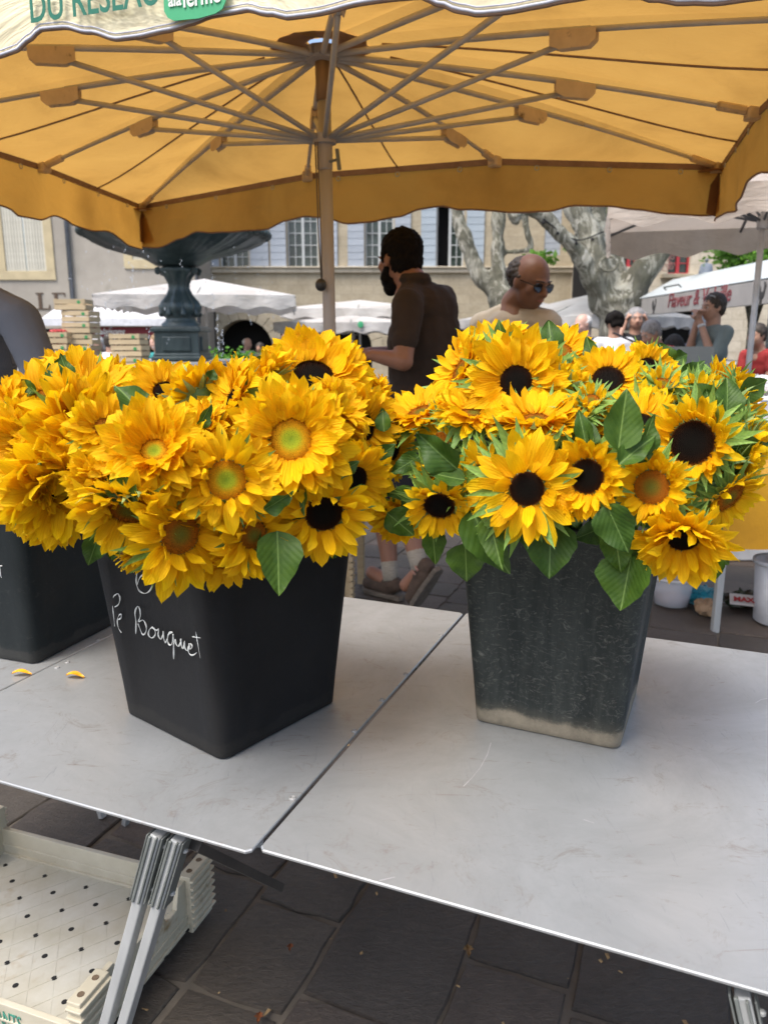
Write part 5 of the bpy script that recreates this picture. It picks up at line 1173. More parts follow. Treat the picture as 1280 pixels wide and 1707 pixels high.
b = MB(); bk = J2['neck'].lerp(J2['hip'], .35) + V3((.10, .05, .08)); b.ell(bk, (.12, .13, .2)); b.capsule(J2['sl'] + V3((0, 0, .06)), .025, bk, .03); o = remesh_build(b, 'backpack', M['c_black'], None, .012, 3); tag(o, 'dark backpack on the back of the woman in the coral top', 'backpack')
far_person('bald man in a navy jacket with a pale blue mask turned left', 972, 541, 9.2, -60, 'skin_pale', 'c_navy', 'c_navy', 'h_white', 'bald', 1.7, .25, 'fwd', pitch=-.25, sleeve=1.8, vox=.013)
far_person('person with curly black hair seen from behind below the tree fork', 1024, 540, 8.2, 165, 'skin_mid', 'c_white', 'c_black', 'h_black', 'curly', 1.55, .1, gender='f')
far_person('stooping person in a navy top with grey hair beside the man holding his chin', 1166, 560, 8.4, 100, 'skin_mid', 'c_navy', 'c_navy', 'h_grey', 'short', 1.6, .7, 'fwd', sleeve=1.7, pitch=-.5)
far_person('white haired woman in a pink top next to the tall stack of wooden crates', 163, 573, 11.5, 30, 'skin_pale', 'c_pink', 'c_white', 'h_white', 'bob', 1.55, .1, gender='f')
far_person('person in a white t-shirt seen from behind between two crate stacks', 184, 570, 11.0, 170, 'skin_mid', 'c_white', 'c_denim', 'h_brown', 'short', 1.62, .05)
far_person('fair haired woman in a sleeveless teal top left of the fountain pedestal', 262, 571, 11.2, -40, 'skin_pale', 'c_teal', 'c_black', 'h_fair', 'bob', 1.6, .15, 'fwd', gender='f', sleeveless=True)
far_person('bald man in a white shirt in front of the dark arch', 412, 573, 15.0, 50, 'skin_pale', 'c_white', 'c_black', 'h_white', 'bald', 1.55, .1)
far_person('dark haired person far off behind the left white parasol', 474, 560, 17.0, 20, 'skin_mid', 'c_navy', 'c_black', 'h_black', 'short', 1.66)
far_person('person with brown hair low in front of the dark arch', 434, 580, 17.0, -20, 'skin_mid', 'c_print', 'c_black', 'h_brown', 'bob', 1.5)
far_person('seller in a red and dark striped top under the beige awning at the right', 1262, 560, 8.0, -60, 'skin_mid', 'c_red', 'c_black', 'h_brown', 'short', 1.65, .35, 'fwd')
far_person('person in a pale top half hidden at the far stall left of the tree', 930, 562, 13.0, 20, 'skin_mid', 'c_white', 'c_black', 'h_grey', 'short', 1.6)
# ================================================================ buildings
M['plaster'] = mat('grey_plaster', (.36, .33, .28), (.29, .265, .225), 1.6, .9, 0, .15, .02, spots=(.8, .62, (.26, .24, .20)))
def m_stone(name, c1, c2, sc_, mort):
    m, n, l, p = nodes(name); v = coords(n, l, (1, 1, 1), (R(90), 0, 0)); br = n.new('ShaderNodeTexBrick'); l.new(v, br.inputs['Vector'])
    br.inputs['Scale'].default_value = sc_; br.inputs['Mortar Size'].default_value = .012; br.inputs['Mortar Smooth'].default_value = .6; br.inputs['Brick Width'].default_value = .75; br.inputs['Row Height'].default_value = .32; br.inputs['Bias'].default_value = -.2
    br.inputs['Color1'].default_value = (*c1, 1); br.inputs['Color2'].default_value = (*c2, 1); br.inputs['Mortar'].default_value = (*mort, 1)
    t = noise(n, l, 1.5, 8, .7, coords(n, l)); s = ramp(n, l, t.outputs[0], [(.3, (.72, .70, .66)), (.7, (1, 1, 1))]); c = mixc(n, l, 1, br.outputs[0], s.outputs[0], 'MULTIPLY')
    t2 = noise(n, l, 9, 6, .8, coords(n, l)); s2 = ramp(n, l, t2.outputs[0], [(.3, (.8, .78, .75)), (.55, (1, 1, 1))]); c = mixc(n, l, 1, c, s2.outputs[0], 'MULTIPLY')
    l.new(c, p.inputs['Base Color']); p.inputs['Roughness'].default_value = .9; bump(n, l, p, t2.outputs[0], .4, .02); return m
M['stone'] = m_stone('limestone_blocks', (.47, .41, .30), (.40, .35, .255), 1.0, (.36, .32, .24)); M['stone_pale'] = m_stone('pale_limestone', (.62, .56, .45), (.55, .49, .38), 1.0, (.46, .41, .33))
M['ochre'] = mat('ochre_surround', (.52, .44, .27), (.42, .35, .22), 3, .9, 0, .1); M['shut_grey'] = mat('pale_grey_shutter', (.40, .44, .49), (.31, .35, .40), 6, .75, 0, .1, rnd=.12); M['shut_blue'] = mat('pale_blue_shutter', (.38, .44, .49), (.31, .37, .42), 6, .75, rnd=.1)
M['shut_cream'] = mat('cream_shutter', (.60, .58, .49), (.48, .46, .38), 6, .8, rnd=.1); M['frame_grey'] = mat('window_frame_paint', (.48, .50, .50), (.38, .40, .40), 12, .6); M['frame_red'] = mat('red_window_paint', (.42, .035, .045), (.30, .025, .03), 12, .5)
M['pane'] = m_glass('window_pane', (.018, .024, .022)); M['void'] = mat('painted_dark_interior', (.008, .008, .009), (.012, .011, .010), 2, .95); M['zinc'] = mat('zinc_pipe', (.16, .18, .20), (.11, .12, .14), 8, .5, .5); M['letter'] = mat('brown_wall_lettering', (.11, .075, .05), (.07, .048, .034), 30, .9)  # void: near-black colour stands in for shade inside the rooms
def wall_mesh(mb, x0, x1, z0, z1, Y, rects, arches, depth=.35):
    """front wall facing -Y with real openings; rects (x0,x1,z0,z1); arches (xc,r,zspring)"""
    ops = [tuple(r_) for r_ in rects] + [(xc - r_, xc + r_, z0, zs + r_) for xc, r_, zs in arches]
    xs = sorted({x0, x1, *[o[0] for o in ops], *[o[1] for o in ops]}); zs_ = sorted({z0, z1, *[o[2] for o in ops], *[o[3] for o in ops]})
    for a, b_ in zip(xs, xs[1:]):
        for c, d in zip(zs_, zs_[1:]):
            mx_, mz_ = (a + b_) / 2, (c + d) / 2
            if any(o[0] < mx_ < o[1] and o[2] < mz_ < o[3] for o in ops): continue
            mb.add([(a, Y, c), (b_, Y, c), (b_, Y, d), (a, Y, d)], [(0, 1, 2, 3)])
    for o in rects:
        a, b_, c, d = o; q = [(a, c), (b_, c), (b_, d), (a, d)]
        for (p, r_) in zip(q, q[1:] + q[:1]): mb.add([(p[0], Y, p[1]), (r_[0], Y, r_[1]), (r_[0], Y + depth, r_[1]), (p[0], Y + depth, p[1])], [(0, 1, 2, 3)])
    for xc, r_, zsp in arches:
        N = 20; arc = [(xc - r_ * math.cos(math.pi * i / N), zsp + r_ * math.sin(math.pi * i / N)) for i in range(N + 1)]; zt = zsp + r_
        for i in range(N): (a, c), (b_, d) = arc[i], arc[i + 1]; mb.add([(a, Y, c), (b_, Y, d), (b_, Y, zt), (a, Y, zt)], [(0, 1, 2, 3)])
        path = [(xc - r_, z0)] + arc + [(xc + r_, z0)]
        for p, q in zip(path, path[1:]): mb.add([(p[0], Y, p[1]), (q[0], Y, q[1]), (q[0], Y + .9, q[1]), (p[0], Y + .9, p[1])], [(0, 1, 2, 3)])
def voussoirs(parent, xc, r_, zsp, Y, mt, n=11, w=.42):
    for i in range(n):
        a0, a1 = math.pi * (i + .03) / n, math.pi * (i + .97) / n; vs = []
        for yy in (Y - .045, Y + .05):
            for a, rr in ((a0, r_), (a1, r_), (a1, r_ + w), (a0, r_ + w)): vs.append((xc - rr * math.cos(a), yy, zsp + rr * math.sin(a)))
        m = MB(); m.add(vs, [(0, 1, 2, 3), (7, 6, 5, 4), (0, 4, 5, 1), (1, 5, 6, 2), (2, 6, 7, 3), (3, 7, 4, 0)]); m.build('arch_stone', mt, parent, bevel=.012)
def window(parent, x0, x1, z0, z1, Y, fm, cols=4, rows=6, open_half=False, d=.2):
    w = MB(); Yw = Y + d; t = .05
    for a, b_ in (((x0 + t / 2, z0), (x0 + t / 2, z1)), ((x1 - t / 2, z0), (x1 - t / 2, z1)), (((x0 + x1) / 2, z0), ((x0 + x1) / 2, z1))): w.box(((a[0] + b_[0]) / 2, Yw, (z0 + z1) / 2), (t if a[0] != (x0 + x1) / 2 else .09, .06, z1 - z0))
    for z in (z0 + t / 2, z1 - t / 2): w.box(((x0 + x1) / 2, Yw + .002, z), (x1 - x0 - .01, .055, t))
    xm = (x0 + x1) / 2
    for h_ in range(2):
        if open_half and h_ == 0: continue
        a, b_ = (x0, xm) if h_ == 0 else (xm, x1); nc = cols // 2
        for i in range(1, nc): w.box((a + (b_ - a) * i / nc, Yw + .004, (z0 + z1) / 2), (.024, .04, z1 - z0 - .02))
        for j in range(1, rows): w.box(((a + b_) / 2, Yw + .006, z0 + (z1 - z0) * j / rows), (b_ - a - .03, .036, .024))
    wo = w.build('window', fm, parent)
    for h_ in range(2):
        a, b_ = (x0 + .03, xm - .03) if h_ == 0 else (xm + .03, x1 - .03); p = MB(); p.box(((a + b_) / 2, Yw + .045 + (.5 if (open_half and h_ == 0) else 0), (z0 + z1) / 2), (b_ - a, .01, z1 - z0 - .04)); p.build('pane', M['void'] if (open_half and h_ == 0) else M['pane'], wo)  # open half has no glass: near-black sheet stands in for the shaded room
    s = MB(); s.box((xm, Y - .04, z0 - .05), (x1 - x0 + .16, .16, .09)); s.build('sill', M['stone_pale'], wo, bevel=.01)
def shutter(parent, x0, x1, z0, z1, Y, mt, n=10, vertical=False):
    s = MB(); s.box(((x0 + x1) / 2, Y - .03, (z0 + z1) / 2), (x1 - x0, .03, z1 - z0)); so = s.build('shutter', mt, parent)
    me = None
    for i in range(n):
        p = MB()
        if vertical: w = (x1 - x0) / n; c = (x0 + w * (i + .5), Y - .056, (z0 + z1) / 2); dm = (w - .014, .022, z1 - z0 - .01)
        else: hh = (z1 - z0) / n; c = ((x0 + x1) / 2, Y - .056, z0 + hh * (i + .5)); dm = (x1 - x0 - .01, .022, hh - .016)
        if me is None: p.box((0, 0, 0), dm); me = p.mesh('plank', mt)
        link('plank', me, so, ml=Matrix.Translation(c))
    return so
def X(px, Y, py=450): return at_y(px, py, Y).x
def Z(py, Y, px=640): return at_y(px, py, Y).z
# --- middle stone house
Y = 28.0; mid = empty('stone_house', (0, Y, 0), label='long pale stone house with grey shutters and arcade behind the market', cat='building'); mid.location = (0, 0, 0)
zw0, zw1 = Z(447, Y), Z(447, Y) + 2.35; wins = [(368, 416), (480, 531), (609, 656), (727, 772)]
rects = [(X(a, Y), X(b_, Y), zw0, zw1) for a, b_ in wins]; rects.append((X(905, Y), X(932, Y), Z(425, Y), Z(425, Y) + 1.6))
rads = 1.02; arcs = [(X(407, Y, 560), rads, 1.0), (X(572, Y, 560), rads, 1.0), (X(737, Y, 560), rads, 1.0), (X(902, Y, 560), rads, 1.0)]
m = MB(); wall_mesh(m, X(331, Y), 10.5, 0, 10, Y, rects, arcs); m.build('wall', M['stone'], mid)
m = MB(); m.box((1.8, Y + 1.4, 5), (17.6, .1, 10)); m.box((1.8, Y + 1.0, 3.2), (17.6, .8, .05)); m.build('inner_wall', M['void'], mid)
for a in arcs: voussoirs(mid, *a, Y, M['stone'])
for i, r_ in enumerate(rects[:4]): window(mid, *r_, Y, M['frame_grey'], open_half=(i == 3))
for i, (a, b_) in enumerate([(345, 366), (418, 449), (452, 478), (533, 563), (580, 607), (658, 684), (701, 726), (776, 805)]): shutter(mid, X(a, Y), X(b_, Y), zw0 + .05, zw1, Y, M['shut_blue'] if i > 5 else M['shut_grey'])
shutter(mid, X(905, Y), X(932, Y), Z(425, Y), Z(425, Y) + 1.6, Y + .1, M['shut_grey'], 8)
m = MB(); zc = Z(451, Y); m.box(((X(331, Y) + 10.5) / 2, Y - .05, zc), (10.5 - X(331, Y), .14, .16)); m.box(((X(331, Y) + 10.5) / 2, Y - .09, zc + .10), (10.5 - X(331, Y), .22, .05)); m.build('string_course', M['stone_pale'], mid, bevel=.02)
m = MB(); m.add([(X(331, Y), Y, 10), (10.5, Y, 10), (10.5, Y + 9, 12.5), (X(331, Y), Y + 9, 12.5)], [(0, 1, 2, 3)]); m.build('roof', mat('clay_roof', (.30, .16, .10), (.20, .11, .07), 3, .9), mid)
# --- left plaster house
Y = 26.0; lh = empty('plaster_house', (0, 0, 0), label='grey plastered house with closed cream shutters and painted capital letters at left', cat='building')
xl0, xl1 = X(-260, Y), X(332, Y); r1 = (X(12, Y), X(79, Y), Z(452, Y), Z(452, Y) + 2.5); r2 = (X(223, Y), X(251, Y), Z(433, Y), Z(433, Y) + 1.4)
m = MB(); wall_mesh(m, xl0, xl1, 0, 9.5, Y, [r1, r2, (X(60, Y), X(300, Y), .1, Z(548, Y))], []); m.add([(xl1, Y, 0), (xl1, Y + 6, 0), (xl1, Y + 6, 9.5), (xl1, Y, 9.5)], [(0, 1, 2, 3)]); m.build('wall', M['plaster'], lh)
m = MB(); m.box(((X(60, Y) + X(300, Y)) / 2, Y + 2.0, 1.2), (6, .1, 2.6)); m.build('shop_interior', M['void'], lh)
for r_ in (r1, r2):
    m = MB(); a, b_, c, d = r_; w = .28
    for bx_ in (((a - w / 2, c, d + 0), 1), ((b_ + w / 2, c, d), 1)): m.box((bx_[0][0], Y - .02, (c + d) / 2), (w, .05, d - c))
    m.box(((a + b_) / 2, Y - .022, c - .14), (b_ - a + 2 * w, .055, .28)); m.build('window_surround', M['ochre'], lh, bevel=.01)
xm = (r1[0] + r1[1]) / 2; shutter(lh, r1[0], xm - .015, r1[2], r1[3], Y + .06, M['shut_cream'], 7, True); shutter(lh, xm + .015, r1[1], r1[2], r1[3], Y + .06, M['shut_cream'], 7, True); shutter(lh, r2[0], r2[1], r2[2], r2[3], Y + .06, M['shut_cream'], 6, True)
def serif(ch, x, z, w, h_):
    m = MB(); yy = Y - .012; t = .11; s = .035; B = lambda a, b_, c, d: m.box((x + (a + b_) / 2 * w, yy, z + (c + d) / 2 * h_), ((b_ - a) * w, .02, (d - c) * h_))
    B(.16, .40, 0, 1); B(.02, .16, 0, .07); B(.02, .16, .93, 1); B(.40, .54, .93, 1) if ch == 'L' else B(.40, .92, .93, 1); B(.40, .94, 0, .07); B(.86, .94, .07, .28)
    if ch == 'E': B(.86, .92, .74, .93); B(.40, .70, .47, .54); B(.62, .68, .40, .61)
    m.build('painted_letter', M['letter'], lh)
zl = Z(516, Y); hl_ = Z(488, Y) - zl
serif('L', X(61, Y, 500), zl, X(86, Y, 500) - X(62, Y, 500), hl_); serif('E', X(88, Y, 500), zl, X(112, Y, 500) - X(88, Y, 500), hl_)
m = MB(); m.tube([(X(119, Y, 450), Y - .08, 9.4), (X(119, Y, 450), Y - .08, Z(526, Y))], .07, 10)
for z in (3.2, 5.2, 2.4): m.tube([(X(119, Y, 450), Y - .08, z), (X(119, Y, 450), Y - .08, z + .06)], .085, 10)
m.build('drainpipe', M['zinc'], lh, True); m = MB(); m.tube([(X(331, Y, 450) - .05, Y - .08, 9.4), (X(331, Y, 450) - .05, Y - .08, .1)], .06, 10); m.build('drainpipe', M['zinc'], lh, True)
# shop awning and red board
aw = empty('shop_awning', (0, 0, 0), label='retracted white shop awning with a dark red lettered valance on the plaster house', cat='awning'); Y = 24.6
m = MB(); xa, xb = X(70, Y, 535), X(287, Y, 535); za, zb = Z(543, Y), Z(524, Y)
m.add([(xa, Y, za), (xb, Y, za), (xb, Y + 1.2, zb + .25), (xa, Y + 1.2, zb + .25), (xa, Y, za + .22), (xb, Y, za + .22)], [(0, 1, 5, 4), (4, 5, 2, 3), (0, 4, 3), (1, 2, 5)]); m.build('awning_sheet', M['c_white'], aw)
m = MB(); m.box(((X(150, Y, 550) + xb) / 2, Y + .25, Z(553, Y)), (xb - X(150, Y, 550), .04, .30)); sg = m.build('sign_board', mat('dark_red_board', (.20, .02, .028), (.15, .015, .02), 5, .7), aw)
def wall_text(body, xl, xr, zb, Y, mt, parent, shear=0, bold=0.0, asp=1.0, nm='lettering'):
    Mt = Matrix(((1, 0, 0), (0, 0, -1), (0, 1, 0))).to_4x4(); Mt.translation = (xl, Y, zb); o = text(nm, body, 1, mt, None, None, .004, shear, bold=bold); w = max(v.co.x for v in o.data.vertices); s = (xr - xl) / w; o.data.transform(Matrix.Diagonal((s, s * asp, 1, 1))); o.matrix_basis = Mt; o.parent = parent; return o
wall_text('Salaisons', X(154, Y, 555), X(205, Y, 555), Z(557, Y), Y + .22, M['white_ink'], aw, .35, .01)
# --- right pale house with red windows
Y = 24.0; rh = empty('pale_house', (0, 0, 0), label='pale cream stone house with red framed windows behind the trees at right', cat='building')
ra = (X(1114, Y, 430), X(1151, Y, 430), Z(457, Y), Z(400, Y)); rb = (X(1207, Y, 410), X(1232, Y, 410), Z(432, Y), Z(398, Y)); rc_ = (X(1036, Y), X(1060, Y), Z(445, Y), Z(395, Y))
aR = (X(1150, Y, 540), .85, Z(545, Y))
m = MB(); wall_mesh(m, X(1005, Y), X(1560, Y), 0, 10, Y, [ra, rb, rc_], [aR]); m.add([(X(1005, Y), Y, 0), (X(1005, Y), Y + 5, 0), (X(1005, Y), Y + 5, 10), (X(1005, Y), Y, 10)], [(0, 3, 2, 1)]); m.build('wall', M['stone_pale'], rh)
m = MB(); m.box((12, Y + 1.5, 5), (12, .1, 10)); m.build('inner_wall', M['void'], rh); voussoirs(rh, *aR, Y, M['stone_pale'], 9, .3)
for i, r_ in enumerate((ra, rb, rc_)): window(rh, *r_, Y, M['frame_red'], 2, 3, open_half=False, d=.15)
m = MB(); m.box(((X(1100, Y) + X(1168, Y)) / 2, Y - .15, Z(461, Y)), (X(1168, Y) - X(1100, Y), .3, .12)); m.build('ledge', M['stone'], rh, bevel=.02)
m = MB(); cx_ = X(1104, Y, 440)
for sx_, rr in ((-1, .12), (1, .12), (-.2, .2), (.5, .09)):
    for zz_ in (0, .28, .52): m.tube([(cx_ + sx_ * .14 + rr * math.cos(a) * (1 - a / 12), Y - .35, Z(455, Y) + .15 + zz_ + rr * math.sin(a) * (1 - a / 12)) for a in [i * .5 for i in range(18)]], .012, 5)
m.build('iron_scroll', mat('rusty_iron', (.30, .14, .12), (.2, .1, .09), 30, .7), rh, True)
# ================================================================ fountain
M['iron'] = mat('wet_green_iron', (.065, .090, .090), (.030, .045, .046), 9, .38, .2, .3, .01, spots=(6, .66, (.10, .13, .13)), stretch=(1, 1, .4)); M['basin'] = mat('basin_stone', (.42, .42, .40), (.30, .30, .29), 4, .75, 0, .2, .01)
FY = 9.5; fx = (X(291, FY, 420) + X(309, FY, 580)) / 2; fz = lambda py: Z(py, FY)
ft = empty('fountain', (fx, FY, 0), label='tall dark green cast iron fountain with a wide fluted bowl and stone basin', cat='fountain')
m = MB(); n = 120; prof = [(.10, fz(446)), (.26, fz(443)), (.34, fz(436)), (.42, fz(430)), (.60, fz(423)), (.84, fz(412)), (.99, fz(402)), (1.06, fz(394)), (1.08, fz(389)), (1.06, fz(385)), (1.0, fz(388)), (.6, fz(405)), (.05, fz(410))]
vs = []; fs = []
for i, (r_, z) in enumerate(prof):
    for j in range(n):
        a = 2 * math.pi * j / n; amp = .030 * min(1, max(0, (r_ - .36) / .4)) if i < 8 else 0; zz_ = z + amp * (abs(math.sin(a * 26)) - .5); rr = r_ * (1 + (.012 * math.cos(a * 52) if i in (7, 8, 9) else 0)); vs.append((rr * math.cos(a), rr * math.sin(a), zz_))
for i in range(len(prof) - 1):
    for j in range(n): fs.append((i * n + j, i * n + (j + 1) % n, (i + 1) * n + (j + 1) % n, (i + 1) * n + j))
m.add(vs, fs); m.build('bowl', M['iron'], ft, True)
m = MB()
for j in range(52):
    a = 2 * math.pi * j / 52; m.ell((1.065 * math.cos(a), 1.065 * math.sin(a), fz(391)), (.045, .045, .04), n=8, m=6)
m.build('rim_moulding', M['iron'], ft, True, kind='stuff')
m = MB(); W_ = lambda px: px * FY / F
pf = [(W_(30), fz(549)), (W_(31), fz(540)), (W_(25), fz(536)), (W_(24), fz(530)), (W_(31), fz(520)), (W_(32), fz(511)), (W_(28), fz(503)), (W_(20), fz(492)), (W_(16), fz(482)), (W_(16), fz(474)), (W_(21), fz(462)), (W_(28), fz(455)), (W_(31), fz(449)), (W_(24), fz(446))]
vs = []; fs = []; n = 64
for i, (r_, z) in enumerate(pf):
    for j in range(n): a = 2 * math.pi * j / n; rr = r_ * (1 + (.09 * math.cos(a * 8) if 3 < i < 12 else 0)); vs.append((rr * math.cos(a), rr * math.sin(a), z))
for i in range(len(pf) - 1):
    for j in range(n): fs.append((i * n + j, i * n + (j + 1) % n, (i + 1) * n + (j + 1) % n, (i + 1) * n + j))
m.add(vs, fs)
for sx_ in (-1, 1):
    for sy_ in (-1, 1): m.tube([(sx_ * W_(29) + .03 * math.cos(a) * (1 - a / 14), sy_ * W_(14), fz(453) + .04 * math.sin(a) * (1 - a / 14)) for a in [i * .6 for i in range(18)]], .016, 6)
for k in range(8): a = k * math.pi / 4 + .39; m.capsule((W_(30) * math.cos(a), W_(30) * math.sin(a), fz(524)), .035, (W_(24) * math.cos(a), W_(24) * math.sin(a), fz(504)), .02, 8)
m.build('stem_column', M['iron'], ft, True)
m = MB(); hw = W_(38); m.box((0, 0, (fz(598) + fz(552)) / 2), (hw * 1.86, hw * 1.86, fz(552) - fz(598))); m.box((0, 0, fz(550)), (hw * 2.1, hw * 2.1, .05)); m.box((0, 0, fz(547)), (hw * 1.95, hw * 1.95, .04)); m.box((0, 0, fz(597)), (hw * 2.12, hw * 2.12, .05)); m.box((0, 0, fz(592)), (hw * 1.99, hw * 1.99, .05))
for s_ in (-1, 1): m.box((0, s_ * hw * .95, (fz(588) + fz(558)) / 2), (hw * 1.2, .03, (fz(558) - fz(588)) * .8)); m.box((s_ * hw * .95, 0, (fz(588) + fz(558)) / 2), (.03, hw * 1.2, (fz(558) - fz(588)) * .8))
m.build('pedestal', M['iron'], ft, bevel=.012)
m = MB(); m.box((0, 0, fz(602) / 2), (W_(104), W_(104), fz(602))); m.build('stone_block', M['basin'], ft, bevel=.02)
for k in range(8):       # basin of eight stone slabs
    a0, a1 = k * math.pi / 4 + .39, (k + 1) * math.pi / 4 + .39; ro, ri = 2.02, 1.70; zt = .99; vs = []
    for z in (0, zt):
        for a, rr in ((a0 + .004, ro), (a1 - .004, ro), (a1 - .004, ri), (a0 + .004, ri)): vs.append((rr * math.cos(a), rr * math.sin(a), z))
    m = MB(); m.add(vs, [(3, 2, 1, 0), (4, 5, 6, 7), (0, 1, 5, 4), (1, 2, 6, 5), (2, 3, 7, 6), (3, 0, 4, 7)]); vs = []
    for z in (zt, zt + .07):
        for a, rr in ((a0 + .003, ro + .05), (a1 - .003, ro + .05), (a1 - .003, ri - .05), (a0 + .003, ri - .05)): vs.append((rr * math.cos(a), rr * math.sin(a), z))
    m.add(vs, [(3, 2, 1, 0), (4, 5, 6, 7), (0, 1, 5, 4), (1, 2, 6, 5), (2, 3, 7, 6), (3, 0, 4, 7)]); m.build('basin_slab', M['basin'], ft, bevel=.012)
mw, nw, lw, pw = nodes('clear_water'); pw.inputs['Base Color'].default_value = (.9, .95, 1, 1); pw.inputs['Roughness'].default_value = .05; pw.inputs['Transmission Weight'].default_value = .6
m = MB(); gw = random.Random(4)
for k in range(26):
    a = gw.uniform(0, 6.28); rr = 1.08; n = gw.randint(3, 9); z = fz(398) - gw.uniform(0, .3)
    for j in range(n): z -= gw.uniform(.02, .22); q = gw.uniform(.002, .005); z > 1.0 and m.ell((fx + rr * math.cos(a) + gw.uniform(-.02, .02), FY + rr * math.sin(a), z), (q, q, q * gw.uniform(1.5, 4)), n=8, m=6)
for px_, y0, y1 in ((222, 437, 480), (356, 432, 520), (362, 520, 560), (371, 548, 596), (365, 560, 585)):
    for j in range(16): q = gw.uniform(.002, .0045); m.ell(at_y(px_ + gw.uniform(-2, 2), gw.uniform(y0, y1), 8.4), (q, q, q * gw.uniform(1.5, 4)), n=8, m=6)
m.build('water', mw, None, True, kind='structure')
m = MB(); m.lathe([(.01, 0), (1.70, 0)], (fx, FY, .93), 32, cap=False); m.build('water', mat('basin_water', (.03, .05, .05), (.02, .04, .04), 3, .06), kind='structure')
# ================================================================ wooden crates
M['wood'] = mat('pale_crate_wood', (.56, .45, .28), (.42, .32, .19), 5, .8, 0, .2, stretch=(1, 1, 12), rnd=.15); M['green_dot'] = mat('green_stamp', (.05, .30, .10), (.04, .2, .07), 9, .8)
M['berry'] = mat('red_berries', (.50, .03, .03), (.35, .02, .02), 60, .4, 0, .8)
def wcrate(x, y, z, rz, W=.38, D=.28, Hh=.11, label='', berries=False):
    o = empty('wooden_crate', (x, y, z), rz, label, 'crate', 'pale wooden fruit crates stacked on the fountain basin'); me = {}
    def slat(d, c):
        if d not in me: m = MB(); m.box((0, 0, 0), d); me[d] = m.mesh('slat', M['wood'])
        link('slat', me[d], o, ml=Matrix.Translation(c))
    for s_ in (-1, 1):
        slat((W, .006, Hh * .42), (0, s_ * D / 2, Hh * .26)); slat((W, .006, Hh * .40), (0, s_ * D / 2, Hh * .76)); slat((.006, D - .014, Hh * .42), (s_ * W / 2, 0, Hh * .26)); slat((.006, D - .014, Hh * .40), (s_ * W / 2, 0, Hh * .76))
    m = MB(); m.box((0, 0, .006), (W - .02, D - .02, .006)); m.build('crate_base', M['wood'], o); m = MB()
    for sx_ in (-1, 1):
        for sy_ in (-1, 1): m.box((sx_ * (W / 2 - .014), sy_ * (D / 2 - .014), Hh / 2), (.018, .018, Hh - .002))
    m.build('corner_post', M['wood'], o); m = MB(); m.lathe([(.018, 0), (.0001, .002)], n=10, cap=False); m.build('stamp', M['green_dot'], o).matrix_basis = Matrix.Translation((W * .3, -D / 2 - .0045, Hh * .7)) @ Matrix.Rotation(R(90), 4, 'X')
    if berries:
        m = MB()
        for i in range(40): m.ell((rf.uniform(-W / 2 + .03, W / 2 - .03), rf.uniform(-D / 2 + .03, D / 2 - .03), Hh - .01 + rf.uniform(0, .02)), .018, n=6, m=5)
        m.build('berries', M['berry'], o, True, kind='stuff')
bx = lambda px, Y: X(px, Y, 590); zr = 1.061
for i, (px_, w) in enumerate([(217, 46), (219, 45), (216, 50)][::-1]): wcrate(bx(px_, 7.85), 7.85, zr + i * .112, rf.uniform(-.1, .1), .30, .26, .11, ['bottom', 'middle', 'top'][i] + ' wooden crate of the short stack right of the person in white')
for i in range(6): wcrate(bx(137 + (0, 2, 3, 3, 4, -6)[i], 8.0), 8.0, zr + i * .112, rf.uniform(-.08, .08), .28 if i < 5 else .30, .26, .11, ['bottom', 'second', 'third', 'fourth', 'fifth', 'topmost'][i] + ' wooden crate of the tall stack near the striped shirt')
for i in range(3): wcrate(bx(106, 7.9), 7.86, zr + i * .118, rf.uniform(-.08, .08), .22, .24, .115, ['lower', 'middle', 'upper'][i] + ' crate with red fruit beside the tall wooden stack', berries=(True))
# lettuce heap on the basin rim right of the pedestal
m = MB(); gl = random.Random(8); cl = V3((X(398, 12, 590), 12.0, 1.0))
for i in range(420):
    v = V3((gl.gauss(0, .26), gl.gauss(0, .12), abs(gl.gauss(0, .07)))); a = gl.uniform(0, 6.28); s_ = gl.uniform(.03, .06); e1 = V3((math.cos(a), math.sin(a), gl.uniform(-.5, .8))) * s_; e2 = V3((-math.sin(a), math.cos(a), gl.uniform(-.3, .9))) * s_
    p = cl + v; m.add([p, p + e1, p + e1 + e2, p + e2], [(0, 1, 2, 3)])
m.build('lettuce', mat('lettuce_green', (.12, .30, .03), (.07, .20, .02), 9, .6, transl=.3), label='heap of bright green lettuce on the stall right of the fountain pedestal', cat='lettuce', kind='stuff')
tb = empty('stall_table', (X(400, 12, 610), 12.0, 0), 0, 'long white covered stall table right of the fountain holding lettuce', 'table')
m = MB(); m.box((.3, 0, .97), (2.6, .8, .04)); m.build('table_top', M['c_white'], tb, bevel=.01); m = MB(); m.box((.3, -.38, .8), (2.56, .02, .30)); m.build('cloth_front', M['c_white'], tb)
for s_ in (-.9, 1.5):
    for t_ in (-.35, .35): m = MB(); m.box((s_, t_, .48), (.05, .05, .94)); m.build('leg', M['wood'], tb)
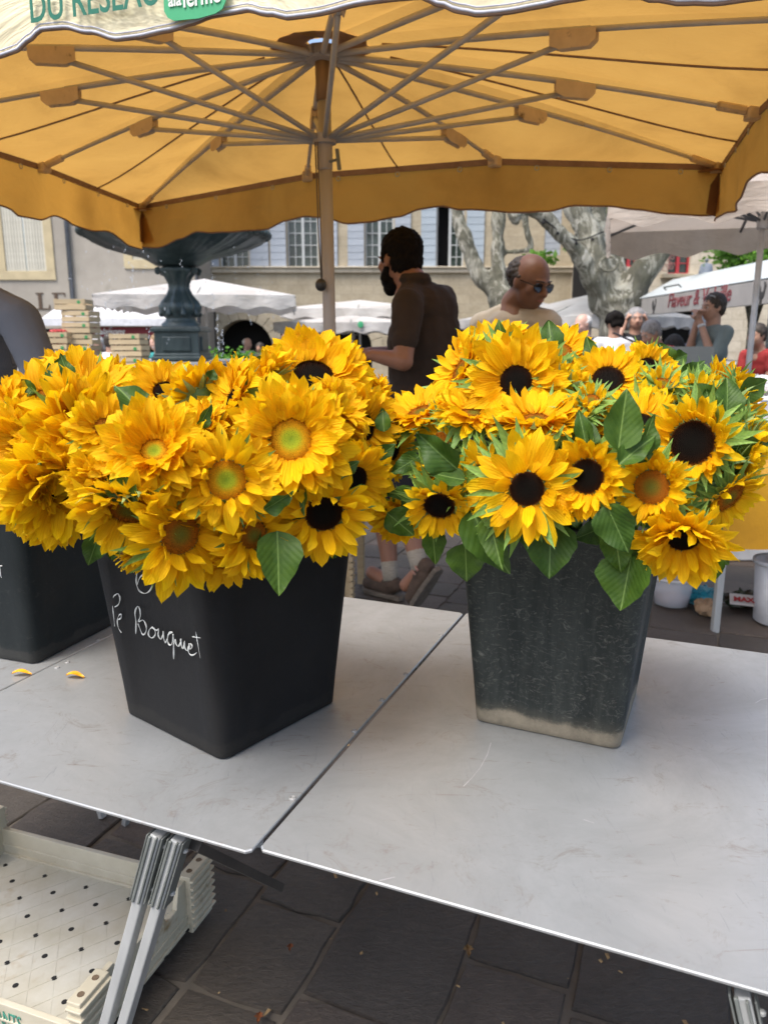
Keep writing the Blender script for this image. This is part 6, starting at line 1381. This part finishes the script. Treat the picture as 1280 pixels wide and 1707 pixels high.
# ================================================================ white parasols
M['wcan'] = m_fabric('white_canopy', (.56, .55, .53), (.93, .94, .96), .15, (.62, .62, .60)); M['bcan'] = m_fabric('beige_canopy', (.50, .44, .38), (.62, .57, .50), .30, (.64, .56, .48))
def umbrella(label, x, y, ze, zt, half, rz, mt, drop=.2, nsc=6, halfy=None, pole=True, ribs=8):
    hy_ = halfy or half; o = empty('market_parasol', (x, y, 0), rz, label, 'parasol', 'pale parasols over the other stalls'); cs = [(-half, -hy_), (half, -hy_), (half, hy_), (-half, hy_)]
    m = MB()
    for i in range(4):
        a, b_ = V3((*cs[i], ze)), V3((*cs[(i + 1) % 4], ze)); ap = V3((0, 0, zt)); m.grid(lambda u_, t, a=a, b_=b_: ap.lerp(a.lerp(b_, u_), t) - V3((0, 0, math.sin(math.pi * u_) * t * (1 - t ** 3) * .07)), 8, 8)
    m.build('canopy', mt, o, True)
    for i in range(4):
        a, b_ = V3((*cs[i], ze)), V3((*cs[(i + 1) % 4], ze)); nn = V3(((b_ - a).y, -(b_ - a).x, 0)).normalized(); m = MB()
        m.grid(lambda u_, t: a.lerp(b_, u_) + nn * (.02 * math.sin(u_ * 31) * t) - V3((0, 0, (drop + .02 - .055 * abs(math.cos(u_ * math.pi * nsc)) ** 1.5 + .01 * math.sin(u_ * 9)) * t)), 60, 3); m.build('valance', mt, o, True)
    for i in range(ribs):
        a = V3((*cs[i // 2], ze)) if i % 2 == 0 else (V3((*cs[i // 2], ze)) + V3((*cs[(i // 2 + 1) % 4], ze))) / 2
        m = MB(); m.tube([V3((0, 0, zt - .04)), a - V3((0, 0, .03))], .012, 6); m.tube([V3((0, 0, zt - .42)), V3((0, 0, zt - .04)).lerp(a, .55)], .010, 6); m.build('rib', M['zinc'] if mt == M['bcan'] else M['steel_dark'], o, True)
    if pole: m = MB(); m.tube([(0, 0, .02), (0, 0, zt)], .024, 10); m.lathe([(.045, zt - .47), (.045, zt - .38)], n=10); m.build('pole', M['white_metal'], o, True); m = MB(); m.lathe([(.24, .016), (.24, .06), (.05, .08)], n=16); m.build('base', M['steel_dark'], o)
    return o
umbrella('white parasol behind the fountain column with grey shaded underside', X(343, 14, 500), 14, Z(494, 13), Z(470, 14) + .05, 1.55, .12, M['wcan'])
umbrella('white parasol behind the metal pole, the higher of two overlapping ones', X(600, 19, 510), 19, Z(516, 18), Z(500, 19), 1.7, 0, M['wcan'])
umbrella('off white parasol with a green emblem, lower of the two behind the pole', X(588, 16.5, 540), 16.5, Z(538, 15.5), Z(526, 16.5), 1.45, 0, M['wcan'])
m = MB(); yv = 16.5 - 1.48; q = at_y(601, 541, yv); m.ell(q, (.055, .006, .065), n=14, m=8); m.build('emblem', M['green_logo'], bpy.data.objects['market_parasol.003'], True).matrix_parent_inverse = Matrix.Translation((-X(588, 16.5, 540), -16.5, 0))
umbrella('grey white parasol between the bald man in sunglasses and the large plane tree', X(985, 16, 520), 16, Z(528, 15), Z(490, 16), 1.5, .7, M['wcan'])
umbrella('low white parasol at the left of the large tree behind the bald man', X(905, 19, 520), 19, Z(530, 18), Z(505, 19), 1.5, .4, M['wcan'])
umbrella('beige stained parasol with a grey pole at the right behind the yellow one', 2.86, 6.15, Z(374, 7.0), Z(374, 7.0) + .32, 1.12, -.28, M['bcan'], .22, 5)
# closed grey parasol
cp = empty('closed_parasol', (X(1176, 17, 450), 17, 0), 0, 'closed blue grey parasol standing before the pale house', 'parasol'); zt = Z(434, 17)
m = MB(); m.lathe([(.16, zt - 2.0), (.20, zt - 1.5), (.17, zt - .8), (.14, zt - .3), (.10, zt - .08), (.02, zt - .05)], n=20, fl=.12); m.build('folded_canopy', mat('blue_grey_cloth', (.26, .30, .36), (.2, .23, .28), 6, .85, transl=.1), cp, True); m = MB(); m.tube([(0, 0, .02), (0, 0, zt - .02)], .025, 8); m.ell((0, 0, zt), .04); m.build('pole', M['zinc'], cp, True)
# ================================================================ market trailer
vt = empty('market_trailer', (0, 0, 0), label='white market trailer with a pale sign reading poultry seller lettering and roosters', cat='trailer'); vt['label'] = 'white food stall trailer with red handwritten sign and rooster pictures at the right'
vx = 4.35; y0_, y1_ = 8.7, 13.4; M['van'] = mat('van_white', (.50, .54, .55), (.42, .45, .46), 3, .45); M['rooster'] = mat('dark_rooster_print', (.05, .045, .045), (.03, .03, .03), 20, .7); M['sign_red'] = mat('dark_red_script', (.22, .035, .045), (.16, .03, .035), 20, .7)
m = MB(); m.box((vx, (y0_ + y1_) / 2, 1.865), (.05, y1_ - y0_, .27)); sgn = m.build('sign_panel', mat('sign_beige', (.36, .34, .32), (.29, .275, .26), 3, .6), vt, bevel=.008)
m = MB(); zrf = 2.02
m.add([(vx - .03, y0_ - .3, zrf), (vx - .03, y1_ + .1, zrf), (vx + .5, y1_ + .1, zrf + .3), (vx + 2.2, y1_ + .1, zrf + .4), (vx + 2.2, y0_ - .3, zrf + .4), (vx + .5, y0_ - .3, zrf + .3), (vx - .03, y0_ - .3, zrf - .01), (vx - .03, y1_ + .1, zrf - .01), (vx + 2.2, y1_ + .1, zrf - .03), (vx + 2.2, y0_ - .3, zrf - .03)], [(0, 5, 2, 1), (5, 4, 3, 2), (0, 1, 7, 6), (0, 6, 9, 4, 5), (1, 2, 3, 8, 7), (6, 7, 8, 9), (3, 4, 9, 8)]); m.build('roof', M['van'], vt, bevel=.01)
m = MB(); m.box((vx + .25, (y0_ + y1_) / 2, .5), (.5, y1_ - y0_ - .1, 1.0)); m.build('counter', M['van'], vt, bevel=.02); m = MB(); m.box((vx + .2, (y0_ + y1_) / 2, 1.03), (.7, y1_ - y0_, .05)); m.build('counter_top', M['alu'], vt, bevel=.01)
for yy in (y0_ + .03, (y0_ + y1_) / 2, y1_ - .03):
    m = MB(); m.box((vx + .02, yy, 1.4), (.05, .05, .72)); m.build('post', M['alu'], vt)
for yy in (y0_ + .3, y1_ - .3):
    m = MB(); m.tube([(vx + 1.2 + .0, yy, .30 + .29 * 0), (vx + 1.5, yy, .30)], .28, 20); m.build('wheel', M['c_black'], vt)
m = MB(); m.box((vx + 2.15, (y0_ + y1_) / 2, 1.3), (.05, y1_ - y0_, 1.6)); m.build('back_wall', M['van'], vt)
m = MB(); m.tube([(vx - .12, 12.0, 2.06), (vx - .16, 12.0, 2.10), (vx - .16, 11.4, 2.10), (vx - .12, 11.4, 2.06)], .012, 6); m.build('handle', M['steel_dark'], vt)
Mt = Matrix(((0, 0, -1), (-1, 0, 0), (0, 1, 0))).to_4x4()
def sign_y(px): return vx * F / (px - 640) * 1.0
ya, yb = sign_y(1119) * 1.0, sign_y(1222)
o = text('lettering', 'Flaveur & Volaille', 1, M['sign_red'], None, None, .004, .2, bold=.006); w = max(v.co.x for v in o.data.vertices); s_ = 2.2 / w; o.data.transform(Matrix.Diagonal((s_ * (1.0), s_ * .95, 1, 1))); Mt.translation = (vx - .03, 12.15, 1.81); o.matrix_basis = Mt; o.parent = vt
for yy, sz in ((12.75, .16), (9.15, .17)):
    m = MB(); pts = [(-.5, .2), (-.62, .55), (-.45, .95), (-.2, .75), (-.12, .45), (.1, .35), (.28, .55), (.30, .85), (.22, 1.0), (.34, 1.08), (.46, 1.0), (.50, .86), (.60, .80), (.48, .76), (.46, .5), (.38, .2), (.2, 0), (.08, -.08), (.1, -.35), (.2, -.4), (0, -.4), (.0, -.1), (-.12, -.05), (-.1, -.35), (0, -.4), (-.18, -.4), (-.2, -.04), (-.38, .05)]
    V_ = [(vx - .034, yy - a * sz, 1.85 + (b_ - .3) * sz) for a, b_ in pts]; V2_ = [(vx - .029, p[1], p[2]) for p in V_]; nn_ = len(V_)
    m.add(V_ + V2_, [tuple(range(nn_))] + [(i, (i + 1) % nn_, nn_ + (i + 1) % nn_, nn_ + i) for i in range(nn_)]); m.build('rooster_picture', M['rooster'], vt)
# ================================================================ plane trees and shrubs
def m_bark():
    m, n, l, p = nodes('plane_bark'); v = coords(n, l, (1, 1, .45)); w = noise(n, l, 3, 4, .6, v, 1.0); vo = n.new('ShaderNodeTexVoronoi'); vo.inputs['Scale'].default_value = 8
    mm = n.new('ShaderNodeVectorMath'); mm.operation = 'ADD'; l.new(v, mm.inputs[0]); l.new(w.outputs[1], mm.inputs[1]); l.new(mm.outputs[0], vo.inputs['Vector']); sp_ = n.new('ShaderNodeSeparateColor'); l.new(vo.outputs['Color'], sp_.inputs[0])
    c = ramp(n, l, sp_.outputs[0], [(.0, (.15, .145, .11)), (.35, (.25, .24, .19)), (.5, (.38, .37, .31)), (.75, (.17, .165, .12)), (.92, (.50, .48, .41))]); c.color_ramp.interpolation = 'CONSTANT'
    t = noise(n, l, 14, 6, .7, v); s = ramp(n, l, t.outputs[0], [(.3, (.65, .63, .6)), (.6, (1, 1, 1))]); cc = mixc(n, l, 1, c.outputs[0], s.outputs[0], 'MULTIPLY'); l.new(cc, p.inputs['Base Color']); p.inputs['Roughness'].default_value = .85; bump(n, l, p, t.outputs[0], .5, .03); return m
M['bark'] = m_bark(); M['foliage'] = mat('fresh_foliage', (.14, .30, .03), (.07, .18, .018), 3, .55, transl=.4, rnd=.1); M['knot'] = mat('knot_wood', (.07, .06, .045), (.04, .035, .03), 9, .9)
def wob(pts, rad, n=6, amp=.04, seed=0):
    """smooth the limb path and add swellings"""
    g_ = random.Random(seed); P = [V3(p) for p in pts]; out = []; ro = []
    for i in range(len(P) - 1):
        p0, p1, p2, p3 = P[max(i - 1, 0)], P[i], P[i + 1], P[min(i + 2, len(P) - 1)]
        for k in range(n): t = k / n; out.append(.5 * ((2 * p1) + (p2 - p0) * t + (2 * p0 - 5 * p1 + 4 * p2 - p3) * t * t + (3 * p1 - p0 - 3 * p2 + p3) * t ** 3)); ro.append((rad[i] + (rad[i + 1] - rad[i]) * t) * (1 + g_.uniform(-amp, amp) * 2))
    out.append(P[-1]); ro.append(rad[-1]); return out, ro
def leaves(mb, c, rr, n, s, seed):
    g_ = random.Random(seed); cl = [V3((g_.gauss(0, .5), g_.gauss(0, .5), g_.gauss(0, .5))) for _ in range(max(3, n // 60))]
    for i in range(n):
        q = g_.choice(cl); v = V3(((q.x + g_.gauss(0, .20)) * rr[0], (q.y + g_.gauss(0, .2)) * rr[1], (q.z + g_.gauss(0, .2)) * rr[2])); p = V3(c) + v
        a = V3((g_.gauss(0, 1), g_.gauss(0, 1), g_.gauss(0, .6))).normalized(); b_ = a.cross(V3((g_.gauss(0, 1), g_.gauss(0, 1), g_.gauss(0, 1)))).normalized(); s1 = s * g_.uniform(.6, 1.3)
        mb.add([p - a * s1, p - b_ * s1 * .45 + a * s1 * .1, p + a * s1, p + b_ * s1 * .45 + a * s1 * .1], [(0, 1, 2, 3)])
def tree(label, limbs, base, crown, Y):
    o = empty('plane_tree', (base.x, base.y, 0), label=label, cat='tree', group='mottled plane trees'); Pi = Matrix.Translation((-base.x, -base.y, 0)); b = MB()
    for i, (pts, rad) in enumerate(limbs): P, rr = wob(pts, rad, seed=i); b.tube(P, rr, 14)
    for i, (pts, rad) in enumerate(limbs):
        if len(pts) > 2: b.ell(pts[0], rad[0] * 1.05, n=14, m=10)
    t = remesh_build(b, 'trunk', M['bark'], o, .045, 4, disp=(.10, .35)); t.matrix_parent_inverse = Pi
    c = MB()
    for i, (cc, rr, n) in enumerate(crown): leaves(c, cc, rr, n, .085, i)
    k = c.build('crown', M['foliage'], o, kind='stuff'); k.matrix_parent_inverse = Pi; return o, Pi
Q = lambda x, y, Y=14.: at_y(x, y, Y)
px2 = .0109
base = V3((Q(1035, 560).x, 14, 0))
lim = [([base, V3((base.x, 14, .9)), Q(1030, 530), Q(1026, 495)], [0.440, 0.368, 0.320, 0.336]),
       ([Q(1010, 500), Q(985, 462, 13.8), Q(962, 420, 13.6), Q(930, 385, 13.4), Q(897, 352, 13.3), Q(868, 346, 13.2)], [0.224, 0.192, 0.152, 0.128, 0.136, 0.120]),
       ([Q(868, 338, 13.2), Q(857, 352, 13.1), Q(862, 375, 13.1)], [0.120, 0.136, 0.048]),
       ([Q(1005, 500), Q(993, 440, 14), Q(978, 385, 14.1), Q(958, 340, 14.2), Q(935, 280, 14.4), Q(920, 180, 14.6)], [0.256, 0.232, 0.208, 0.224, 0.176, 0.128]),
       ([Q(1020, 500), Q(1010, 440, 14.2), Q(1000, 380, 14.3), Q(995, 320, 14.5), Q(1005, 200, 14.8)], [0.240, 0.160, 0.144, 0.136, 0.112]),
       ([Q(1040, 500), Q(1030, 440, 14.4), Q(1042, 380, 14.6), Q(1040, 300, 14.8), Q(1060, 180, 15)], [0.208, 0.136, 0.120, 0.112, 0.080]),
       ([Q(1045, 500), Q(1072, 452, 13.9), Q(1100, 410, 13.8), Q(1130, 370, 13.7), Q(1170, 300, 13.6)], [0.272, 0.240, 0.208, 0.176, 0.160])]
o, Pi = tree('large mottled plane tree with thick pruned limbs left of the beige parasol', lim, base, [(Q(1000, 395, 15), (.5, .4, .5), 260), (Q(1010, 370, 15.2), (.6, .5, .5), 260), (Q(905, 418, 14.5), (.5, .3, .22), 160), (Q(1000, 120, 14.5), (2.6, 2.0, 1.0), 2600), (Q(1100, 160, 14.5), (2.2, 2.0, .8), 1800)], 14)
for px_, py_ in ((1060, 417), (1014, 440)):
    b = MB(); p = Q(px_, py_, 13.55); b.tube([p + V3((.15 * math.cos(a), 0, .15 * math.sin(a) * .8)) for a in [i * .52 for i in range(12)]], .025, 8, closed=True); q = b.build('knot', M['bark'], o, True); q.matrix_parent_inverse = Pi
b = MB(); P, rr = wob([Q(905, 365, 13.2), Q(960, 400, 13.4), Q(1015, 385, 13.6), Q(1075, 398, 13.5), Q(1112, 372, 13.4)], [.01] * 5); b.tube(P, .012, 5)
for i, p in enumerate(P[::3]): b.ell(p - V3((0, 0, .05)), .03, n=6, m=5)
q = b.build('light_string', M['c_black'], label='thin dark string of festoon bulbs wound across the large plane tree', cat='string lights')
base = V3((Q(842, 560, 17).x, 17, 0)); q17 = lambda x, y: Q(x, y, 17)
tree('slender mottled plane tree with a bent limb between the two near men', [([base, V3((base.x, 17, 1.0)), q17(842, 520), q17(832, 488)], [.42, .36, .30, .26]), ([q17(828, 485), q17(803, 462), q17(785, 425), q17(770, 385), q17(760, 345), q17(745, 250)], [.22, .18, .16, .15, .14, .12]), ([q17(836, 490), q17(830, 440), q17(830, 390), q17(832, 345), q17(838, 240)], [.2, .15, .14, .15, .14]), ([q17(836, 420), q17(882, 415), q17(878, 385), q17(870, 350)], [.05, .07, .08, .09])], base, [(q17(800, 120), (2.4, 1.6, 1.0), 1800), (q17(890, 150), (1.6, 1.4, .8), 1000)], 17)
# leafy young tree at the right
base = V3((Q(1262, 560, 12).x, 12.2, 0)); cr = [(Q(1245, 425, 12), (.62, .5, .42), 900), (Q(1285, 405, 12), (.6, .5, .5), 900), (Q(1225, 440, 12), (.35, .4, .25), 380), (Q(1330, 420, 12), (.6, .6, .6), 700)]
o = empty('leafy_tree', base, label='bright green leafy tree above the trailer roof at the right edge', cat='tree'); Pi = Matrix.Translation(-base); b = MB(); b.tube([base, base + V3((0, 0, 1.4)), Q(1255, 440, 12)], [.09, .07, .04], 8)
for e in ((1230, 430), (1275, 405), (1300, 415)): b.tube([base + V3((0, 0, 1.5)), Q(*e, 12)], [.05, .015], 6)
b.build('trunk', M['bark'], o, True).matrix_parent_inverse = Pi; c = MB()
for i, (cc, rr, n) in enumerate(cr): leaves(c, cc, rr, n, .055, 40 + i)
c.build('crown', M['foliage'], o, kind='stuff').matrix_parent_inverse = Pi
# ================================================================ mid-ground odds and ends
# slatted wooden stand behind the left bucket
p0 = at_z(566, 1003, 0.02); o = empty('wooden_stand', p0 + V3((0, 0, 0)), -.2, 'pale slatted wooden stand on the paving right behind the lettered bucket', 'stand'); m_ = M['wood']
for x_, y_ in ((0, 0), (.045, .02), (-.4, 0), (-.4, .3), (.04, .32)): m = MB(); m.box((x_, y_, .24), (.035, .035, .48)); m.build('leg', m_, o)
for k in range(3): m = MB(); m.box((-.19, -.012, .05 + k * .16), (.42, .018, .04)); m.build('rail', m_, o)
for k in range(14): m = MB(); m.box((.064, .012 + k * .0, .03 + k * .034), (.02, .05, .022)); m.build('slat', m_, o)
for k in range(5): m = MB(); m.box((-.18, .02 + k * .07, .49), (.48, .055, .014)); m.build('slat', m_, o)
m = MB(); m.bar((-.30, -.026, .03), (-.02, -.026, .46), .03, .014); m.build('brace', m_, o)
# yellow covered table at the right
YT = 3.35; tx0 = at_y(1178, 915, YT).x; zc_ = at_y(1200, 915, YT).z
o = empty('covered_table', (tx0 + .6, YT + .35, 0), 0, 'table with a bright yellow cloth behind the right bouquet', 'table'); M['ycloth'] = mat('yellow_tablecloth', (.72, .36, .01), (.55, .26, .01), 5, .7, 0, .4, .02)
m = MB(); m.grid(lambda a, t: V3((-.66 + a * 1.6, -.35 + .015 * math.sin(a * 26) * t, .76 - (.76 - zc_) * t)), 50, 4); m.grid(lambda a, t: V3((-.66 - .0, -.35 + a * .75, .76 - (.76 - zc_) * t)), 10, 4); m.add([(-.66, -.35, .76), (.94, -.35, .76), (.94, .4, .76), (-.66, .4, .76)], [(0, 1, 2, 3)]); m.build('cloth', M['ycloth'], o, True)
for x_, y_ in ((at_y(1204, 1000, YT).x - tx0 - .6, -.30), (.8, -.30), (-.5, .34), (.8, .34)): m = MB(); m.box((x_, y_, .37), (.032, .032, .74)); m.build('leg', M['alu'], o, bevel=.003)
# transparent tub, teal bag, brown paper, packet, white bucket
pt = at_z(1118, 1006, .02); o = empty('plastic_tub', pt, 0, 'transparent plastic tub with a white rim on the ground under the yellow table', 'tub'); M['clear'] = m_clear('clear_plastic', (.72, .74, .80), .42)
m = MB(); m.lathe([(.075, 0), (.085, .004), (.098, .14), (.096, .14), (.083, .008)], n=28, cap=False); m.build('tub_body', M['clear'], o, True); m = MB(); m.lathe([(.098, .135), (.105, .137), (.105, .150), (.097, .151)], n=28, cap=False); m.build('rim', M['c_white'], o, True); m = MB(); m.lathe([(.001, .02), (.08, .018), (.081, .045), (.001, .05)], n=20); m.build('contents', mat('pink_mash', (.35, .18, .14), (.25, .12, .1), 30, .7), o, True)
def crumple(name, px, py, r_, mt, lab, cat, seed=0, sq=(1, 1, .6)):
    p = at_z(px, py, .02); m = MB(); m.ell(p + V3((0, 0, r_ * sq[2] * .8)), (r_ * sq[0], r_ * sq[1], r_ * sq[2]), n=18, m=14); g_ = random.Random(seed); m.v = [tuple(V3(v) + V3((g_.gauss(0, 1), g_.gauss(0, 1), g_.gauss(0, 1))) * r_ * .09) for v in m.v]; m.build(name, mt, label=lab, cat=cat)
crumple('plastic_bag', 1162, 1002, .075, mat('teal_plastic', (.03, .28, .36), (.02, .2, .27), 20, .35), 'crumpled teal plastic bag on the ground beside the transparent tub', 'bag', 1, (1.2, 1, .6))
crumple('paper_wad', 1178, 1022, .062, mat('kraft_paper', (.36, .24, .14), (.26, .17, .10), 30, .8), 'crumpled brown kraft paper on the ground left of the table leg', 'paper', 2)
crumple('tray_wrap', 1240, 1008, .10, mat('dark_green_wrap', (.02, .05, .02), (.05, .02, .015), 20, .3), 'dark green wrapped packet with a red and white label under the yellow table', 'packet', 3, (1.2, .8, .35))
tw = bpy.data.objects['tray_wrap']; pk_ = at_z(1236, 1000, .105); m = MB(); m.box(pk_, (.11, .075, .004), Matrix.Rotation(-.35, 3, 'Z') @ Matrix.Rotation(.45, 3, 'X')); m.build('packet_label', mat('white_red_label', (.55, .52, .50), (.38, .36, .34), 9, .6), tw)
Mt = (Matrix.Rotation(-.35, 4, 'Z') @ Matrix.Rotation(.45, 4, 'X')); Mt.translation = pk_ + V3((-.05, -.02, .004)); text('lettering', 'MAX', .042, M['c_red'], Mt, tw, .0008, bold=.002)
pb_ = at_z(1292, 1035, .02); o = empty('white_bucket', pb_, 0, 'white plastic bucket at the right picture edge under the yellow table', 'bucket'); m = MB(); m.lathe([(.095, 0), (.10, .004), (.118, .30), (.115, .30), (.096, .01)], n=28, cap=False); m.build('bucket_body', M['c_white'], o, True); m = MB(); m.lathe([(.118, .285), (.128, .287), (.128, .305), (.117, .306)], n=28, cap=False); m.build('rim', M['c_white'], o, True)
# stall of glasses and jars at the right, grey panel
tj = empty('stall_table', (2.75, 5.3, 0), -.2, 'grey topped stall table crowded with small glass jars at the right edge', 'table'); zt_ = at_y(1235, 648, 5.2).z
m = MB(); m.box((.2, .15, zt_ - .02), (1.5, .9, .04)); m.build('table_top', M['table'], tj); 
for x_, y_ in ((-.5, -.25), (.9, -.25), (-.5, .55), (.9, .55)): m = MB(); m.box((x_, y_, zt_ / 2 - .02), (.04, .04, zt_ - .04)); m.build('leg', M['alu'], tj)
M['jar'] = m_clear('jar_glass', (.75, .76, .78), .45); m = MB(); m.lathe([(.026, 0), (.030, .004), (.031, .06), (.024, .075), (.024, .085)], n=12); jm = m.mesh('glass_jar', M['jar'], True)
gj = random.Random(2)
for i in range(26):
    c = tj.matrix_basis @ V3((-.42 + (i % 9) * .115 + gj.uniform(-.02, .02), -.22 + (i // 9) * .13, zt_)); j = link('glass_jar', jm, None, 'small empty glass jar in the rows on the stall table at the right edge', 'jar', 'glass jars in rows on the right stall table'); j.location = c
m = MB(); pc = at_y(1150, 596, 6.2); m.box(pc, (.36, .02, .17)); m.box(pc - V3((0, -.03, pc.z / 2)), (.04, .03, pc.z)); m.build('price_board', mat('grey_board', (.24, .25, .23), (.19, .2, .19), 5, .7), label='plain grey board standing behind the right bouquet below the man holding his chin', cat='board')
crumple('plastic_sack', 1262, 690, .09, M['c_white'], 'crumpled white plastic bag at the right edge behind the bouquet', 'bag', 5)
sk = bpy.data.objects['plastic_sack']; q0 = at_z(1262, 690, .02); q1 = at_y(1268, 655, 4.6); sk.location = q1 - q0
m = MB(); m.box((q1.x + .25, 4.85, q1.z / 2 - .02), (.9, .6, q1.z - .06)); m.build('stall_counter', M['c_white'], label='white covered counter at the right edge carrying the crumpled plastic bag', cat='counter', bevel=.01)
# dark clutter: tablet held up in the crowd
m = MB(); a, b_ = at_y(1022, 555, 7.9), at_y(1068, 575, 7.7); m.bar(a, b_, .05, .014); m.build('tablet', M['c_black'], label='dark slim tablet held out in front of the grey haired woman', cat='tablet', bevel=.004)
